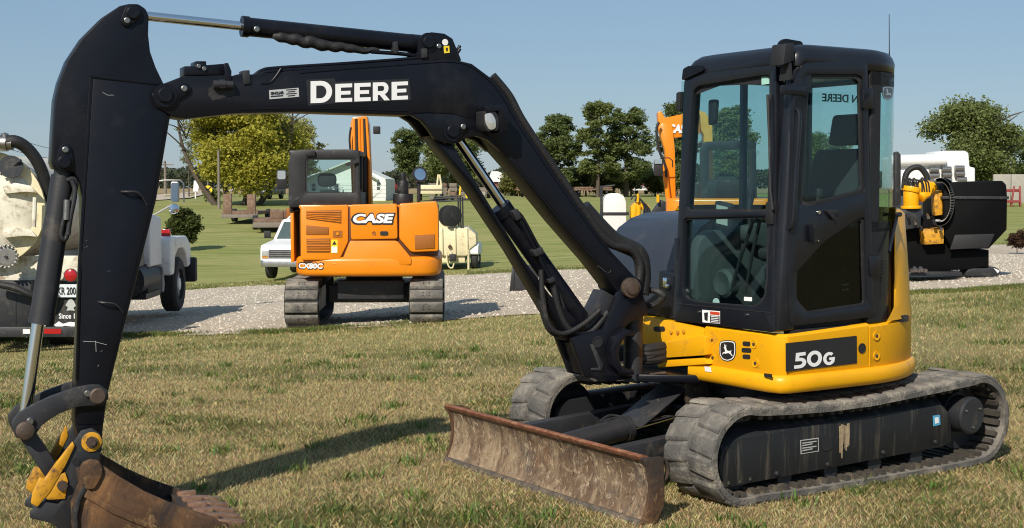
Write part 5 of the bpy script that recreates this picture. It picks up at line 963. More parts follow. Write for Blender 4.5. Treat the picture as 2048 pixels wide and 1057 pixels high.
cp1 = mk('engine_hood', prX(C1, c1(rnd([(700, 410), (794, 408), (795, 478), (702, 480)], 5)), RX + .01, RX + .5), orange, E1_, bev=.015)
rp1 = mk('engine_panel', prX(C1, c1(rnd([(798, 408), (873, 403), (877, 420), (877, 503), (822, 505), (798, 478)], 5)), RX + .04, RX + .5), orange, E1_, bev=.02)
mk('hood_top', box(C1, RX + .12, .2, hc_ - hw * .94, hc_ + hw * .94, zt - .06, zt - .005), orange, E1_, bev=.02)
for q in ([(612, 422), (682, 420), (682, 447), (612, 438)], [(612, 451), (657, 455), (657, 470), (612, 470)], [(612, 478), (660, 477), (660, 505), (613, 505)]): mk('louvre', prX(C1, c1(q), RX + .032, RX + .018), orange_d, lp1, bev=.003)
for q in ([(612, 422), (682, 420), (682, 447), (612, 438)], [(612, 478), (660, 477), (660, 505), (613, 505)]):
    for k in range(5):
        t = (k + .7) / 5.4; a0 = q[0][1] + (q[3][1] - q[0][1]) * t; a1 = q[1][1] + (q[2][1] - q[1][1]) * t
        mk('louvre_bar', prX(C1, c1([(q[0][0] + 1, a0), (q[1][0] - 1, a1), (q[1][0] - 1, a1 + 1), (q[0][0] + 1, a0 + 1)]), RX + .020, RX + .008), orange, lp1, smooth=0)
mk('louvre', prX(C1, c1([(829, 471), (869, 469), (869, 497), (830, 499)]), RX + .042, RX + .025), orange_d, rp1, bev=.003)
mk('filler_recess', prX(C1, c1(rect(666, 462, 684, 475)), RX + .032, RX + .022), orange_d, lp1); mk('keyhole', lathe(np.array(U_(C1, 675, 468, RX + .02)), C1.V(-1, 0, 0), [(0, .025), (.012, .022), (.012, 0)], 12), orange, lp1)
mk('hood_latch', lathe(np.array(U_(C1, 748, 467, RX + .01)), C1.V(-1, 0, 0), [(0, .03), (.01, .028), (.004, .015), (.004, 0)], 14), orange_d, cp1); mk('hood_grip', prX(C1, c1(rnd(rect(760, 463, 776, 471), 3, 2)), RX + .012, RX - .004), matte, cp1)
wl1 = mk('warning_sticker', prX(C1, c1(rect(662, 480, 675, 507)), RX + .03, RX + .024), decaly, lp1, smooth=0); mk('sticker_field', prX(C1, c1(rect(663, 494, 674, 506)), RX + .024, RX + .021), decalw, wl1, smooth=0); mk('sticker_triangle', prX(C1, c1([(668.5, 482), (673, 490), (664, 490)]), RX + .024, RX + .021), decalk, wl1, smooth=0)
CR = C1.V(0, -1, 0)
def ctext(s, x0, y0, x1, y1, m, par, bold, d, x=RX, shear=.2):
    a = C1.R(x0, y0, x); b = C1.R(x1, y1, x); return text(s, C1.P(x - d, a[0], a[1]), CR, UP, a[0] - b[0], b[1] - a[1], m, par, bold, .004, shear=shear)
ctext('CASE', 702, 450, 791, 425.5, decalk, cp1, .09, -.004); ctext('CASE', 706, 447, 788, 428, decalw, cp1, .05, .002)
for t_, (xa_, ya_, xb2, yb2, mm, bb, lift) in enumerate(((593, 540, 648, 525, decalk, .07, .002), (595, 538, 646, 527, decalw, .04, .005))):
    tx_ = ctext('CX80C', xa_, ya_, xb2, yb2, mm, cw1, bb, 0, RX + .06, .1)
    for v in tx_.data.vertices: t0_ = (v.co.y - hc_) / hw; v.co.x = RX + (.13 * abs(t0_) ** 2.2 + .18 * abs(t0_) ** 12) - lift - (.003 if v.co.x < RX + .058 else 0)
# cab, mirrors, exhaust, boom
cx0 = -.35
co_ = rnd([(577, 415), (577, 325), (582, 304), (600, 300), (706, 299), (718, 306), (720, 412)], 5, 3); cwn = rnd(rect(611, 318, 712, 387), 6, 3); CZ = C1.R(650, 412, RX + .2)
mpc = lambda x: (lambda a, b: C1.P(x, *C1.R(a, b, RX + .25)))
cg = mat('grey_cab_plastic', (.013, .0135, .015), .5, var=.15, dirt=(.12, .115, .1), damt=.1)
cb1 = mk('cab_rear', holed(C1, co_, [cwn], mpc(RX + .25), C1.V(.08, 0, 0)), cg, E1_, bev=.015)
mk('rear_glass', ext([mpc(RX + .28)(a, b) for a, b in seal(cwn, .01)], [mpc(RX + .285)(a, b) for a, b in seal(cwn, .01)]), glass, cb1, smooth=0)
mk('glass_seal', holed(C1, seal(cwn, .01), [seal(cwn, -.06)], mpc(RX + .262), C1.V(.015, 0, 0)), matte, cb1, smooth=0)
yl, yr = C1.R(577, 350, RX + .25)[0], C1.R(720, 350, RX + .25)[0]; z0c, z1c = C1.R(650, 412, RX + .25)[1], C1.R(650, 300, RX + .25)[1]
mk('cab_roof', box(C1, RX + .3, RX + 1.75, yr, yl, z1c - .09, z1c - .004), cg, E1_, bev=.03)
for yy in (yl - .05, yr): mk('cab_side', [box(C1, RX + .33, RX + 1.7, yy, yy + .05, z0c - .1, z0c + .2), box(C1, RX + 1.62, RX + 1.7, yy, yy + .05, z0c + .2, z1c - .09), box(C1, RX + .8, RX + .86, yy, yy + .05, z0c + .2, z1c - .09)], cg, E1_, bev=.008)
mk('cab_front', [box(C1, RX + 1.64, RX + 1.7, yr + .05, yl - .05, z0c - .1, z0c + .12)], cg, E1_)
mk('side_step', box(C1, RX + .35, .9, yl - .06, yl - .01, zb + .2, z0c - .08), orange, E1_, bev=.01)
mk('seat', [prX(C1, rnd([C1.R(640, 412, RX + .6), C1.R(640, 380, RX + .6), C1.R(676, 380, RX + .6), C1.R(676, 412, RX + .6)], .03), RX + .55, RX + .65)], seatm, E1_, bev=.02)
mk('headrest', prX(C1, rnd([C1.R(a, b, RX + .6) for a, b in rect(635, 347, 673, 374)], .09), RX + .55, RX + .65), seatm, E1_, bev=.03)
mk('cab_lamp', Rp(C1, rnd(rect(611, 301, 630, 312), 2, 2), RX + .2, .06), matte, E1_, bev=.006); mk('sunshade', Rp(C1, [(688, 328), (718, 318), (718, 325), (694, 333)], RX + .2, .05), matte, E1_)
for nm, a, b, c, d in (('cab_mirror', 553, 340, 574, 379),): mk(nm, Rp(C1, rnd(rect(a, b, c, d), 4, 3), RX + 1.3, .05), matte, E1_, bev=.01); mk('mirror_glass', Rp(C1, rnd(rect(a + 2, b + 2, c - 3, d - 20), 3, 2), RX + 1.29, .01), mirror, E1_)
mk('mirror_arm', tube([U_(C1, 574, 350, RX + 1.3), U_(C1, 585, 340, RX + 1.3)], .015, 6), matte, E1_)
mc = np.array(U_(C1, 840, 349, RX + .35)); md = np.array([.45, -1, .25]); mk('round_mirror', lathe(mc, md, [(-.07, .05), (-.05, .105), (0, .122), (.004, .118)], 28), matte, E1_); mk('mirror_glass', lathe(mc, md, [(.0, .115), (.004, .09), (.007, .05), (.008, 0)], 28), mirror, E1_); mk('mirror_post', tube([U_(C1, 838, 364, RX + .38), U_(C1, 837, 412, RX + .38)], .028, 8), matte, E1_)
ep = lambda a, b: C1.P(RX + .45, *C1.R(a, b, RX + .45))
mk('exhaust', [cyl(ep(806, 412), ep(806, 388), .155, n=24), cyl(ep(806, 390), ep(806, 362), .085, n=20), tube([ep(806, 365), ep(806, 352), ep(804, 346)], .05, 12)], cg, E1_, bev=.006)
bx0 = C1.R(726, 400, .3)[0]
ob = mk('boom', prX(C1, [C1.R(a, b, .6) for a, b in ((706, 412), (702, 300), (703, 248), (707, 236), (735, 234), (739, 250), (741, 300), (745, 412))], .4, .8), orange, E1_, bev=.01)
for a0, a1, mm in ((709, 708, orange), (715, 713, hose), (720, 718, orange), (726, 724, orange), (732, 729, hose), (738, 733, orange)): mk('boom_pipe', tube([U_(C1, a0, 408, .32), U_(C1, a0, 320, .30), U_(C1, a1, 238, .33)], .024, 8), mm, ob)
mk('boom_hose', tube([U_(C1, 702, 255, .3), U_(C1, 699, 280, .3), U_(C1, 703, 320, .3)], .018, 6, 3), hose, ob); mk('boom_lamp', [box(C1, .4, .55, C1.R(740, 260, .4)[0] - .16, C1.R(740, 260, .4)[0] - .05, C1.R(740, 268, .4)[1], C1.R(740, 253, .4)[1])], matte, ob, bev=.01)
# ------------------------------------------------------------------ second orange excavator, half hidden behind the black cab
C2 = Frame((4.05, 26.2), 180 + 12, float(terr(4.05, 26)))
E2_ = thing('crawler_excavator', 'orange excavator half hidden behind the digger cab, its arm hanging down', 'excavator', C2)
def a2(px, Y=25.4): return [atY(a, b, Y) for a, b in px]
def slab(px, Y, th, m, nm, root, bev=.015, **k): return mk(nm, ext([tuple(atY(a, b, Y)) for a, b in px], [tuple(atY(a, b, Y) + np.array([0, th, 0])) for a, b in px]), m, root, bev=bev, **k)
crawler(C2, E2_, .75, 1.2, 1.05, .33, .36); crawler(C2, E2_, -1.2, -.75, 1.05, .33, .36)
mk('house', [prZ(C2, rnd([(-1.3, -1.0), (-1.3, 1.0), (1.0, 1.05), (1.0, -1.05)], .25, 5), .85, 1.72)], orange, E2_, bev=.05, seg=3)
mk('undercarriage', [box(C2, -.8, .8, -.8, .8, .35, .62), cyl(C2.P(0, 0, .6), C2.P(0, 0, .88), .45, n=24)], black2, E2_)
o2 = rnd([(1402, 400), (1400, 300), (1408, 284), (1500, 280), (1512, 290), (1514, 400)], 5, 3); w2 = rnd(rect(1418, 300, 1498, 360), 5, 3)
mk('cab_rear', holed(C2, o2, [w2], lambda a, b: tuple(atY(a, b, 25.3)), (0, .08, 0)), cg, E2_, bev=.012); mk('rear_glass', ext([tuple(atY(a, b, 25.34)) for a, b in w2], [tuple(atY(a, b, 25.345)) for a, b in w2]), glassc, E2_, smooth=0)
x0_, z0_ = atY(1402, 400, 25.4)[[0, 2]]; x1_, z1_ = atY(1513, 284, 25.4)[[0, 2]]
W0 = Frame((0, 0), 180, 0)       # x = +Y, y = -X
mk('cab_shell', [box(W0, 25.4, 26.7, -x1_, -x0_, z1_ - .08, z1_ - .01), box(W0, 25.4, 26.7, -x0_ - .06, -x0_ - .01, z0_, z0_ + .3), box(W0, 26.6, 26.7, -x0_ - .06, -x0_ - .01, z0_ + .3, z1_ - .1), box(W0, 26.6, 26.7, -x1_, -x1_ + .05, z0_, z1_ - .1)], cg, E2_, bev=.01)
slab(rnd([(1432, 400), (1430, 366), (1438, 348), (1470, 348), (1476, 366), (1476, 400)], 6, 3), 25.9, .12, seatm, 'seat', E2_, .02)
slab([(1348, 278), (1352, 250), (1365, 228), (1390, 218), (1412, 226), (1425, 250), (1428, 420), (1410, 420), (1408, 270), (1395, 250), (1375, 252)], 26.6, .35, mat('pale_orange_boom', (.72, .36, .06), .4, var=.1), 'boom', E2_)
bm2 = slab([(1316, 225), (1322, 222), (1330, 236), (1398, 222), (1400, 268), (1352, 276), (1335, 274), (1318, 262)], 26.5, .32, orange, 'boom_head', E2_)
slab([(1316, 255), (1326, 246), (1345, 250), (1350, 300), (1352, 432), (1338, 432), (1330, 300)], 26.45, .26, orange, 'arm', E2_)
a_, b_ = atY(1337, 267, 26.48), atY(1366, 267, 26.48); text('CASE', a_, (1, 0, 0), UP, .42, atY(1337, 249, 26.48)[2] - a_[2], decalw, bm2, .05, .004, shear=.2)
mk('arm_hose', tube([tuple(atY(a, b, 26.3)) for a, b in ((1318, 245), (1313, 262), (1318, 300), (1330, 330), (1333, 355))], .025, 8, 4), hose, E2_); mk('arm_cylinder', cyl(atY(1328, 330, 26.35), atY(1340, 425, 26.35), .05), orange, E2_)
mk('mirror_arm', tube([tuple(atY(a, b, 26)) for a, b in ((1320, 317), (1338, 316), (1345, 322), (1345, 335))], .012, 6), matte, E2_); slab(rnd(rect(1308, 320, 1326, 352), 4, 3), 26, .06, matte, 'cab_mirror', E2_); slab(rect(1309, 319, 1324, 328), 25.98, .01, mirror, 'mirror_glass', E2_, 0)
# ------------------------------------------------------------------ vacuum tank truck on the left
zt_ = -.60
T1 = Frame((-7.42, 22.5), 178, zt_)
TR = thing('tank_truck', 'cream vacuum tank truck with white cab, parked behind the black digger arm', 'truck', T1)
tz = 2.07; tr_ = .74; ty = -.1; xr = -3.75
tk = mk('tank', lathe(T1.P(xr + .05, ty, tz), T1.V(1, 0, 0), [(-.20, 0), (-.19, .2), (-.14, .45), (-.05, .66), (.03, tr_), (4.0, tr_), (4.15, .6), (4.22, 0)], 40), creamd, TR, smooth=40)
mk('tank_rim', [lathe(T1.P(xr, ty, tz), T1.V(1, 0, 0), [(0, tr_ + .005), (0, tr_ + .05), (.05, tr_ + .05), (.05, tr_ + .005)], 40)], cream, tk)
mk('tank_rim', lathe(T1.P(xr + .12, ty, tz), T1.V(1, 0, 0), [(0, tr_ + .005), (0, tr_ + .04), (.04, tr_ + .04), (.04, tr_ + .005)], 40), cream, tk)
RXT = xr - .16
def t1(a, b, x): return T1.P(x, *T1.R(a, b, x))
for y0 in (374, 462): mk('door_flange', ext([t1(a, b, RXT - .02) for a, b in ((5, y0), (30, y0 - 8), (62, y0 - 2), (74, y0 + 12), (50, y0 + 10), (10, y0 + 14))], [t1(a, b, RXT + .2) for a, b in ((5, y0), (30, y0 - 8), (62, y0 - 2), (74, y0 + 12), (50, y0 + 10), (10, y0 + 14))]), creamd, tk, bev=.006)
mk('door_post', [tube([t1(70, 395, RXT), t1(68, 455, RXT)], .03, 8)], creamd, tk)
c_ = np.array(t1(14, 514, RXT - .05)); mk('valve_wheel', [lathe(c_, T1.V(-1, 0, 0), [(0, .10), (0, .15), (.03, .15), (.03, .10)], 24)] + [box(Frame(c_[:2] + 0, 180, c_[2]), -.06, 0, .15 * math.cos(a) - .015, .15 * math.cos(a) + .015, .15 * math.sin(a) - .015, .15 * math.sin(a) + .015) for a in np.linspace(0, 6.28, 18)[:-1]], steel, TR, bev=.003); mk('valve_stem', [cyl(c_, c_ + T1.V(.3, 0, 0), .05), cyl(c_ - T1.V(.06, 0, 0), c_, .02)], black2, TR)
c_ = np.array(t1(22, 335, RXT)); mk('clamp_wheel', [lathe(c_, T1.V(-.8, -.3, .3), [(0, .12), (0, .16), (.03, .16), (.03, .12)], 20), tube([c_ - np.array([.14, 0, .1]), c_ + np.array([.14, 0, .1])], .02, 6)], black2, TR)
mk('suction_hose', tube([t1(a, b, x) for a, b, x in ((-30, 300, RXT), (0, 290, RXT), (28, 283, RXT), (55, 298, RXT + .1), (78, 330, RXT + .2), (92, 372, RXT + .3), (100, 430, RXT + .4), (98, 490, RXT + .4))], .085, 12, 8), hose, TR); mk('hose_coupling', lathe(np.array(t1(8, 287, RXT)), T1.V(0, -1, 0), [(-.05, .11), (.05, .11), (.05, .09), (.12, .09)], 16), steel, TR); mk('vent_cap', [cyl(t1(10, 285, RXT), t1(10, 272, RXT), .03), lathe(np.array(t1(10, 274, RXT)), UP, [(0, .05), (.04, .05), (.06, 0)], 12)], steel, TR)
mk('rear_panel', pR(T1, rect(-40, 512, 160, 562), RXT + .35, -.06), creamd, TR, bev=.01)
for a, b in ((142, 551), (43, 607)): c_ = np.array(t1(a, b, RXT + .28)); mk('tail_lamp', lathe(c_, T1.V(-1, 0, 0), [(0, .085), (.02, .085), (.03, .07), (.035, 0)], 24), redl, TR); mk('lamp_rim', lathe(c_, T1.V(-1, 0, 0), [(0, .095), (.018, .095), (.018, .08)], 24), black2, TR)
c_ = np.array(t1(118, 551, RXT + .28)); mk('tail_lamp', lathe(c_, T1.V(-1, 0, 0), [(0, .07), (.02, .07), (.02, 0)], 20), creamd, TR)
np_ = mk('number_plate', pR(T1, rnd(rect(111, 569, 155, 595), 2, 2), RXT + .25, -.008), mat('plate_white', (.66, .72, .74), .4), TR, smooth=0)
text('KR 200', t1(115, 590, RXT + .245), T1.V(0, -1, 0), UP, .25, .105, decalk, np_, .02)
mk('rear_bumper', pR(T1, rect(-60, 655, 158, 675), RXT - .1, -.12), black2, TR, bev=.01); mk('reflector_tape', pR(T1, rect(88, 658, 122, 668), RXT - .102, .004), redl, TR, smooth=0); mk('reflector_tape', pR(T1, rect(46, 659, 60, 668), RXT - .102, .004), decalw, TR, smooth=0)
mf = mk('mud_flap', pR(T1, rect(105, 598, 160, 662), RXT + .3, -.02), tyre, TR); text('Since 19', t1(118, 638, RXT + .295), T1.V(0, -1, 0), UP, .27, .075, decalw, mf, .02)
mk('flap_emblem', pR(T1, [(138, 600), (143, 598), (148, 603), (152, 612), (147, 616), (150, 622), (140, 621), (133, 622), (136, 615), (131, 611), (135, 604)], RXT + .295, .004), decalg, mf, smooth=0); mk('flap_scroll', pR(T1, [(108, 650), (118, 643), (126, 648), (140, 644), (157, 646), (150, 654), (130, 652), (114, 656)], RXT + .295, .004), decalw, mf, smooth=0)
mk('side_locker', [pR(T1, rect(-60, 562, 62, 655), RXT + .2, -.5), pR(T1, rect(28, 562, 32, 655), RXT + .19, -.01)], black2, TR, bev=.01); mk('drain_hose', tube([t1(-10, 568, RXT), t1(30, 576, RXT - .05), t1(70, 592, RXT), t1(110, 590, RXT + .2)], .05, 10, 5), hose, TR)
mk('chassis_rail', [box(T1, -3.6, 4.0, yy - .05, yy + .05, .75, 1.0) for yy in (-.42, .42)] + [box(T1, -3.4, .6, -.7, .7, 1.0, 1.15)], black2, TR)
def wheel(F, x, y0, y1, r_, root, rimm=white, n=32, z=None):
    z = r_ if z is None else z; s = 1 if y1 > y0 else -1; d = F.V(0, s, 0); w = abs(y1 - y0)
    t = mk('wheel', lathe(F.P(x, y0, z), d, [(0, r_ * .55), (0, r_ * .9), (w * .15, r_), (w * .85, r_), (w, r_ * .9), (w, r_ * .58), (w * .8, r_ * .55)], n), tyre, root, smooth=40)
    mk('rim', lathe(F.P(x, y0 + s * w * .8, z), d, [(0, r_ * .56), (0, r_ * .25), (w * .15, r_ * .22), (w * .15, 0)], 20), rimm, t); return t
for xx in (-2.6, -1.35):
    for s in (1, -1): wheel(T1, xx, s * .65, s * 1.18, .5, TR)
for s in (1, -1): wheel(T1, 3.45, s * .94, s * 1.24, .52, TR)
mk('truck_cab', prY(T1, rnd([(.3, .75), (.3, 2.55), (.5, 2.7), (1.2, 2.6), (1.5, 1.9), (1.5, .75)], .1), -.82, .82), white, TR, bev=.05, seg=3)
mk('cowl', prY(T1, rnd([(1.5, .95), (1.5, 1.82), (1.7, 1.88), (2.4, 1.82), (2.45, .95)], .05), -1.12, 1.12), white, TR, bev=.05, seg=3)
hd_ = mk('hood', prY(T1, rnd([(2.4, .9), (2.4, 1.7), (4.3, 1.5), (4.5, 1.3), (4.5, .8)], .08), -.62, .62), white, TR, bev=.06, seg=3)
for s in (1, -1):
    fe = mk('fender', prY(T1, rnd([(2.5, .74), (2.5, 1.40), (2.65, 1.45), (4.0, 1.42), (4.35, 1.25), (4.45, .85), (4.1, .80), (3.98, 1.06), (3.7, 1.2), (3.2, 1.2), (2.92, 1.06), (2.82, .74)], .06), s * .6, s * 1.26), white, TR, bev=.04, seg=3)
    mk('step_box', [box(T1, 1.3, 2.45, s * .62, s * 1.12, .42, .9)], matte, TR, bev=.03); mk('step_rail', tube([T1.P(2.47, s * 1.10, .9), T1.P(2.47, s * 1.12, .6), T1.P(2.42, s * 1.12, .45)], .03, 8), steel, TR); mk('bumper_end', box(T1, 4.3, 4.5, s * 1.1, s * 1.36, .5, .98), matte, TR, bev=.04)
mk('cowl_grab', tube([T1.P(1.48, -.98, 1.66), T1.P(1.44, -.98, 1.6), T1.P(1.46, -.95, 1.42), T1.P(1.49, -.95, 1.38)], .025, 6), matte, TR); mk('exhaust_stack', [cyl(T1.P(.1, -.72, 1.0), T1.P(.1, -.72, 1.75), .09), cyl(T1.P(.1, -.72, 1.75), T1.P(.1, -.72, 2.2), .05)], black2, TR)
mk('battery_box', box(T1, .5, 1.2, -1.08, -.6, 1.0, 1.35), blue_p, TR, bev=.02)
mk('fender_lamp', box(T1, 2.75, 2.87, -1.2, -1.04, 1.45, 1.58), redl, hd_, bev=.01); mk('front_bumper', box(T1, 4.45, 4.65, -1.05, 1.05, .45, .75), black2, TR, bev=.02)
mk('side_window', box(T1, .55, 1.2, -.832, .832, 1.85, 2.45), glassd, TR); mk('rear_cab_window', box(T1, .288, .30, -.6, .6, 1.8, 2.4), glassd, TR)
mk('fuel_tank', [cyl(T1.P(.9, -.85, .75), T1.P(2.2, -.85, .75), .30, n=24), box(T1, 1.0, 2.1, -1.15, -.6, .42, .52)], black2, TR); mk('air_tank', cyl(T1.P(.2, -.8, .9), T1.P(.8, -.8, .9), .16), steel, TR)
Ym = 26.3; ma = lambda a, b: tuple(atY(a, b, Ym))
mk('mirror_arm', [tube([ma(a, b) for a, b in ((300, 365), (330, 361), (360, 361), (367, 366), (368, 405))], .016, 6), tube([ma(305, 432), ma(345, 410)], .02, 6)], steel, TR); slab(rnd(rect(341, 364, 357, 405), 3, 2), Ym, .08, steel, 'mirror_head', TR, .01); slab(rnd(rect(342.5, 366, 355.5, 403), 3, 2), Ym - .004, .004, mirror, 'mirror_glass', TR, 0); c_ = atY(348, 418, Ym); mk('spot_mirror', lathe(c_, (.2, -1, .1), [(-.04, .03), (0, .10), (.02, .09), (.035, .04), (.04, 0)], 20), mirror, TR)
for k in range(12): mk('air_hose', tube([T1.P(1.45, -.75 - .03 * k, 1.7 - .07 * k), T1.P(1.1, -.8 - .05 * (k % 4), 1.5 - .05 * k), T1.P(1.2 + .03 * k, -.9, 1.05)], .022, 6, 4), hose if k % 3 else steel, TR)
# ------------------------------------------------------------------ white pickup
Pp = Frame(atY(600, 558, 42)[:2] + np.array([0, 2.2]), 4, float(terr(-6.5, 42)))
PK = thing('pickup_truck', 'white pickup facing us, half hidden behind the orange excavator', 'pickup', Pp)
def pickup(F, root, m, gm, L2=2.6, w=.98, glassq=glassd):
    mk('body', prY(F, rnd([(L2, .45), (L2, .95), (L2 - .1, 1.08), (1.1, 1.18), (-.6, 1.2), (-L2, 1.2), (-L2, .55)], .06), -w, w), m, root, bev=.06, seg=3)
    cb = mk('cab', loft([[F.P(x, y, z) for x, y, z in ((1.15 - s * .75, -w * k, 1.16 + s * .66), (1.15 - s * .75, w * k, 1.16 + s * .66), (-.75 + s * .1, w * k, 1.16 + s * .66), (-.75 + s * .1, -w * k, 1.16 + s * .66))] for s, k in ((0, .97), (.9, .84), (1, .78))]), m, root, bev=.04)
    mk('windscreen', ext([F.P(1.155 - s * .75, y, 1.18 + s * .66) for s, y in ((.06, -.83), (.06, .83), (.84, .72), (.84, -.72))], [F.P(1.135 - s * .75, y, 1.17 + s * .66) for s, y in ((.06, -.83), (.06, .83), (.84, .72), (.84, -.72))]), glassq, cb, smooth=0)
    for s in (1, -1): mk('side_glass', ext([F.P(x, s * (.958 - .115 * t), 1.18 + .6 * t) for x, t in ((.85, .1), (-.5, .1), (-.5, .85), (.35, .85))], [F.P(x, s * (.92 - .115 * t), 1.18 + .6 * t) for x, t in ((.85, .1), (-.5, .1), (-.5, .85), (.35, .85))]), glassq, cb, smooth=0)
    g = mk('grille', box(F, L2 - .01, L2 + .02, -w * .72, w * .72, .68, .93), matte, root)
    for k in range(4): mk('grille_bar', box(F, L2 + .01, L2 + .035, -w * .71, w * .71, .70 + k * .06, .722 + k * .06), gm, g)
    for s in (1, -1):
        mk('headlamp', box(F, L2 - .01, L2 + .03, s * w * .74, s * w * .94, .74, .92), lens, root, bev=.01); mk('turn_lamp', box(F, L2 - .01, L2 + .028, s * w * .74, s * w * .94, .68, .73), mat_am, root)
        for xx in (1.65, -1.55): wheel(F, xx, s * (w - .24), s * (w + .01), .36, root, steel, 24)
        mk('door_mirror', [box(F, .75, .83, s * (w + .12), s * (w + .32), 1.22, 1.45), tube([F.P(.8, s * w * .95, 1.2), F.P(.8, s * (w + .16), 1.26)], .015, 6)], matte, root, bev=.01)
    mk('front_bumper', prZ(F, rnd([(L2, -w), (L2 + .14, -w * .9), (L2 + .14, w * .9), (L2, w)], .05), .42, .62), gm, root, bev=.02)
mat_am = mat('amber_lens', (.6, .25, .03), .2)
pickup(Pp, PK, white, mat('chrome_trim', (.45, .45, .45), .3, .8)); mk('roof_rack', tube([Pp.P(.2, y, z) for y, z in ((-.7, 1.8), (-.6, 1.9), (.6, 1.9), (.7, 1.8))], .03, 8), white, PK)
# ------------------------------------------------------------------ cream spray trailer
zt2 = float(terr(-2, 43)); S1 = Frame((atY(900, 500, 44.4)[0], 44.4), 8, zt2)
ST = thing('tank_trailer', 'cream tank trailer with hose reel under a black frame, right of the orange excavator', 'trailer', S1)
f43 = lambda a, b: tuple(atY(a, b, 43.2))
slab(rnd([(856, 458), (936, 455), (952, 470), (953, 488), (938, 500), (936, 512), (856, 512)], 2, 2), 43.2, 1.7, cream, 'tank', ST, .03)
slab(rect(862, 442, 912, 460), 43.3, 1.2, cream, 'pump_box', ST, .02); slab(rect(856, 512, 930, 526), 43.3, 1.6, cream, 'tank_base', ST, .02)
for a in (882, 908, 932): slab([(a, 456), (a + 3, 456), (a + 4, 510), (a + 1, 510)], 43.14, .08, cream, 'tank_strap', ST, .005)
mk('hose_reel', lathe(f43(900, 432), (0.5, -1, 0), [(-.2, .27), (-.18, .33), (-.12, .33), (-.1, .2), (.1, .2), (.12, .33), (.18, .33), (.2, .27), (.2, 0)], 28), hose, ST)
mk('reel_frame', [tube([f43(a, b) for a, b in q], .028, 6) for q in (((922, 456), (920, 392)), ((926, 456), (925, 394)), ((868, 395), (924, 392)), ((868, 404), (924, 401)), ((890, 425), (922, 424)), ((872, 456), (870, 392)))] + [tube([tuple(atY(a, b, 44.4)) for a, b in q], .028, 6) for q in (((918, 456), (916, 396)), ((868, 398), (920, 396)))], black2, ST)
S2 = Frame(S1.o, 8, zt2)
for s, px in ((1, 944),): q = np.array(f43(px, 520)); Fq = Frame((q[0] - .1, q[1] + .5), 8, zt2); wheel(Fq, 0, .1, .32, .36, ST, white, 24); mk('mudguard', prY(Fq, rnd([(.45, .5), (.4, .8), (.2, .88), (-.3, .88), (-.45, .5)], .08), .05, .36), white, ST, bev=.02)
mk('jack_leg', [tube([f43(937, 500), f43(937, 540)], .035, 8), tube([f43(902, 505), f43(902, 525)], .05, 8)], cream, ST); mk('drain_hose', tube([f43(a, b) for a, b in ((893, 505), (894, 522), (898, 534), (905, 536), (908, 526))], .025, 6, 4), cream, ST); mk('control_box', [box(Frame(f43(906, 516)[:2], 8, f43(906, 516)[2]), 0, .12, -.1, .1, -.1, .12)], matte, ST, bev=.01); mk('valve', lathe(f43(900, 494), (0, -1, 0), [(0, .06), (.08, .06), (.08, 0)], 12), rustdk, ST)
mk('axle_frame', box(S1, -1.5, 1.0, -.75, .55, .3, .42), black2, ST)
# ------------------------------------------------------------------ white tank and yellow pump rig
Y3 = 31.0; g3 = lambda a, b: tuple(atY(a, b, Y3)); R3 = Frame((atY(1235, 480, Y3)[0], Y3 + .6), 0, float(terr(2.4, Y3)))
RG = thing('pump_rig', 'white plastic tank strapped upright on a dark rig with yellow pump frame', 'pump rig', R3)
tnk = slab(rnd([(1206, 466), (1207, 400), (1212, 391), (1222, 387), (1238, 387), (1248, 393), (1252, 404), (1253, 466)], 3, 3), Y3, .55, plasw, 'tank', RG, .05, seg=3); slab(rect(1203, 425, 1258, 431), Y3 - .015, .6, tyre, 'strap', tnk, .004); slab(rnd(rect(1220, 466, 1236, 475), 2, 2), Y3 + .1, .2, plasw, 'outlet', tnk)
mk('tank_post', [tube([g3(1203, 480), g3(1203, 372)], .03, 8), tube([g3(1203, 374), g3(1230, 371)], .02, 6)], black2, RG)
slab([(1203, 470), (1260, 466), (1310, 470), (1320, 500), (1320, 545), (1210, 545)], Y3 + .15, .7, black2, 'chassis', RG)
slab(rnd([(1262, 462), (1262, 414), (1270, 405), (1290, 405), (1300, 414), (1298, 462), (1291, 462), (1289, 420), (1272, 420), (1272, 462)], 2, 2), Y3 + .05, .35, yellow, 'yellow_frame', RG, .012)
mk('yellow_cylinder', [cyl(g3(1278, 412), g3(1276, 445), .05), cyl(g3(1276, 440), g3(1276, 460), .028)], yellow, RG); mk('yellow_post', [cyl(g3(1276, 405), g3(1276, 388), .03), cyl(atY(1316, 405, Y3), atY(1316, 390, Y3), .035)], yellow, RG)
for k in range(5): mk('hose', tube([g3(1262 + k * 8, 400 + k * 3), g3(1270 + k * 5, 392 + 4 * k), g3(1288 + k * 3, 410 + 3 * k), g3(1284 + k * 4, 450)], .02, 6, 4), hose, RG)
slab([(1284, 440), (1300, 428), (1330, 424), (1350, 440), (1350, 470), (1284, 470)], Y3 + .25, .6, black2, 'engine_box', RG, .03); slab([(1300, 432), (1322, 400), (1332, 404), (1334, 430)], Y3 + .1, .3, black2, 'control_panel', RG)
for k in range(14): a = rr_.uniform(1215, 1320); b = rr_.uniform(468, 530); mk('fitting', cyl(g3(a, b), tuple(np.array(g3(a, b)) + np.array([rr_.uniform(-.15, .15), -.1, rr_.uniform(-.15, .15)])), rr_.uniform(.02, .045), n=8), steel if k % 4 == 0 else black2, RG)
for a in (1222, 1300): q = g3(a, 540); wheel(Frame((q[0], Y3 + .2), 90, R3.z), 0, -.1, .12, .34, RG, black2, 20)
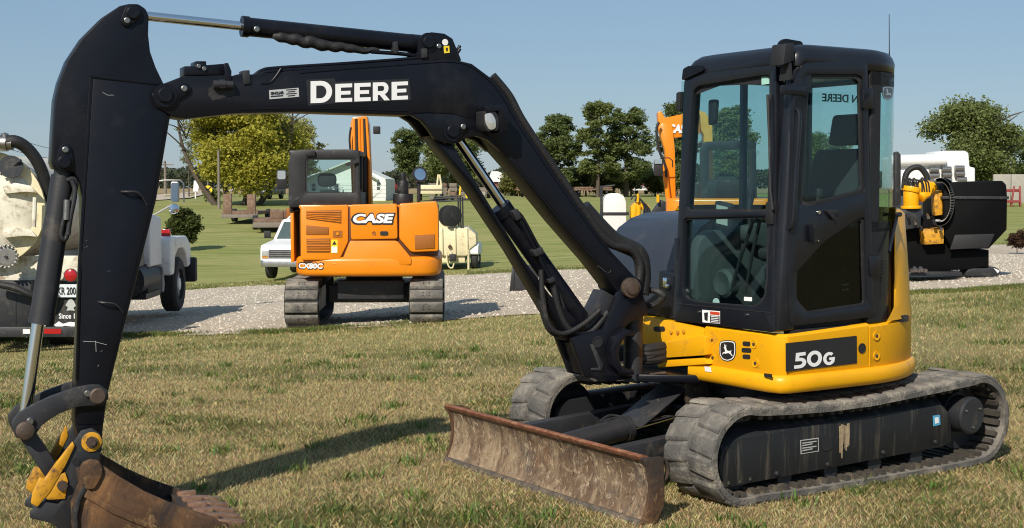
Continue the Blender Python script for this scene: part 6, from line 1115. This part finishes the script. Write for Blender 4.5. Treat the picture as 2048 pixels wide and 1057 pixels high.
# ------------------------------------------------------------------ loose digging bucket on the gravel
q = hit(1048, 583); L1 = Frame((q[0], q[1] + .25), 90, q[2]); sc_ = q[1] / FPX
LB = thing('spare_bucket', 'small black digger bucket standing on the gravel behind the boom cylinder', 'bucket', L1)
lb = lambda a, b: ((1048 - a) * -sc_, (583 - b) * sc_)
pf = [lb(*p) for p in ((1022, 583), (1026, 540), (1032, 531), (1062, 533), (1076, 552), (1078, 574), (1070, 581))]
SX = Frame(L1.o, 180, L1.z)
mk('side_plate', ext([(L1.o[0] + x, L1.o[1] - .25, L1.z + z) for x, z in pf], [(L1.o[0] + x, L1.o[1] - .22, L1.z + z) for x, z in pf]), black2, LB, bev=.005); mk('side_plate', ext([(L1.o[0] + x, L1.o[1] + .22, L1.z + z) for x, z in pf], [(L1.o[0] + x, L1.o[1] + .25, L1.z + z) for x, z in pf]), black2, LB, bev=.005)
pq = pf[1:] + [(x * .9 + .01, z * .88 + .03) for x, z in pf[1:][::-1]]
mk('shell', ext([(L1.o[0] + x, L1.o[1] - .21, L1.z + z) for x, z in pq], [(L1.o[0] + x, L1.o[1] + .21, L1.z + z) for x, z in pq]), black2, LB); mk('cutting_lip', ext([(L1.o[0] + x, L1.o[1] - .27, L1.z + z) for x, z in (lb(1019, 583), lb(1024, 538), lb(1030, 538), lb(1027, 583))], [(L1.o[0] + x, L1.o[1] + .27, L1.z + z) for x, z in (lb(1019, 583), lb(1024, 538), lb(1030, 538), lb(1027, 583))]), black2, LB, bev=.004); mk('label', [((L1.o[0] + a, L1.o[1] - .254, L1.z + b), ) for a, b in ()] or ext([(L1.o[0] + x, L1.o[1] - .253, L1.z + z) for x, z in (lb(1050, 545), lb(1058, 545), lb(1058, 550), lb(1050, 550))], [(L1.o[0] + x, L1.o[1] - .251, L1.z + z) for x, z in (lb(1050, 545), lb(1058, 545), lb(1058, 550), lb(1050, 550))]), decalw, LB, smooth=0)
# ------------------------------------------------------------------ directional drill at right
Y4 = 25.0; D1 = Frame((atY(1900, 555, Y4)[0], Y4 + .8), 0, float(hit(1900, 558)[2])); g4 = lambda a, b, d=0: tuple(atY(a, b, Y4 + d))
DR = thing('drill_machine', 'black drilling machine with yellow gearbox and steel chain ring, right of the cab', 'drill', D1)
slab([(1888, 372), (1895, 366), (2005, 362), (2013, 370), (2015, 395), (2014, 460), (1978, 498), (1905, 498), (1888, 470)], Y4, 1.3, deepblk, 'hopper', DR, .02)
slab(rect(1885, 393, 2018, 399), Y4 - .03, 1.36, black2, 'hopper_rim', DR, .006); slab([(1910, 470), (1990, 468), (1978, 496), (1900, 500)], Y4 - .02, .05, matte, 'hopper_skirt', DR)
slab([(1800, 440), (1890, 430), (1905, 500), (1978, 500), (1978, 538), (1800, 545)], Y4 + .2, 1.0, deepblk, 'drill_base', DR); slab(rect(1800, 545, 1925, 552), Y4 - .2, 1.6, black2, 'skid_plate', DR)
slab([(1800, 420), (1842, 418), (1842, 455), (1800, 462)], Y4 - .1, .4, black2, 'manifold', DR)
# chain ring of separate links
for k in range(30):
    a = math.radians(-105 + 210 * k / 29); cx, cy = 1880, 404; p = atY(cx + 25 * math.cos(a), cy - 44 * math.sin(a), Y4 - .15); d = np.array([math.cos(a) * .7, 0, math.sin(a)]); t_ = np.array([-math.sin(a) * .7, 0, math.cos(a)]); t_ /= np.linalg.norm(t_); d = np.cross(t_, (0, 1, 0))
    for e in (0, .30): mk('chain_link', hexa([tuple(p + np.array([e * .55, e, 0]) + t_ * u * .045 + d * v * .035 + np.array([0, w, 0])) for w in (0, .03) for u, v in ((-1, -1), (1, -1), (1, 1), (-1, 1))]), steel, DR, bev=.004)
    if k % 2 == 0: mk('chain_plate', hexa([tuple(p + np.array([e * .55, e, 0]) + t_ * u * .05 + d * v) for e in (.04, .27) for u, v in ((-1, .03), (1, .03), (1, .05), (-1, .05))]), decalg, DR, bev=.003)
mk('gearbox', [cyl(g4(1822, 414), g4(1822, 382), .14, n=24), cyl(g4(1822, 384), g4(1824, 374), .17, n=24), cyl(g4(1840, 396, -.05), g4(1866, 372, .1), .10, n=20), cyl(g4(1822, 418), g4(1822, 412), .19, n=24)], yellow, DR, bev=.01)
slab([(1838, 366), (1856, 360), (1868, 372), (1862, 392), (1850, 398), (1836, 388)], Y4 - .1, .3, yellow, 'gearbox_bracket', DR, .02); slab([(1846, 460), (1888, 455), (1888, 488), (1850, 490)], Y4 - .05, .3, yellow_w, 'yellow_base', DR); slab([(1868, 385), (1884, 380), (1890, 430), (1870, 432)], Y4 + .1, .2, yellow_w, 'yellow_guard', DR)
mk('big_hose', tube([g4(a, b, .1) for a, b in ((1808, 378), (1812, 350), (1824, 337), (1840, 336), (1852, 350), (1855, 362))], .055, 10, 6), hose, DR)
for k in range(9): x0 = 1805 + k * 5; mk('thin_hose', tube([g4(x0, 376, -.05), g4(x0 + rr_.uniform(-6, 6), 358 + rr_.uniform(-5, 5), -.1), g4(x0 + rr_.uniform(4, 14), 366 + rr_.uniform(-4, 4), -.1), g4(x0 + 14, 384, -.1)], .016, 6, 4), hose, DR)
slab([(1789, 305), (1796, 303), (1802, 310), (1802, 410), (1789, 412)], Y4 - .1, .1, matte, 'upright_post', DR)
for k in range(6): mk('fitting', cyl(g4(1815 + k * 13, 430 + (k % 3) * 12, -.15), g4(1818 + k * 13, 436 + (k % 3) * 12, -.25), .03, n=8), steel if k % 2 else matte, DR)
for k in range(5): mk('hardware', cyl(g4(1822 + k * 6, 540 - k % 2 * 4, -.3), g4(1828 + k * 6, 542, -.38), .035, n=8), steel, DR)
slab(rnd([(1930, 552), (1935, 540), (1960, 534), (1990, 534), (2002, 542), (1998, 552)], 4, 3), Y4 + .2, .4, black2, 'foot_pod', DR, .03); slab([(1987, 536), (2000, 542), (1996, 548), (1990, 540)], Y4 + .17, .03, decalw, 'foot_mark', DR)
Y5 = 31.0; g5 = lambda a, b, d=0: tuple(atY(a, b, Y5 + d)); D2 = Frame((atY(1870, 500, Y5)[0], Y5 + .8), 0, float(terr(9, Y5)))
VC = thing('pipe_carrier', 'white tank unit with stacked grey pipe ends behind the black hopper', 'tank unit', D2)
slab([(1792, 314), (1880, 308), (1884, 302), (1930, 302), (1938, 306), (1940, 334), (1951, 336), (1951, 380), (1792, 380)], Y5, 1.2, white, 'tank_body', VC, .04, seg=3); mk('tank_tube', cyl(g5(1780, 322, -.05), g5(1890, 320, -.05), .13, n=24), white, VC); slab([(1800, 380), (1950, 380), (1945, 500), (1800, 500)], Y5 + .2, 1.0, black2, 'chassis', VC)
for a, b in ((1868, 340), (1868, 352), (1893, 339), (1893, 350), (1919, 337), (1919, 348), (1924, 360), (1893, 361)): mk('pipe_end', [lathe(g5(a - 9, b, -.1), (1, 0, 0), [(0, .05), (0, .066), (.20, .066), (.20, .05), (.02, .05), (.02, 0)], 16)], steel, VC)
q = np.array(g5(1850, 500)); wheel(Frame((q[0], Y5 + .1), 90, D2.z), 0, -.1, .14, .40, VC, white, 24)
# ------------------------------------------------------------------ far yard: trailers, cars, signs, poles, buildings
def far(name, label, cat, px, Y, a=0, group=None): x = atY(px, 400, Y)[0]; F = Frame((x, Y), a, float(terr(x, Y))); return thing(name, label, cat, F, group), F
o, F = far('flatbed_trailer', 'rusty trailer with two raised ramps, left of the other one', 'trailer', 492, 71, 5, 'rusty trailers on the far lawn')
k = 71 / FPX
mk('deck', [box(F, -3, 1.2, -.95, .95, .45, .62)], rustw, o, bev=.02); [mk('ramp', [box(F, 1.1, 1.25, s * .62 - .22, s * .62 + .22, .35, 1.5)] , rustw, o, bev=.02) for s in (1, -1)]; [wheel(F, -1, s * .8, s * 1.02, .36, o, rustw, 18) for s in (1, -1)]; mk('tail_beam', box(F, 1.1, 1.3, -.95, .95, .28, .46), woodp, o, bev=.02)
o, F = far('flatbed_trailer', 'low rusty trailer with a tangle of gear on its deck', 'trailer', 550, 66, -10, 'rusty trailers on the far lawn')
mk('deck', box(F, -3, 1.4, -1.0, 1.0, .4, .58), rustw, o, bev=.02); mk('tail_beam', box(F, 1.35, 1.6, -1.05, 1.05, .18, .42), woodp, o, bev=.03); [wheel(F, -.8, s * .85, s * 1.08, .36, o, rustw, 18) for s in (1, -1)]
for i in range(7): x, y = rr_.uniform(-2, 1), rr_.uniform(-.8, .8); mk('deck_gear', box(F, x, x + rr_.uniform(.2, .8), y, y + rr_.uniform(.15, .5), .58, .58 + rr_.uniform(.15, .5)), rustw if i % 3 else orange_d, o, bev=.02)
def car(o, F, m, L=4.4, W=1.75, Hh=1.42):
    w = W / 2; mk('body', prY(F, rnd([(L / 2, .35), (L / 2, .62), (L / 2 - .2, .72), (L * .18, .88), (-L / 2 + .3, .92), (-L / 2, .8), (-L / 2, .35)], .08), -w, w), m, o, bev=.06, seg=3)
    c = mk('cabin', loft([[F.P(x, y, z) for x, y, z in ((L * .2 - s * .7, -w * k, .86 + s * (Hh - .86)), (L * .2 - s * .7, w * k, .86 + s * (Hh - .86)), (-L * .36 + s * .4, w * k, .86 + s * (Hh - .86)), (-L * .36 + s * .4, -w * k, .86 + s * (Hh - .86)))] for s, k in ((0, .96), (1, .78))]), m, o, bev=.05)
    mk('windscreen', ext([F.P(L * .2 + .004 - s * .7, y, .87 + s * (Hh - .86)) for s, y in ((.1, -w * .85), (.1, w * .85), (.86, w * .7), (.86, -w * .7))], [F.P(L * .2 - .02 - s * .7, y, .86 + s * (Hh - .86)) for s, y in ((.1, -w * .85), (.1, w * .85), (.86, w * .7), (.86, -w * .7))]), glassd, c, smooth=0)
    for s in (1, -1):
        for xx in (L * .3, -L * .3): wheel(F, xx, s * (w - .22), s * (w + .01), .32, o, steel, 18)
        mk('headlamp', box(F, L / 2 - .06, L / 2 + .02, s * w * .6, s * w * .92, .56, .68), lens, o, bev=.01)
    mk('grille', box(F, L / 2 - .02, L / 2 + .015, -w * .5, w * .5, .42, .6), matte, o)
o, F = far('parked_car', 'small dark blue car parked far off beyond the trailers', 'car', 532, 108, 10); car(o, F, blue_p)
o, F = far('old_pickup', 'old faded red pickup facing us under the tall trees', 'pickup', 1268, 150, -14); pickup(F, o, redp, decalw, 2.3, .92)
o, F = far('red_car', 'bright red car far behind the round mirror', 'car', 768, 160, 30); car(o, F, mat('bright_red', (.5, .03, .03), .4))
o, F = far('utility_pole', 'grey wooden pole in front of the big yellow-green tree', 'pole', 438, 86)
mk('pole', cyl(F.P(0, 0, -.2), F.P(0, 0, 3.65), .10, .07, 12), woodp, o); mk('insulator', lathe(F.P(0, 0, 3.62), UP, [(0, .05), (.1, .06), (.16, 0)], 10), steel, o)
o, F = far('utility_pole', 'thin distant pole carrying wires at the left', 'pole', 331, 150); zt3 = atY(331, 322, 150)[2] - F.z
mk('pole', cyl(F.P(0, 0, -.2), F.P(0, 0, zt3), .16, .11, 10), woodp, o); mk('cross_arm', box(F, -.06, .06, -.9, .9, zt3 - .5, zt3 - .36), woodp, o)
for i, (b0, b1) in enumerate(((325, 222), (330, 256))):
    p0, p1 = atY(331, b0, 150), atY(-120, b1, 105); pts = [p0 + (p1 - p0) * t - np.array([0, 0, 1.2 * 4 * t * (1 - t)]) for t in np.linspace(0, 1, 12)]
    w = mk('power_line', tube(pts, .022, 5), tyre, F=Frame(p0[:2], 0, 0), label=('upper' if i == 0 else 'lower') + ' thin power line crossing the sky at far left', cat='power line', group='power lines')
o, F = far('crossing_sign', 'round yellow crossing sign with a black cross by the lane', 'sign', 416, 96)
mk('post', box(F, -.03, .03, -.03, .03, -.1, 1.6), steel, o); c_ = atY(416, 380, 95.9); mk('sign_disc', lathe(c_, (0, -1, 0), [(-.02, .30), (0, .30), (0, 0)], 28), decaly, o)
for s in (1, -1): mk('cross_bar', hexa([tuple(c_ + np.array([u * .20 * 1 - v * s * .03, -.012 + w, u * s * .20 + v * .03])) for w in (0, .006) for u, v in ((-1, -1), (1, -1), (1, 1), (-1, 1))]), decalk, o, smooth=0)
o, F = far('white_sign', 'small white sign standing at the far end of the lane', 'sign', 391, 110); mk('post', box(F, -.04, .04, -.04, .04, -.1, 1.2), white, o); c_ = atY(391, 372, 109.9); mk('sign_board', hexa([tuple(c_ + np.array([u, w, v])) for w in (0, .05) for u, v in ((-.2, -.45), (.2, -.45), (.32, .45), (-.12, .4))]), decalw, o)
# white house
Y6 = 100; o, F = far('farm_house', 'low white house with pale roof behind the orange excavator', 'house', 690, Y6 + 4, 0); h6 = lambda a, b: F.R(a, b, 4.0)
yl6, yr6 = h6(596, 380)[0], h6(771, 380)[0]; ze = h6(690, 358)[1]; zr = h6(690, 326)[1]
mk('wall', prX(F, [(yr6, -.3), (yl6, -.3), (yl6, ze), ((yl6 + yr6) / 2 + .6, zr), (yr6, ze)], 4.0, -4.0), siding, o)
ym = (yl6 + yr6) / 2 + .6
for s, ye in ((1, yr6), (-1, yl6)): mk('roof', ext([F.P(4.5, ym, zr + .06), F.P(4.5, ye + s * -.5, ze - .12), F.P(4.5, ye + s * -.5, ze - .02), F.P(4.5, ym, zr + .18)], [F.P(-4.5, ym, zr + .06), F.P(-4.5, ye + s * -.5, ze - .12), F.P(-4.5, ye + s * -.5, ze - .02), F.P(-4.5, ym, zr + .18)]), roofm, o)
for a, b, c, d in ((668, 366, 679, 386), (752, 364, 762, 382), (622, 366, 633, 384)):
    q = [h6(*p) for p in rect(a, b, c, d)]; wn_ = mk('window', prX(F, q, 4.06, 3.98), white, o); q2 = [h6(*p) for p in rect(a + 1.6, b + 1.6, c - 1.6, d - 1.6)]; mk('pane', prX(F, q2, 4.075, 4.05), glassd, wn_, smooth=0); mk('glazing_bar', prX(F, [h6(*p) for p in rect(a + 1, (b + d) / 2 - .6, c - 1, (b + d) / 2 + .6)], 4.09, 4.05), white, wn_, smooth=0)
for k in range(9): zz = .2 + k * .3; mk('siding_board', prX(F, [(yr6 + .03, zz), (yl6 - .03, zz), (yl6 - .03, zz + .27), (yr6 + .03, zz + .27)], 4.03, 4.0), siding, o) if zz + .27 < ze else None
# red barn
o, F = far('red_barn', 'small red barn with a white roof beyond the boom', 'barn', 994, 138); hb_ = lambda a, b: F.R(a, b, 2)
q = [hb_(980, 392), hb_(1009, 392), hb_(1009, 362), hb_(980, 362)]; mk('wall', prX(F, q, 2, -3), mat('barn_red', (.26, .06, .05), .8, var=.2), o); mk('roof', prX(F, [hb_(978, 364), hb_(1011, 364), hb_(1007, 348), (hb_(995, 343)), hb_(983, 343), hb_(980, 350)], 2.3, -3.3), white, o); mk('trim', prX(F, [hb_(996, 390), hb_(999, 390), hb_(999, 364), hb_(996, 364)], 2.04, 2), white, o); mk('platform', box(F, 2, 5, -2.6, .8, .0, .35), concr, o)
# fence posts, stacked timber, yellow posts along the far yard
o, F = far('timber_stack', 'stack of weathered timber on the far yard under the boom cylinder', 'timber', 905, 104)
for i in range(5):
    for j in range(4): mk('timber', box(F, -.5, .9, 1.6 - i * .75 - .3, 1.6 - i * .75 + .3 - .05 * (j % 2), j * .32 + .02, j * .32 + .29), woodp if (i + j) % 3 else rustw, o, bev=.02)
o, F = far('stock_wagon', 'old pale farm wagon standing near the red barn', 'wagon', 862, 100); mk('wagon_box', box(F, -1, 1, -.85, .85, .5, 1.15), cream, o, bev=.03); mk('wagon_rail', box(F, .98, 1.03, -.86, .86, .75, .85), woodp, o); [wheel(F, x, s * .7, s * .86, .32, o, rustw, 16) for s in (1, -1) for x in (.7, -.7)]
for i, a in enumerate((878, 925)):
    o, F = far('yellow_post_frame', ('left' if i == 0 else 'right') + ' yellow implement mast beside the timber stack', 'implement', a, 101); mk('mast', [tube([F.P(0, -.25, 0), F.P(0, -.05, 1.9), F.P(0, .05, 1.9), F.P(0, .35, 0)], .07, 8)], decaly if i else cream, o); mk('base_beam', box(F, -.4, .4, -.4, .5, 0, .16), black2, o)
# far right: concrete wall and red implement
o, F = far('concrete_wall', 'grey concrete panel wall at the right edge', 'wall', 2060, 96)
for i in range(5): mk('panel', box(F, -.1, .1, 2.4 - i * 1.25, 2.4 - i * 1.25 + 1.2, -.2, 2.0), concr, o, bev=.02)
o, F = far('red_implement', 'red folded farm implement in front of the concrete wall', 'implement', 1990, 90)
k = 90 / FPX
mk('beam', [box(F, -.15, .15, -2.2, 1.6, .95, 1.15)], redp, o, bev=.02); mk('beam', box(F, .25, .45, -2.2, 1.5, .25, .42), redp, o, bev=.02)
for i in range(7): y = -2.1 + i * .6; mk('upright', ext([F.P(.2, y, .0), F.P(.2, y + .1, .0), F.P(.4, y + .1, .0), F.P(.4, y, .0)], [F.P(.1, y + .12 * (i % 3), 1.35), F.P(.1, y + .1 + .12 * (i % 3), 1.35), F.P(.2, y + .1 + .12 * (i % 3), 1.35), F.P(.2, y + .12 * (i % 3), 1.35)]), redp, o, bev=.01)

# rough gear along the far hedge
gear = [(1072, 118, 'rusty field cultivator by the far hedge, nearest the boom'), (1128, 121, 'rusty field cultivator by the far hedge, between two others'), (1186, 119, 'rusty field cultivator by the far hedge, left of the old pickup'), (948, 112, 'rusty field cultivator right of the timber stack'), (1395, 116, 'rusty field cultivator showing through the windscreen')]
for i, (a, Y, lb_) in enumerate(gear):
    o, F = far('field_cultivator', lb_, 'implement', a, Y, rr_.uniform(-30, 30), 'cultivators along the far hedge'); m_ = (rustw, black2, rustw, woodp, rustw)[i]
    for zz, xx in ((.75, 0), (.6, .7), (.55, -.6)): mk('beam', box(F, xx, xx + .14, -1.7, 1.7, zz, zz + .13), m_, o, bev=.015)
    mk('drawbar', box(F, -.6, 2.0, -.08, .08, .5, .62), m_, o, bev=.015); mk('mast', tube([F.P(.1, -.3, .8), F.P(.1, 0, 1.35), F.P(.1, .3, .8)], .06, 6), m_, o)
    for k in range(9): y = -1.6 + k * .4; mk('tine', tube([F.P(.05 + (k % 3 - 1) * .6, y, .7), F.P(-.2 + (k % 3 - 1) * .6, y, .45), F.P(.0 + (k % 3 - 1) * .6, y, .02)], .035, 5, 2), m_, o)
    for s in (1, -1): wheel(F, -.1, s * 1.1, s * 1.3, .33, o, rustw, 16)
